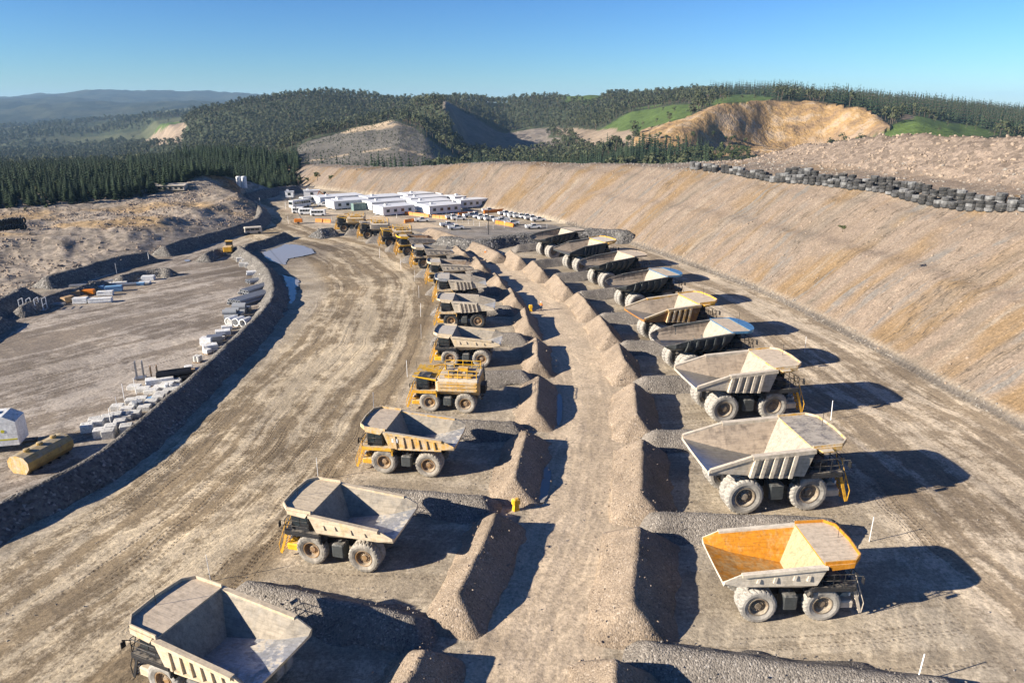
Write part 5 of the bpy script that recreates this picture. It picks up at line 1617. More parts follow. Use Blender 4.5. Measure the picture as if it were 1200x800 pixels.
def container(loc, rz, L, label, mat, z=0.0):
    r = empty('shipping_container', (loc[0], loc[1], z), rz); tag(r, label, 'container')
    b = MB(); W, H = 2.44, 2.7
    n = int(L / 0.28)
    for sg in (1, -1):
        vs = []; fs = []
        for i in range(n + 1):
            x = -L / 2 + L * i / n; y = sg * (W / 2 - (0.05 if i % 4 in (1, 2) else 0.0))
            vs += [(x, y, 0.16), (x, y, H - 0.12)]
        for i in range(n): fs.append((2 * i, 2 * i + 2, 2 * i + 3, 2 * i + 1))
        b.add(vs, fs)
    b.box(-L / 2, L / 2, -W / 2 + 0.06, W / 2 - 0.06, 0.1, H - 0.06)
    obj('shell', b.mesh('shell', [M[mat]]), r)
    f = MB()
    for x in (-L / 2, L / 2):
        for y in (-W / 2, W / 2): f.box(x - 0.07, x + 0.07, y - 0.07, y + 0.07, 0, H)
        f.box(x - 0.06, x + 0.06, -W / 2 + 0.072, W / 2 - 0.072, H - 0.12, H - 0.001); f.box(x - 0.06, x + 0.06, -W / 2 + 0.072, W / 2 - 0.072, 0.01, 0.15)
    for y in (-W / 2, W / 2):
        f.box(-L / 2 + 0.072, L / 2 - 0.072, y - 0.06, y + 0.06, H - 0.12, H - 0.002); f.box(-L / 2 + 0.072, L / 2 - 0.072, y - 0.06, y + 0.06, 0.012, 0.15)
    obj('corner_frame', f.mesh('corner_frame', [M[mat]]), r)
    for sg in (1, -1):
        d = MB(); d.box(L / 2 + 0.0, L / 2 + 0.045, min(0.02 * sg, 1.14 * sg), max(0.02 * sg, 1.14 * sg), 0.17, H - 0.14)
        for y in (0.35, 0.8): d.tube((L / 2 + 0.07, y * sg, 0.2), (L / 2 + 0.07, y * sg, H - 0.16), 0.025, 5)
        obj('door', d.mesh('door', [M[mat]]), r)
    return r


p = P(421, 247); container((p.x, p.y + 2), rz1 + 0.0, 6.1, 'grey-green shipping container beside the white offices', 'container_green')

# ------------------------------------------------------------------ light vehicles
def car_wheel():
    b = MB(); b.lathe([(0.0, -0.10), (0.20, -0.10), (0.24, -0.12), (0.36, -0.12), (0.38, -0.08), (0.38, 0.08), (0.36, 0.12), (0.24, 0.12), (0.20, 0.10), (0.0, 0.10)], 14, 'Y')
    return b.mesh('wheel', [M['rubber_dark']])


CW = car_wheel()


def ute_meshes():
    d = {}
    b = MB()        # lower body with wheel arches implied by sills
    b.hexa([(-2.55, -0.88, 0.45), (2.55, -0.88, 0.45), (2.55, 0.88, 0.45), (-2.55, 0.88, 0.45), (-2.55, -0.92, 0.98), (2.4, -0.90, 0.95), (2.4, 0.90, 0.95), (-2.55, 0.92, 0.98)])
    b.hexa([(1.0, -0.86, 0.951), (2.4, -0.86, 0.951), (2.4, 0.86, 0.951), (1.0, 0.86, 0.951), (0.95, -0.8, 1.12), (2.25, -0.8, 1.02), (2.25, 0.8, 1.02), (0.95, 0.8, 1.12)])
    b.hexa([(-0.75, -0.88, 0.97), (1.25, -0.88, 0.97), (1.25, 0.88, 0.97), (-0.75, 0.88, 0.97), (-0.6, -0.70, 1.72), (0.45, -0.70, 1.72), (0.45, 0.70, 1.72), (-0.6, 0.70, 1.72)])
    d['body'] = b.mesh('body', [M['white']])
    t = MB()        # tray
    for sg in (1, -1): t.box(-2.56, -0.78, sg * 0.94 - 0.03, sg * 0.94 + 0.03, 0.9, 1.28)
    t.box(-2.6, -2.54, -0.909, 0.909, 0.9, 1.28); t.box(-2.539, -0.78, -0.909, 0.909, 0.985, 1.0)
    d['tray'] = t.mesh('tray', [M['white']])
    ws = []
    for vs in ([(1.22, -0.72, 1.03), (1.22, 0.72, 1.03), (0.50, 0.62, 1.66), (0.50, -0.62, 1.66)],):
        w = MB(); p = [Vector(v) + Vector((0.035, 0, 0.02)) for v in vs]; q = [v + Vector((0.02, 0, 0.02)) for v in p]; w.hexa(p + q); ws.append(w.mesh('windscreen', [M['glass']]))
    for sg in (1, -1):
        w = MB(); p = [Vector((-0.62, 0.87 * sg, 1.08)), Vector((1.0, 0.87 * sg, 1.08)), Vector((0.45, 0.735 * sg, 1.62)), Vector((-0.55, 0.735 * sg, 1.62))]
        q = [v + Vector((0, 0.02 * sg, 0)) for v in p]; w.hexa(p + q); ws.append(w.mesh('side_window', [M['glass']]))
    w = MB(); w.hexa([(-0.75, -0.7, 1.12), (-0.75, 0.7, 1.12), (-0.63, 0.62, 1.62), (-0.63, -0.62, 1.62), (-0.77, -0.7, 1.12), (-0.77, 0.7, 1.12), (-0.65, 0.62, 1.62), (-0.65, -0.62, 1.62)]); ws.append(w.mesh('rear_window', [M['glass']]))
    d['win'] = ws
    b = MB(); b.box(2.552, 2.66, -0.85, 0.85, 0.42, 0.62); d['bumper'] = b.mesh('bumper', [M['frame_black']])
    ls = []
    for sg in (1, -1):
        b = MB(); b.box(2.43, 2.53, sg * 0.72 - 0.12, sg * 0.72 + 0.12, 0.72, 0.86); ls.append(b.mesh('headlight', [M['steel']]))
    d['lights'] = ls
    b = MB(); b.tube((0.1, -0.5, 1.72), (0.1, -0.5, 1.85), 0.02, 5); b.lathe([(0, 0), (0.09, 0), (0.09, 0.12), (0, 0.14)], 8, 'Z', 0, (-0.1, 0, 1.73)); d['beacon'] = b.mesh('beacon', [M['orange_plastic']])
    return d


UTE = ute_meshes()


def ute(loc, rz, label, group='white pickups in the car park', s=1.0, z=0.0, name='pickup'):
    r = empty(name, (loc[0], loc[1], z), rz, s); tag(r, label, 'pickup', group)
    b = obj('body', UTE['body'], r)
    for w in UTE['win']: obj(w.name.split('.')[0], w, b)
    obj('tray', UTE['tray'], r); obj('bumper', UTE['bumper'], r)
    for l in UTE['lights']: obj('headlight', l, r)
    obj('beacon', UTE['beacon'], b)
    for x in (-1.55, 1.6):
        for y in (-0.8, 0.8): obj('wheel', CW, r, None, (x, y, 0.38))
    return r


CARS = [(494.7, 260, 12), (525, 265.5, 18), (534.7, 269, 14), (530.7, 256.5, 20), (537.5, 258, 15), (557, 253.5, 30), (562.7, 256, 200), (568.7, 257.5, 25), (576, 258.5, 20), (586.7, 260.5, 14), (573, 248.5, 14), (592, 252, 25), (599, 253.5, 18), (603.5, 254.5, 20), (610, 255.5, 15), (617, 256, 200), (623, 257.5, 16), (631, 259.5, 14), (600, 263.5, 12), (588.5, 259, 190), (625, 268, 12), (551, 254.5, 25)]
for i, (u, v, a) in enumerate(CARS):
    p = P(u, v)
    lab = 'white work pickup parked among the rows of the site car park'
    if i == 0: lab = 'white pickup parked alone left of the car park by orange barriers'
    elif i == 1: lab = 'white pickup half behind another at the near edge of the car park'
    elif i == 2: lab = 'silver-white pickup nearest the tan windrow in the car park'
    elif i == 20: lab = 'white pickup parked by itself in front of the dark stockpile'
    elif i == 10: lab = 'white pickup at the back of the car park beside the right office'
    ute((p.x, p.y), R(a), lab)
p = P(378, 214.5, 9.0); ute((p.x, p.y), R(5), 'white pickup driving along the crest above the buses', None, 1.0, zat(p.x, p.y))


def coach(loc, rz, L, W, H, label, cat='bus', name='bus', mat='white', stripe=None, nwin=5):
    r = empty(name, (loc[0], loc[1], 0), rz); tag(r, label, cat)
    b = MB(); b.cbox(-L / 2, L / 2, -W / 2, W / 2, 0.4, H, 0.18)
    bo = obj('body', b.mesh('body', [M[mat]]), r)
    ww = (L - 1.2) / nwin
    for i in range(nwin):
        for sg in (1, -1):
            w = MB(); x = -L / 2 + 0.4 + ww * (i + 0.5); w.box(x - ww / 2 + 0.06, x + ww / 2 - 0.06, sg * (W / 2 - 0.02), sg * (W / 2 + 0.02), H * 0.52, H * 0.84); obj('side_window', w.mesh('side_window', [M['glass']]), bo)
    for sg, nm in ((1, 'windscreen'), (-1, 'rear_window')):
        w = MB(); w.box(sg * (L / 2 - 0.02), sg * (L / 2 + 0.02), -W / 2 + 0.25, W / 2 - 0.25, H * 0.45, H * 0.86); obj(nm, w.mesh(nm, [M['glass']]), bo)
    for sg in (1, -1):
        w = MB(); w.box(L / 2 - 0.01, L / 2 + 0.04, sg * W * 0.36 - 0.12, sg * W * 0.36 + 0.12, 0.7, 0.9); obj('headlight', w.mesh('headlight', [M['steel']]), r)
    if stripe:
        for sg in (1, -1):
            w = MB(); w.box(-L / 2 + 0.2, L / 2 - 0.2, sg * (W / 2 - 0.01), sg * (W / 2 + 0.012), H * 0.40, H * 0.46); obj('stripe', w.mesh('stripe', [M[stripe]]), bo)
    for x in (-L * 0.3, L * 0.32):
        for y in (-W / 2 + 0.12, W / 2 - 0.12): obj('wheel', CW, r, None, (x, y, 0.42), None, (1.15, 1.2, 1.15))
    return r


p = P(352, 243); coach((p.x, p.y), R(235), 9.0, 2.5, 3.0, 'large white bus nearer of two in the bus park', nwin=7)
p = P(362, 239.5); coach((p.x, p.y + 2), R(235), 9.0, 2.5, 3.0, 'large white bus behind the nearer bus', nwin=7)
p = P(373, 253); coach((p.x, p.y), R(8), 5.4, 1.9, 2.3, 'white minibus, rightmost of three below the buses', cat='minibus', name='minibus', nwin=4)
p = P(359, 251.5); coach((p.x, p.y), R(8), 5.0, 1.9, 2.3, 'white minibus in the middle of three', cat='minibus', name='minibus', nwin=4)
p = P(349.5, 250); coach((p.x, p.y), R(8), 4.2, 1.9, 2.3, 'white minibus, leftmost of three', cat='minibus', name='minibus', nwin=4)
p = P(297, 274); coach((p.x, p.y), R(25), 5.2, 2.0, 2.2, 'dusty cream van on the upper road below the mound', cat='van', name='dusty_van', mat='cream', nwin=3)

# ------------------------------------------------------------------ barriers, posts, people
def barrier_mesh():
    b = MB()
    for x0 in (-1.0,):
        b.hexa([(-1.0, -0.3, 0), (1.0, -0.3, 0), (1.0, 0.3, 0), (-1.0, 0.3, 0), (-1.0, -0.22, 0.25), (1.0, -0.22, 0.25), (1.0, 0.22, 0.25), (-1.0, 0.22, 0.25)])
        b.hexa([(-1.0, -0.22, 0.251), (1.0, -0.22, 0.251), (1.0, 0.22, 0.251), (-1.0, 0.22, 0.251), (-0.96, -0.1, 0.95), (0.96, -0.1, 0.95), (0.96, 0.1, 0.95), (-0.96, 0.1, 0.95)])
    return b.mesh('barrier', [M['orange_plastic']])


BARR = barrier_mesh()
def barrier_row(a, b, n, label):
    pa, pb_ = P(*a), P(*b); d = pb_ - pa; rz = math.atan2(d.y, d.x)
    for i in range(n):
        q = pa + d * ((i + 0.5) / n)
        o = obj('road_barrier', BARR, None, None, (q.x, q.y, 0.02), (0, 0, rz + random.uniform(-0.08, 0.08)))
        o.scale = (min(1.3, d.length / n / 2.05), 1.2, 1.15)
        tag(o, label, 'barrier', 'orange plastic barriers')


barrier_row((470, 251), (503, 254.5), 7, 'orange plastic barrier in the row before the front office')
barrier_row((507, 255.5), (524, 257), 4, 'orange plastic barrier in the row at the office corner')
barrier_row((537, 253), (554, 251.5), 5, 'orange plastic barrier in the row below the office windows')
barrier_row((567, 250), (590, 248), 6, 'orange plastic barrier in the row at the back of the car park')
barrier_row((474, 261.5), (490, 259), 4, 'orange plastic barrier near the lone left pickup')
barrier_row((581, 262), (602, 266), 5, 'orange plastic barrier between car park rows')
barrier_row((370, 260), (388, 261), 3, 'orange plastic barrier below the minibuses')


def post_mesh():
    b = MB(); b.box(-0.045, 0.045, -0.03, 0.03, -0.2, 2.7); me = b.mesh('guide_post', [M['white_clean']])
    c = MB(); c.box(-0.05, 0.05, 0.031, 0.04, 2.2, 2.5); return me, c.mesh('reflector', [M['red_light']])


POST, REFL = post_mesh()
def post(x, y, label, group=None, h=1.0, tilt=0.0):
    o = obj('guide_post', POST, None, None, (x, y, zat(x, y)), (random.uniform(-0.04, 0.04), tilt + random.uniform(-0.04, 0.04), random.uniform(0, 3)), (0.75, 0.75, h * 0.95))
    tag(o, label, 'post', group)


for (u, v), who in (((1018.5, 634), 'the orange-trayed truck canopy'), ((1074, 801), 'the bottom right corner'), ((247, 681), 'the bottom left cream truck'), ((373, 562), 'the second left truck canopy'), ((438, 481), 'the yellow-sided truck canopy'), ((477.5, 442), 'the middle water truck'), ((493.5, 397), 'the cream grey-trayed truck'), ((493, 371), 'the sixth left truck'), ((491, 349), 'the seventh left truck'), ((486, 330), 'the brown-trayed truck'), ((470, 316), 'the ninth left truck'), ((445, 302), 'the tenth left truck'), ((973.5, 492), 'the big taupe truck canopy'), ((943, 412), 'the rusty brown truck')):
    p = P(u, v); post(p.x, p.y, 'slim white guide post standing beside %s' % who, 'guide posts at the truck bays')
for (u, v), who in (((137, 321), 'nearest on the left along the upper road'), ((175, 308), 'second along the upper road'), ((234, 287), 'third along the upper road'), ((305, 240), 'beside the mound bend'), ((338, 262), 'left of the minibuses'), ((335, 245), 'left of the large buses'), ((389, 262), 'left of the far water truck')):
    p = P(u, v); post(p.x, p.y, 'white guide post ' + who, 'guide posts along the upper road')
for k, (u, v) in enumerate(((535, 260), (542, 261), (549, 262.5), (555, 264), (562, 265.5), (570, 267), (578, 268.5), (465, 256), (498, 249), (523, 253), (591, 267), (641, 268))):
    p = P(u, v); post(p.x, p.y, 'short white bollard post marking the car park aisles', 'car park bollards', 0.62)
b = MB(); b.tube((0, 0, 0), (0, 0, 7.5), 0.12, 8, r2=0.07); lp = b.mesh('lamp_pole', [M['frame_black']])
p = P(572.5, 275); o = obj('lamp_pole', lp, None, None, (p.x, p.y, 0)); b = MB(); b.cbox(-0.1, 0.9, -0.18, 0.18, 7.45, 7.6, 0.03); obj('lamp_head', b.mesh('lamp_head', [M['steel']]), o)
tag(o, 'tall dark pole at the edge of the car park by the stockpile', 'lamp post')


def person(loc, rz, label, stride=0.25):
    """one continuous skinned body with shirt, trousers and hard hat over it"""
    r = empty('person', (loc[0], loc[1], 0.02), rz); tag(r, label, 'person', 'workers on the central road')
    def skinned(name, joints, edges, mat, sub=1):
        me = bpy.data.meshes.new(name); me.from_pydata([j[0] for j in joints], edges, [])
        o = obj(name, me, r); o.data.materials.append(mat)
        md = o.modifiers.new('skin', 'SKIN'); 
        for i, j in enumerate(joints): me.skin_vertices[0].data[i].radius = (j[1], j[1]) if not isinstance(j[1], tuple) else j[1]
        me.skin_vertices[0].data[0].use_root = True
        s = o.modifiers.new('sub', 'SUBSURF'); s.levels = sub; s.render_levels = sub
        return o
    st = stride
    J = [((0, 0, 0.95), 0.13), ((0, 0, 1.2), 0.13), ((0, 0, 1.42), 0.14), ((0, 0, 1.53), 0.06), ((0.02, 0, 1.62), 0.09), ((0.03, 0, 1.73), 0.085),
         ((0, 0.19, 1.42), 0.065), ((-0.05, 0.25, 1.15), 0.05), ((0.08, 0.26, 0.92), 0.04), ((0.14, 0.26, 0.83), 0.035), ((0, -0.19, 1.42), 0.065), ((0.05, -0.25, 1.15), 0.05), ((0.2, -0.25, 0.95), 0.04), ((0.27, -0.25, 0.87), 0.035),
         ((0, 0.1, 0.9), 0.10), ((st * 0.5, 0.11, 0.5), 0.07), ((st * 0.7, 0.11, 0.09), 0.05), ((st * 0.7 + 0.17, 0.12, 0.04), 0.04), ((0, -0.1, 0.9), 0.10), ((-st * 0.3, -0.11, 0.5), 0.07), ((-st, -0.11, 0.1), 0.05), ((-st + 0.16, -0.12, 0.04), 0.04)]
    Ed = [(0, 1), (1, 2), (2, 3), (3, 4), (4, 5), (2, 6), (6, 7), (7, 8), (8, 9), (2, 10), (10, 11), (11, 12), (12, 13), (0, 14), (14, 15), (15, 16), (16, 17), (0, 18), (18, 19), (19, 20), (20, 21)]
    skinned('body', J, Ed, M['skin'])
    sh = [((J[i][0]), J[i][1] + 0.022) for i in (0, 1, 2, 6, 7, 8, 10, 11, 12)]
    skinned('shirt', sh, [(0, 1), (1, 2), (2, 3), (3, 4), (4, 5), (2, 6), (6, 7), (7, 8)], M['hivis'])
    tr = [((0, 0, 0.98), 0.145)] + [((J[i][0]), J[i][1] + 0.02) for i in (14, 15, 16, 18, 19, 20)]
    skinned('trousers', tr, [(0, 1), (1, 2), (2, 3), (0, 4), (4, 5), (5, 6)], M['navy'])
    b = MB(); b.lathe([(0.17, 0.0), (0.125, 0.015), (0.115, 0.07), (0.07, 0.115), (0.0, 0.13)], 12, 'Z', 0, (0.03, 0, 1.735)); obj('hard_hat', b.mesh('hard_hat', [M['white_clean']], smooth=True), r)


p = P(634, 364); person((p.x, p.y), R(60), 'worker in orange shirt and navy trousers walking on the central road')
p = P(569, 301); person((p.x, p.y), R(80), 'worker in orange shirt far up the road, nearer of two')
p = P(554, 291.5); person((p.x, p.y), R(80), 'worker in orange shirt farthest up the road')


def marker(loc, label):
    r = empty('marker_stand', (loc[0], loc[1], 0), random.uniform(0, 0.6)); tag(r, label, 'marker', 'yellow berm markers')
    b = MB(); b.cbox(-0.38, 0.38, -0.3, 0.3, 0.75, 1.35, 0.12); obj('head', b.mesh('head', [M['bright_yellow']]), r)
    b = MB(); b.hexa([(-0.3, -0.25, 0), (0.3, -0.25, 0), (0.3, 0.25, 0), (-0.3, 0.25, 0), (-0.2, -0.18, 0.749), (0.2, -0.18, 0.749), (0.2, 0.18, 0.749), (-0.2, 0.18, 0.749)]); obj('base', b.mesh('base', [M['bright_yellow']]), r)


p = P(604.5, 598); marker((p.x, p.y), 'yellow marker on the near left road edge below a berm end')
p = P(622, 365); marker((p.x, p.y), 'yellow marker at the road edge beside the walking worker')

# ------------------------------------------------------------------ yard
def blocks(pts, size, label, group, jitter=0.1, mat='concrete', name='concrete_block'):
    b = MB(); L, W, H = size; b.cbox(-L / 2, L / 2, -W / 2, W / 2, 0, H, 0.05)
    b.box(-L * 0.25 - 0.07, -L * 0.25 + 0.07, -0.02, 0.02, H + 0.002, H + 0.07); b.box(L * 0.25 - 0.07, L * 0.25 + 0.07, -0.02, 0.02, H + 0.002, H + 0.07)
    me = b.mesh(name, [M[mat]])
    for (u, v, rz, lev) in pts:
        p = P(u, v)
        o = obj(name, me, None, None, (p.x, p.y, lev * H + zat(p.x, p.y) - 0.03), (0, 0, R(rz + random.uniform(-4, 4))))
        tag(o, label, 'concrete block', group)


B1 = [(103, 505, 20, 0), (116, 500, 20, 0), (127, 495, 20, 0), (118, 511, 20, 0), (131, 506, 20, 0), (142, 500, 20, 0), (112, 498, 20, 0), (137, 492, 20, 0), (128, 512, 20, 0), (149, 506, 20, 0)]
blocks(B1, (1.35, 1.25, 1.0), 'pale concrete block in the cluster nearest the yellow tank', 'concrete blocks by the tank')
B2 = [(138, 479, 15, 0), (150, 482, 15, 0), (160, 476, 15, 0), (170, 480, 15, 0), (166, 470, 15, 0), (178, 473, 15, 0), (186, 468, 15, 0), (155, 472, 15, 0), (148, 491, 15, 0), (158, 487, 15, 0)]
blocks(B2, (1.5, 1.2, 0.65), 'flat concrete block in the middle cluster along the bund', 'concrete blocks, middle cluster')
B3 = [(158, 455, 10, 0), (168, 458, 10, 0), (178, 460, 10, 0), (188, 456, 10, 0), (197, 452, 10, 0), (205, 449, 10, 0), (190, 463, 10, 0), (200, 459, 10, 0), (208, 455, 10, 0)]
blocks(B3, (1.7, 1.2, 0.55), 'flat concrete slab in the cluster below the steel racks', 'concrete blocks, far cluster')
B4 = [(283, 306, 15, 0), (289, 308, 15, 0), (295, 310, 15, 0), (286, 312, 15, 0), (293, 313, 15, 0)]
blocks(B4, (2.2, 1.2, 1.0), 'pale concrete block beside the loader at the top of the yard', 'concrete blocks by the loader')


def pipes(u, v, rz, L, r, n, layers, label, mat='pipe_grey', group=None):
    p = P(u, v); root = empty('pipe_bundle', (p.x, p.y, zat(p.x, p.y) - 0.02), R(rz)); tag(root, label, 'pipe bundle', group)
    b = MB()
    b.lathe([(r, -L / 2), (r, L / 2), (r * 0.8, L / 2), (r * 0.8, -L / 2)], 12, 'X', closed=True)
    me = b.mesh('pipe', [M[mat]], smooth=False)
    for k in range(layers):
        for i in range(n - k):
            obj('pipe', me, root, None, (random.uniform(-0.2, 0.2), (i + k * 0.5 - n / 2) * r * 2.03, r + k * r * 1.75))


pipes(294, 352, 62, 9, 0.32, 6, 2, 'stack of long grey pipes on the bund side of the yard')
pipes(303, 340, 66, 9, 0.32, 5, 2, 'second stack of long grey pipes farther up the bund')
pipes(300, 330, 40, 4, 0.4, 3, 1, 'short grey pipes lying near the top of the bund')
pipes(282, 366, 10, 2.4, 0.5, 3, 2, 'bundle of short grey culvert pipes below the long pipes')
pipes(272, 372, 10, 2.4, 0.5, 3, 2, 'pair of stacked culvert pipe bundles beside the bund')
pipes(277, 380, 70, 2.0, 0.75, 3, 1, 'three short white drums lying in a row', 'white')
pipes(225, 436, 25, 7, 0.22, 5, 1, 'long thin pipes lying along the bund below the racks', 'steel')
pipes(206, 443, 25, 4.5, 0.35, 4, 2, 'dark pipe bundle beside the steel racks', 'black_poly')


def crate_stack(u, v, rz, size, n, label, mat, name='panel_stack', cat='panel stack', group=None):
    p = P(u, v); L, W, H = size
    root = empty(name, (p.x, p.y, zat(p.x, p.y) - 0.02), R(rz)); tag(root, label, cat, group)
    b = MB(); b.cbox(-L / 2, L / 2, -W / 2, W / 2, 0, H, min(0.03, H * 0.3)); me = b.mesh('panel', [M[mat]])
    bb = MB(); bb.box(-0.06, 0.06, -W / 2, W / 2, 0, 0.1); be = bb.mesh('bearer', [M['timber']])
    for x in (-L * 0.3, L * 0.3): obj('bearer', be, root, None, (x, 0, 0))
    for i in range(n): obj('panel', me, root, None, (random.uniform(-0.06, 0.06), random.uniform(-0.05, 0.05), 0.102 + i * (H + 0.02)), (0, 0, random.uniform(-0.03, 0.03)))


STK = [(95, 355, 10, (2.6, 1.4, 0.2), 5, 'white'), (118, 354, 12, (4.2, 1.4, 0.2), 4, 'white'), (88, 348, 40, (2.0, 1.3, 0.25), 4, 'timber'), (104, 345, 5, (2.4, 1.2, 0.3), 3, 'orange_plastic'), (80, 354, 70, (2.2, 1.2, 0.25), 4, 'timber'), (112, 340, 15, (3.5, 1.1, 0.16), 5, 'blue_wrap'), (124, 346, 12, (3.0, 1.2, 0.2), 4, 'white'), (134, 341, 18, (3.2, 1.4, 0.25), 4, 'blue_wrap'), (136, 334, 18, (4.5, 1.0, 0.14), 4, 'white'), (66, 358, 12, (3.2, 1.0, 0.2), 2, 'steel'), (148, 335, 20, (4.0, 1.1, 0.15), 3, 'steel'), (160, 334, 15, (3.2, 1.1, 0.15), 3, 'blue_wrap'), (152, 329, 20, (5.5, 0.9, 0.12), 3, 'steel'), (166, 325, 20, (5.5, 0.9, 0.12), 3, 'blue_wrap'), (174, 328, 10, (2.6, 1.4, 0.3), 3, 'white'), (170, 332, 10, (2.4, 1.2, 0.2), 2, 'white'), (91, 336, 15, (3.2, 1.0, 0.2), 2, 'steel'), (126, 331, 18, (4.0, 0.9, 0.12), 3, 'steel'), (98, 351, 70, (1.6, 1.2, 0.3), 2, 'timber')]
NICE = {'white': 'white', 'timber': 'brown timber', 'orange_plastic': 'orange', 'blue_wrap': 'blue-wrapped', 'steel': 'grey steel'}
for i, (u, v, rz, sz, n, mt) in enumerate(STK):
    crate_stack(u, v, rz, sz, n, 'stack of %s panels in the scrap pile by the yard bund' % NICE[mt], mt, group='panel stacks in the scrap pile')
for i, (u, v, rz, sz, n, mt, lab) in enumerate([(188, 449, 25, (3.6, 1.5, 0.18), 4, 'white', 'stack of white panels beside the steel racks'), (216, 440, 25, (3.0, 1.2, 0.2), 3, 'timber', 'stack of timber beside the long thin pipes'), (247, 410, 30, (2.2, 1.4, 0.3), 3, 'white', 'small white panel stack against the bund'), (252, 402, 20, (2.4, 1.6, 0.3), 4, 'steel', 'grey steel stack against the bund'), (262, 392, 20, (2.4, 1.6, 0.25), 3, 'white', 'white stack between drums and steel stack'), (258, 396, 40, (1.8, 1.2, 0.3), 2, 'steel', 'low grey stack between drums and bund'), (266, 386, 20, (1.8, 1.2, 0.3), 2, 'white', 'low white stack below the drums'), (243, 404, 0, (1.8, 1.4, 0.3), 4, 'white', 'white crate stack on the yard side of the grey stack'), (296, 322, 20, (2.6, 1.6, 0.25), 3, 'white', 'white stack at the top of the bund near the loader')]):
    crate_stack(u, v, rz, sz, n, lab, mt)


def rack(u, v, rz, L, W, H, nx, label, mat='white'):
    p = P(u, v); r = empty('steel_rack', (p.x, p.y, zat(p.x, p.y) - 0.02), R(rz)); tag(r, label, 'rack')
    b = MB()
    for i in range(nx + 1):
        x = -L / 2 + L * i / nx
        for y in (-W / 2, W / 2): b.beam((x, y, 0), (x, y, H), 0.12, 0.12)
        b.beam((x, -W / 2, H), (x, W / 2, H), 0.1, 0.1); b.beam((x, -W / 2, H * 0.5), (x, W / 2, H * 0.5), 0.1, 0.1)
    obj('upright_frame', b.mesh('upright_frame', [M[mat]]), r)
    b = MB(); b.box(-L / 2 - 0.3, L / 2 + 0.3, -W / 2 - 0.2, W / 2 + 0.2, 0.1, 0.28); obj('base', b.mesh('base', [M['steel']]), r)


rack(40, 364, 12, 4.0, 1.8, 2.4, 3, 'white open steel frame standing on a skid at the left yard edge')
rack(165, 444, 20, 0.9, 0.8, 2.6, 1, 'tall narrow pale steel frame above the concrete slabs', 'steel')
rack(182, 446, 20, 0.8, 0.7, 2.2, 1, 'rusty narrow steel frame above the concrete slabs', 'timber')
for (u, v), who in (((130, 500), 'the near concrete blocks'), ((139, 485), 'the middle concrete blocks'), ((146, 470), 'the flat slabs'), ((160, 462), 'the steel frames')):
    p = P(u, v); post(p.x, p.y, 'thin white marker post by %s' % who, 'marker posts among the blocks', 0.95)

# pallets and small stacks strung along the inner foot of the bund
lb = [P(u, v, 0) for u, v in ((150, 490), (172, 478), (186, 470), (205, 456), (216, 447), (228, 436), (238, 424), (246, 414), (254, 406), (262, 398), (270, 390), (279, 381), (287, 372), (293, 364), (306, 346), (311, 336), (309, 326), (300, 314))]
rq = random.Random(31)
for k, c_ in enumerate(lb):
    root = empty('loaded_pallet', (c_.x - rq.uniform(0.2, 1.2), c_.y, zat(c_.x, c_.y) - 0.02), rq.uniform(0, 1.5)); tag(root, 'small loaded pallet in the line along the inner foot of the yard bund', 'pallet', 'pallets along the yard bund')
    b = MB()
    for y in (-0.5, 0.0, 0.5): b.box(-0.6, 0.6, y - 0.06, y + 0.06, 0, 0.12)
    for x in (-0.5, -0.25, 0.0, 0.25, 0.5): b.box(x - 0.09, x + 0.09, -0.56, 0.56, 0.122, 0.15)
    obj('pallet', b.mesh('pallet', [M['timber']]), root)
    hh = rq.uniform(0.35, 1.0); mt = rq.choice(('white', 'pipe_grey', 'concrete', 'white', 'blue_wrap', 'steel'))
    b = MB()
    if rq.random() < 0.4:
        for q in (-0.28, 0.28):
            for w_ in (-0.28, 0.28): b.lathe([(0, 0.152), (0.26, 0.152), (0.26, 0.152 + hh), (0, 0.152 + hh)], 10, 'Z', 0, (q, w_, 0))
    else:
        b.cbox(-0.55, 0.55, -0.5, 0.5, 0.152, 0.152 + hh, 0.06)
    obj('load', b.mesh('load', [M[mt]]), root)

# steel tank body lying at the bund
p0, p1 = P(26, 560), P(77, 532)
d = p1 - p0; L = d.length * 1.05
r = empty('water_tank', ((p0.x + p1.x) / 2 - 0.6, (p0.y + p1.y) / 2 + 0.8, zat((p0.x + p1.x) / 2, (p0.y + p1.y) / 2)), math.atan2(d.y, d.x)); tag(r, 'old yellow and beige steel tank lying beside the bund', 'tank')
b = MB(); secs = []
for x in (-L / 2, L / 2):
    s = [(x, y * 1.15, z * 1.0) for (y, z) in ((-0.7, 0.15), (-1.15, 0.8), (-1.15, 1.5), (-0.75, 2.05), (0.0, 2.2), (0.75, 2.05), (1.15, 1.5), (1.15, 0.8), (0.7, 0.15))]
    secs.append(s + [s[0]])
loft(b, secs, (False, False)); b.add(secs[1][:9], [tuple(range(9))]); b.add(secs[0][:9], [tuple(range(9))], 1)
M['old_tank'] = paint_mat('faded_yellow_tank', (0.46, 0.31, 0.10), 0.30, (0.34, 0.29, 0.21), rough=0.45, metal=0.2, rust=0.25)
tk = obj('shell', b.mesh('shell', [M['old_tank'], M['yellow_dusty']]), r)
for x in (-L * 0.28, 0.0, L * 0.3):
    b = MB(); b.lathe([(0.32, 0), (0.32, 0.25), (0.24, 0.3), (0, 0.32)], 12, 'Z', 0, (x, 0, 2.18)); obj('hatch', b.mesh('hatch', [M['old_tank']]), tk)
for x in (-L * 0.4, -L * 0.2, 0, L * 0.2, L * 0.4):
    b = MB(); b.box(x - 0.1, x + 0.1, -1.0, 1.0, 0.0, 0.25); obj('skid', b.mesh('skid', [M['frame_black']]), r)

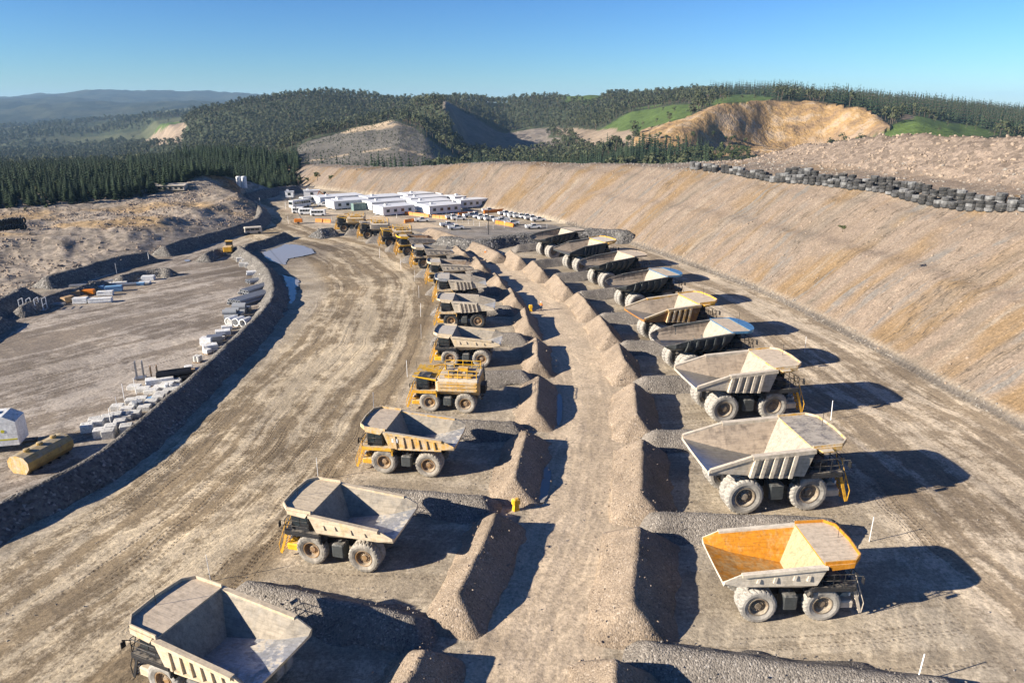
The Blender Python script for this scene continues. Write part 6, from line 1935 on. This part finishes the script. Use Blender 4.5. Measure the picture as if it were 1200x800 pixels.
# white service machine half in view at the left edge
p = P(-22, 527)
r = empty('service_trailer', (p.x, p.y, zat(p.x, p.y)), R(14)); tag(r, 'white service trailer with black window and yellow band at the left edge', 'trailer')
L, W, H = 9.0, 2.7, 4.3
b = MB()
b.add([(-L / 2, -W / 2, 0.8), (L / 2, -W / 2, 0.8), (L / 2, -W / 2, 3.6), (L / 2 - 1.2, -W / 2, H), (-L / 2, -W / 2, H), (-L / 2, W / 2, 0.8), (L / 2, W / 2, 0.8), (L / 2, W / 2, 3.6), (L / 2 - 1.2, W / 2, H), (-L / 2, W / 2, H)],
      [(0, 1, 2, 3, 4), (9, 8, 7, 6, 5), (0, 5, 6, 1), (1, 6, 7, 2), (2, 7, 8, 3), (3, 8, 9, 4), (4, 9, 5, 0)])
bo = obj('body', b.mesh('body', [M['white']]), r)
for sg in (1, -1):
    b = MB(); b.box(-L / 2 + 0.2, L / 2 - 0.1, sg * W / 2 - 0.015, sg * W / 2 + 0.015, 1.45, 1.62); obj('stripe', b.mesh('stripe', [M['logo_yellow']]), bo)
    b = MB(); b.box(0.6, 2.0, sg * W / 2 - 0.02, sg * W / 2 + 0.02, 1.75, 2.7); obj('window', b.mesh('window', [M['glass']]), bo)
    b = MB(); b.lathe([(0, -0.012), (0.2, -0.012), (0.2, 0.012), (0, 0.012)], 14, 'Y', 0, (3.1, sg * (W / 2 + 0.014), 2.55)); em = obj('emblem', b.mesh('emblem', [M['logo_yellow']]), bo); em.scale = (1.0, 1, 1)
b = MB(); b.box(-L / 2 + 0.3, L / 2 + 1.2, -0.5, 0.5, 0.55, 0.8); b.box(L / 2 + 1.0, L / 2 + 1.3, -0.08, 0.08, 0.1, 0.55); obj('drawbar', b.mesh('drawbar', [M['frame_black']]), r)
b = MB(); b.cbox(1.6, 2.5, -0.5, 0.5, H, H + 0.22, 0.08); obj('roof_vent', b.mesh('roof_vent', [M['blue_wrap']]), bo)
for x in (-2.4, -1.3):
    for y in (-1.1, 1.1): obj('wheel', CW, r, None, (x, y, 0.5), None, (1.3, 1.4, 1.3))
p = P(8, 655 - 0)
# wheel loader
p = P(268, 298); r = empty('wheel_loader', (p.x, p.y + 1, 0), R(100)); tag(r, 'yellow wheel loader parked facing away at the top of the yard', 'loader')
b = MB(); b.cbox(-2.8, -0.2, -1.1, 1.1, 1.0, 2.3, 0.12); obj('engine_body', b.mesh('engine_body', [M['yellow']]), r)
b = MB(); b.cbox(-0.4, 1.0, -0.8, 0.8, 1.4, 3.3, 0.12); cb = obj('cab', b.mesh('cab', [M['cab_dark']]), r)
b = MB(); b.box(-0.55, 1.15, -0.95, 0.95, 3.3, 3.42); obj('cab_roof', b.mesh('cab_roof', [M['bright_yellow']]), cb)
b = MB(); b.box(1.0, 2.6, -0.6, 0.6, 0.7, 1.4); obj('front_frame', b.mesh('front_frame', [M['yellow']]), r)
b = MB()
for sg in (1, -1): b.beam((1.5, sg * 0.55, 1.6), (4.0, sg * 0.55, 0.6), 0.2, 0.35)
obj('lift_arm', b.mesh('lift_arm', [M['yellow']]), r)
b = MB(); b.add([(3.9, -1.4, 0.9), (3.8, -1.4, 0.1), (5.0, -1.4, 0.1), (3.9, 1.4, 0.9), (3.8, 1.4, 0.1), (5.0, 1.4, 0.1), (4.0, -1.4, 0.9), (3.9, -1.4, 0.2), (4.0, 1.4, 0.9), (3.9, 1.4, 0.2)], [(0, 1, 4, 3), (1, 2, 5, 4), (0, 1, 2), (3, 5, 4), (6, 8, 9, 7), (7, 9, 5, 2), (0, 3, 8, 6)]); obj('bucket', b.mesh('bucket', [M['steel']]), r)
for x in (-1.7, 1.7):
    for y in (-1.15, 1.15): obj('wheel', CW, r, None, (x, y, 0.8), None, (2.1, 2.6, 2.1))
# small orange plant by the sheds
p = P(380, 233); r = empty('small_excavator', (p.x, p.y + 3, 0), R(200)); tag(r, 'small orange excavator standing beside the far white shed', 'excavator')
b = MB()
for sg in (1, -1): b.cbox(-1.5, 1.5, sg * 0.9 - 0.25, sg * 0.9 + 0.25, 0, 0.7, 0.15)
obj('tracks', b.mesh('tracks', [M['rubber_dark']]), r)
b = MB(); b.cbox(-1.4, 0.9, -1.0, 1.0, 0.75, 1.7, 0.15); obj('house', b.mesh('house', [M['orange_plastic']]), r)
b = MB(); b.cbox(-0.1, 1.0, 0.1, 0.95, 1.7, 2.7, 0.1); obj('cab', b.mesh('cab', [M['cab_dark']]), r)
b = MB(); b.beam((0.8, -0.3, 1.4), (2.6, -0.3, 3.0), 0.3, 0.35); b.beam((2.6, -0.3, 3.0), (3.4, -0.3, 1.2), 0.25, 0.3); obj('boom', b.mesh('boom', [M['orange_plastic']]), r)
b = MB(); b.hexa([(3.1, -0.7, 0.6), (3.8, -0.7, 0.5), (3.8, 0.1, 0.5), (3.1, 0.1, 0.6), (3.2, -0.7, 1.3), (3.7, -0.7, 1.2), (3.7, 0.1, 1.2), (3.2, 0.1, 1.3)]); obj('bucket', b.mesh('bucket', [M['steel']]), r)

# boom-lift style orange machine at the bus-park entrance
p = P(350, 262); r = empty('lighting_tower', (p.x, p.y, 0), R(10)); tag(r, 'orange trailer lighting tower with folded mast below the minibuses', 'light tower')
b = MB(); b.cbox(-1.3, 1.3, -0.8, 0.8, 0.5, 1.6, 0.1); obj('engine_box', b.mesh('engine_box', [M['orange_plastic']]), r)
b = MB(); b.beam((1.0, 0, 1.6), (-0.8, 0, 6.0), 0.25, 0.25); b.beam((-0.8, 0, 6.0), (-0.2, 0, 6.1), 1.6, 0.4); obj('mast', b.mesh('mast', [M['steel']]), r)
for y in (-0.8, 0.8): obj('wheel', CW, r, None, (0, y, 0.38))

# twin white silos on the mound
p = Vector((-113.2, 309, 0)); z0 = zat(p.x, p.y)
for k, dx in enumerate((-1.0, 1.25)):
    r = empty('silo', (p.x + dx, p.y, z0 - 0.1)); tag(r, 'white upright silo on the mound, %s of two' % ('left' if k == 0 else 'right'), 'silo', 'twin silos')
    b = MB(); b.lathe([(1.05, 0.3), (1.05, 4.6), (0.8, 4.9), (0, 5.0)], 18, 'Z'); s_ = obj('shell', b.mesh('shell', [M['white']], smooth=False), r)
    b = MB(); b.box(-0.9, 0.9, -0.9, 0.9, 0, 0.3); obj('base', b.mesh('base', [M['concrete']]), r)
    b = MB()
    for i in range(12): b.tube((-0.2, -1.12, 0.4 + i * 0.36), (0.2, -1.12, 0.4 + i * 0.36), 0.025, 4)
    for q in (-0.2, 0.2): b.tube((q, -1.12, 0.3), (q, -1.12, 4.7), 0.025, 4)
    obj('ladder', b.mesh('ladder', [M['steel']]), s_)

# long pale shed before the pines
p = P(199, 223.5, 6.8); z0 = zat(p.x, p.y)
r = empty('long_shed', (p.x, p.y, z0 - 0.1), R(6)); tag(r, 'long low shed with pale flat roof in front of the pine plantation', 'shed')
b = MB(); b.box(-6, 6, -2.2, 2.2, 0, 1.7); obj('wall', b.mesh('wall', [M['taupe']]), r)
b = MB(); b.hexa([(-6.4, -2.6, 1.702), (6.4, -2.6, 1.702), (6.4, 2.6, 2.1), (-6.4, 2.6, 2.1), (-6.4, -2.6, 1.9), (6.4, -2.6, 1.9), (6.4, 2.6, 2.3), (-6.4, 2.6, 2.3)]); obj('roof', b.mesh('roof', [M['cream']]), r)
for i in range(6):
    b = MB(); x = -5 + i * 2; b.box(x - 0.5, x + 0.5, -2.24, -2.202, 0.5, 1.3); obj('window', b.mesh('window', [M['glass']]), r)
for i, u in enumerate((142, 148, 154, 160, 166, 172)):
    crate = P(u, 228 - i * 0.5, 6.8); zz = zat(crate.x, crate.y)
    b = MB(); b.cbox(-0.9, 0.9, -0.8, 0.8, 0, 1.0, 0.15); o = obj('wrapped_bale', b.mesh('wrapped_bale', [M['pipe_grey']]), None, None, (crate.x, crate.y, zz), (0, 0, random.uniform(0, 1)))
    tag(o, 'grey wrapped bale in the row left of the long shed', 'bale', 'bales by the long shed')

# ------------------------------------------------------------------ stored tyres
def stored_tyre():
    b = MB(); n = 22
    prof = [(0.56, 0.08), (0.62, 0.02), (0.80, 0.0), (0.95, 0.03), (1.0, 0.10), (1.0, 0.42), (0.95, 0.49), (0.80, 0.52), (0.62, 0.50), (0.56, 0.44)]
    b.lathe(prof, n, 'Z', closed=True, rmod=lambda i, j: 1.0 if j not in (4, 5) else (1.0 if i % 2 else 0.965))
    return b.mesh('earthmover_tyre', [M['rubber_dark']], smooth=False)


STY = stored_tyre()
M['rubber_grey'] = paint_mat('grey_dusty_rubber', (0.10, 0.10, 0.10), 0.45, (0.22, 0.22, 0.215))
M['rubber_mid'] = paint_mat('mid_grey_rubber', (0.05, 0.05, 0.05), 0.35, (0.16, 0.158, 0.155))
TY = [M['rubber_dark'], M['rubber_mid'], M['rubber_dark'], M['rubber_dark'], M['rubber_mid'], M['rubber_grey']]
rr = random.Random(5)
line = catmull([P2(812, 190.5, 21), P2(850, 194.5, 21), P2(900, 201, 21), P2(950, 207, 21), P2(1000, 213, 21), P2(1050, 220, 21), P2(1100, 228, 21), P2(1150, 235.5, 21), P2(1215, 244, 21), P2(1290, 256, 21)], 10)
seg = np.hypot(*(line[1:] - line[:-1]).T); acc = np.concatenate([[0], np.cumsum(seg)])
count = 0
for row, (off, gap, levels) in enumerate(((0.0, 1.95, (2, 3, 3, 3)), (2.2, 2.2, (2, 3, 3)))):
    s = 0.3
    while s < acc[-1]:
        x = np.interp(s, acc, line[:, 0]); y = np.interp(s, acc, line[:, 1])
        x2 = np.interp(min(s + 1, acc[-1]), acc, line[:, 0]); y2 = np.interp(min(s + 1, acc[-1]), acc, line[:, 1])
        if s + 1 > acc[-1]: break
        t = Vector((x2 - x, y2 - y, 0)).normalized(); nrm = Vector((-t.y, t.x, 0))
        frac = s / acc[-1]
        if row > 0 and frac < 0.32: s += gap; continue
        if row == 0 and frac < 0.25 and rr.random() < 0.12: s += gap; continue
        px = x + nrm.x * off; py = y + nrm.y * off
        z = zat(px, py) - 0.05
        size = rr.choice((1.0, 1.04, 1.08)) * (1.0 if frac < 0.4 else 0.86)
        lev = rr.choice(levels)
        for k in range(lev):
            o = obj('earthmover_tyre', STY, None, [rr.choice(TY)], (px + rr.uniform(-0.12, 0.12), py + rr.uniform(-0.12, 0.12), z), (rr.uniform(-0.03, 0.03), rr.uniform(-0.03, 0.03), rr.uniform(0, 6)), (size, size, size * 1.35))
            tag(o, 'worn earthmover tyre stacked in the long rows on the bank crest', 'tyre', 'tyres stacked along the crest')
            z += 0.52 * size * 1.35; count += 1
        s += gap * rr.uniform(0.95, 1.12)
for i in range(14):
    for k in range(2):
        p = P(-14 + i * 3.2, 272 - i * 0.3, 4.8); zz = zat(p.x, p.y)
        o = obj('earthmover_tyre', STY, None, [TY[0]], (p.x, p.y + k * 0.2, zz + 0.95 + k * 1.7), (R(90), 0, R(80)), (0.95, 0.95, 0.9))
        tag(o, 'black tyre standing in the rack on the left rubble dump', 'tyre', 'black tyres at the left edge')

# ------------------------------------------------------------------ standing water
M['water'] = NT('muddy_water').fin((0.30, 0.27, 0.23), 0.06, spec=0.6)


def pond(poly, label, name='water', z=0.03, jit=0.5):
    c = catmull([P2(u, v) for u, v in poly] + [P2(*poly[0])], 14)[:-1]
    n = len(c); cen = c.mean(0)
    c = c + (rng.normal(0, jit * 0.45, (n, 2)))
    me = bpy.data.meshes.new(name); me.from_pydata([(x, y, 0) for x, y in c], [], [tuple(range(n))]); me.materials.append(M['water'])
    o = obj(name, me, None, None, (0, 0, z)); tag(o, label, None, kind='structure')


pond([(303, 290), (318, 287), (345, 287), (362, 291), (368, 297), (352, 301), (338, 304), (334, 311), (318, 306), (308, 299)], 'shallow muddy pond beside the haul road', z=0.14)
pond([(332, 322), (340, 324), (350, 330), (347, 338), (346, 350), (340, 356), (338, 340), (334, 330)], 'narrow puddle at the foot of the yard bund', z=0.12)
pond([(215, 305), (221, 304.5), (223, 306), (218, 307)], 'small puddle on the upper road', z=0.12, jit=0.1)
for i, pts in enumerate([[(585, 640), (592, 632), (600, 640), (596, 664), (582, 690), (572, 700), (576, 675)], [(634, 558), (640, 548), (646, 556), (642, 580), (634, 590), (630, 575)], [(651, 470), (655, 462), (659, 470), (658, 492), (653, 498)]]):
    pond(pts, 'thin wet patch along the left edge of the central road', 'puddle', 0.13, 0.06)
# ------------------------------------------------------------------ vegetation
def leaf_mat(name, a, b, trans=0.0):
    t = NT(name); oi = t.n.new('ShaderNodeObjectInfo')
    geo = t.n.new('ShaderNodeNewGeometry')
    n = t.noise(geo.outputs['Position'], 0.35, 3, 0.6)
    f = t.math('ADD', t.math('MULTIPLY', oi.outputs['Random'], 0.75), t.math('MULTIPLY', n, 0.35))
    col = t.mix(f, a, b)
    return t.fin(col, 0.75, spec=0.15)


M['pine'] = leaf_mat('pine_needles', (0.014, 0.027, 0.017), (0.042, 0.062, 0.030))
M['euc'] = leaf_mat('eucalypt_leaves', (0.040, 0.050, 0.024), (0.092, 0.098, 0.048))
M['bush'] = leaf_mat('shrub_leaves', (0.035, 0.050, 0.020), (0.085, 0.105, 0.040))
M['bark'] = plain_mat('bark', (0.10, 0.075, 0.055), 0.95, var=0.3)


def pine_mesh(seed, tiers=9, per=9, wide=1.0):
    r = random.Random(seed); b = MB()
    b.tube((0, 0, -0.03), (0, 0, 0.9), 0.018, 6, 1, 0.004, False)
    for t in range(tiers):
        f = t / (tiers - 1)
        z = 0.12 + 0.83 * f; rad = (0.175 * (1 - f) ** 0.75 + 0.018) * wide * r.uniform(0.75, 1.15)
        a0 = r.uniform(0, 6.28)
        for i in range(per if f < 0.7 else per - 3):
            a = a0 + 6.283 * i / (per if f < 0.7 else per - 3) + r.uniform(-0.2, 0.2); q = rad * r.uniform(0.72, 1.18)
            c, s = math.cos(a), math.sin(a); w = q * 0.42; dz = -0.02 - 0.06 * (1 - f) * r.uniform(0.4, 1.3)
            b.add([(c * 0.008, s * 0.008, z + 0.045), (c * q * 0.6 - s * w, s * q * 0.6 + c * w, z + dz * 0.5), (c * q, s * q, z + dz), (c * q * 0.6 + s * w, s * q * 0.6 - c * w, z + dz * 0.5)], [(0, 1, 2), (0, 2, 3)], 0)
    b.tube((0, 0, 0.9), (0, 0, 1.0), 0.012, 4, 0, 0.002)
    return b.mesh('pine_tree', [M['pine'], M['bark']], fix=False)


def euc_mesh(seed, lobes=9, leaves=26, mat='euc', flat=0.75):
    """broad crown of many leaf clumps on a forked trunk, unit height 1"""
    r = random.Random(seed); b = MB()
    b.tube((0, 0, -0.04), (0.01, 0.0, 0.42), 0.022, 6, 1, 0.014, False)
    for i in range(lobes):
        a = r.uniform(0, 6.283); rad = r.uniform(0.05, 0.27); z = r.uniform(0.45, 0.86)
        cx, cy, cz = rad * math.cos(a), rad * math.sin(a), z - rad * 0.45
        b.tube((0.01, 0, 0.38), (cx * 0.9, cy * 0.9, cz), 0.012, 4, 1, 0.004, False)
        R_ = r.uniform(0.10, 0.165)
        for k in range(leaves):
            d = Vector((r.gauss(0, 1), r.gauss(0, 1), r.gauss(0, 1))).normalized()
            p = Vector((cx, cy, cz)) + Vector((d.x, d.y, d.z * flat)) * R_ * r.uniform(0.7, 1.05)
            n = (d + Vector((r.gauss(0, .35), r.gauss(0, .35), r.gauss(0, .35) + 0.25))).normalized()
            u = n.cross(Vector((0, 0, 1)));
            if u.length < 0.1: u = Vector((1, 0, 0))
            u.normalize(); v = n.cross(u); s = R_ * r.uniform(0.26, 0.46)
            b.add([p - u * s - v * s * 0.5, p + u * s * 0.3 - v * s, p + u * s + v * s * 0.4, p - u * s * 0.2 + v * s], [(0, 1, 2, 3)], 0)
    return b.mesh('gum_tree', [M[mat], M['bark']], fix=False)


PINES = [pine_mesh(i) for i in range(5)]
PINES_W = [pine_mesh(i + 200, 8, 9, 1.45) for i in range(6)]
PINES_FAR = [pine_mesh(i + 20, 6, 6) for i in range(3)]
EUCS = [euc_mesh(i + 40) for i in range(5)]
EUCS_FAR = [euc_mesh(i + 60, 5, 13) for i in range(4)]
BUSH = [euc_mesh(i + 80, 7, 20, 'bush', 0.7) for i in range(3)]

EDGE = [P2(-420, 262, 6.5), P2(-200, 252, 6.5), P2(-100, 247, 6.5), P2(0, 243, 6.5), P2(100, 236, 6.5), P2(170, 228, 7), P2(215, 221, 7), P2(262, 213, 7), P2(320, 212, 5.5), P2(352, 208, 4)]
EDGE = np.array(EDGE)


def behind_edge(X, Y):
    s = X / np.maximum(Y, 1); es = EDGE[:, 0] / EDGE[:, 1]
    lim = np.interp(s, es, EDGE[:, 1])
    return Y - lim, s <= es[-1]


def jitter_grid(xr, yr, step, seed):
    r = np.random.default_rng(seed)
    xs = np.arange(xr[0], xr[1], step); ys = np.arange(yr[0], yr[1], step)
    X, Y = np.meshgrid(xs, ys)
    X = X + r.uniform(-0.42, 0.42, X.shape) * step; Y = Y + r.uniform(-0.42, 0.42, Y.shape) * step
    return X.ravel(), Y.ravel(), r


# plantation left of the pit
X, Y, r = jitter_grid((-560, -90), (235, 690), 2.9, 101)
dd, ok = behind_edge(X, Y)
k = (dd > 1) & ok & (np.abs(X / Y) < 1.0) & (dd < 330)
X, Y, dd = X[k], Y[k], dd[k]
Z = ground_z(X, Y)
size = (4.2 + 5.2 * r.random(len(X)) ** 0.9) * (0.75 + 0.3 * vnoise(X / 22, Y / 22, 88)) * (0.85 + 0.25 * sstep(0, 60, dd))
u_, v_ = screen_uv(X, Y, Z + 10)
inview = (u_ > -8) & (u_ < 1208)
order = np.argsort(dd + (~inview) * 1000)
ind = order[:300]
for i in ind:
    o = obj('pine_tree', PINES[int(r.integers(0, 5))], None, None, (X[i], Y[i], Z[i]), (0, 0, float(r.uniform(0, 6.28))), (float(size[i]) * float(r.uniform(1.2, 1.75)),) * 2 + (float(size[i]),))
    tag(o, 'tall dark pine on the near edge of the plantation left of the pit', 'pine tree', 'pines on the plantation edge')
rest = order[300:]
lf = rest[(r.random(len(rest)) < 0.10) & (dd[rest] < 60)]
gn_scatter('plantation_gums', np.stack([X[lf] + 1.2, Y[lf] - 1.0, Z[lf] - 0.3, size[lf] * 0.75], 1), EUCS, 'lighter gum trees mixed into the plantation edge', tilt=False, zs=(0.8, 1.1), seed=20)
gn_scatter('pine_plantation', np.stack([X[rest], Y[rest], Z[rest] - 0.3, size[rest] * 1.05], 1), PINES_W, 'dense dark pine plantation behind the left dump', tilt=False, zs=(0.85, 1.1), seed=21)

# pines and gums in the gully behind the bank
X, Y, r = jitter_grid((-150, 220), (340, 720), 6.5, 102)
Z, dT, sT, dL, sL, isfar, inpit = ground_z(X, Y, True)
g, c, q, pl, dk, u, v = cover_masks(X, Y, Z)
dd, ok = behind_edge(X, Y)
keep = isfar & ~(g | c | q | pl) & ~((dd > 0) & ok) & (vnoise(X / 45, Y / 45, 7) > 0.30)
keep &= (u > 340) & (u < 830)
pp = np.stack([X, Y, Z - 0.3, r.uniform(9, 17, len(X))], 1)[keep]
sel = vnoise(pp[:, 0] / 60, pp[:, 1] / 60, 9) > 0.42
gn_scatter('gully_pines', pp[sel], PINES, 'dark pines growing in the gully beyond the bank crest', tilt=False, zs=(0.8, 1.15), seed=22)
gn_scatter('gully_gums', pp[~sel] * np.array([1, 1, 1, 0.8]), EUCS, 'olive gum trees among the gully pines', tilt=False, zs=(0.8, 1.1), seed=23)

# native forest on the hills
def forest(name, xr, yr, step, smin, smax, srcs, label, fn, seed):
    X, Y, r = jitter_grid(xr, yr, step, seed)
    k = (np.abs(X / Y) < 0.86)
    X, Y = X[k], Y[k]
    Z, dT, sT, dL, sL, isfar, inpit = ground_z(X, Y, True)
    g, c, q, pl, dk, u, v = cover_masks(X, Y, Z)
    keep = isfar & fn(X, Y, Z, g, c, q, pl, dk, u, v)
    P_ = np.stack([X, Y, Z - 0.5, r.uniform(smin, smax, len(X))], 1)[keep]
    return gn_scatter(name, P_, srcs, label, tilt=False, zs=(0.75, 1.15), seed=seed)


PLANT = [(815, 105), (1210, 100), (1210, 162), (1160, 158), (1110, 142), (1070, 134), (1040, 140), (1010, 128), (960, 118), (900, 116), (850, 112)]
clear = lambda g, c, q, pl, dk: ~(g | c | q | pl | dk)
forest('hill_forest', (-1100, 1100), (640, 1260), 9.5, 10, 17, EUCS_FAR, 'grey-green native forest on the nearer hill slopes', lambda X, Y, Z, g, c, q, pl, dk, u, v: clear(g, c, q, pl, dk) & ~((u > 800) & in_poly(u, v, PLANT)) & ((u < 330) | (u > 330)) & (vnoise(X / 30, Y / 30, 3) > 0.12), 31)
forest('ridge_forest', (-1500, 1500), (1260, 1760), 11.5, 11, 18, EUCS_FAR, 'grey-green native forest on the ridge', lambda X, Y, Z, g, c, q, pl, dk, u, v: clear(g, c, q, pl, dk) & ~((u > 800) & in_poly(u, v, PLANT)) & (vnoise(X / 40, Y / 40, 4) > 0.10), 32)
forest('far_forest', (-2900, -300), (1760, 3700), 24, 15, 26, EUCS_FAR, 'patchy forest in the far valley', lambda X, Y, Z, g, c, q, pl, dk, u, v: clear(g, c, q, pl, dk) & (u < 560) & (vnoise(X / 110, Y / 190, 97) < 0.62), 33)
forest('ridge_plantation', (150, 1300), (640, 1420), 8.5, 13, 20, PINES_FAR, 'dark pine plantation along the right skyline', lambda X, Y, Z, g, c, q, pl, dk, u, v: clear(g, c, q, pl, dk) & (u > 800) & in_poly(u, v, PLANT), 34)
forest('field_trees', (100, 900), (600, 1500), 26, 6, 11, EUCS_FAR, 'scattered paddock trees on the green fields', lambda X, Y, Z, g, c, q, pl, dk, u, v: g & (vnoise(X / 50, Y / 50, 14) > 0.62), 35)
forest('spur_scrub', (-400, 100), (480, 900), 4.5, 0.8, 2.6, BUSH, 'low scrub regrowth on the cleared spur', lambda X, Y, Z, g, c, q, pl, dk, u, v: c & (vnoise(X / 30, Y / 30, 15) > 0.25), 36)
forest('quarry_scrub', (100, 460), (520, 690), 9, 4, 9, BUSH, 'dark scrub at the foot of the quarry face', lambda X, Y, Z, g, c, q, pl, dk, u, v: (v > 160) & (u > 650) & (u < 880) & (vnoise(X / 25, Y / 25, 16) > 0.4), 37)

for i, (u, v, s) in enumerate([(806, 186, 7), (818, 184, 8), (829, 184, 8.5), (840, 184, 7), (851, 183, 6), (797, 187, 5.5)]):
    p = P(u, v, 19.0); y = p.y + 26
    x = p.x * y / p.y; z = zat(x, y)
    o = obj('dark_shrub', EUCS[i % 5], None, None, (x, y, z - s * 0.25), (0, 0, i * 1.3), (s * 1.5, s * 1.3, s))
    tag(o, 'dark bushy shrub in the clump behind the leftmost crest tyres', 'shrub', 'shrubs behind the crest')
for i, (u, v) in enumerate([(1054, 249), (1063, 252), (1068, 248), (1073, 249), (988, 268), (1098, 253)]):
    x, y = P2(u, v, 16.5)
    for _ in range(30):
        z = zat(x, y); x, y = P2(u, v, z)
    o = obj('small_bush', BUSH[i % 3], None, None, (x, y, z - 0.55), (0, 0, i), (2.4, 2.4, 1.5))
    tag(o, 'small green bush rooted on the upper bank slope', 'bush', 'bushes on the bank')
for i, (u, v, s) in enumerate([(10, 246, 2.2), (30, 246, 1.8), (55, 244, 2.0), (350, 214, 3.5), (360, 213, 3.0), (341, 214, 3.0), (372, 210, 4), (388, 211, 3.4)]):
    x, y = P2(u, v, 8)
    for _ in range(12):
        z = zat(x, y); x, y = P2(u, v, z)
    o = obj('edge_shrub', BUSH[i % 3], None, None, (x, y, z - 0.5), (0, 0, i), (s * 1.3, s * 1.3, s))
    tag(o, 'low shrub growing in front of the pine edge', 'shrub', 'shrubs along the pine edge')
# ------------------------------------------------------------------ air
b = MB(); b.box(-9000, 9000, -300, 12100, -320, 240)
hz = NT('haze_air')
hz.n.remove(hz.b)
pv = hz.n.new('ShaderNodeVolumePrincipled')
pv.inputs['Color'].default_value = (0.42, 0.69, 1.0, 1)
pv.inputs['Density'].default_value = 0.00006
pv.inputs['Anisotropy'].default_value = 0.0
hz.l.new(pv.outputs[0], hz.out.inputs['Volume'])
hz.mat.cycles.homogeneous_volume = True if hasattr(hz.mat, 'cycles') else None
ho = obj('haze', b.mesh('haze', [hz.mat]))
tag(ho, 'thin blue haze over the far hills', None, kind='stuff')
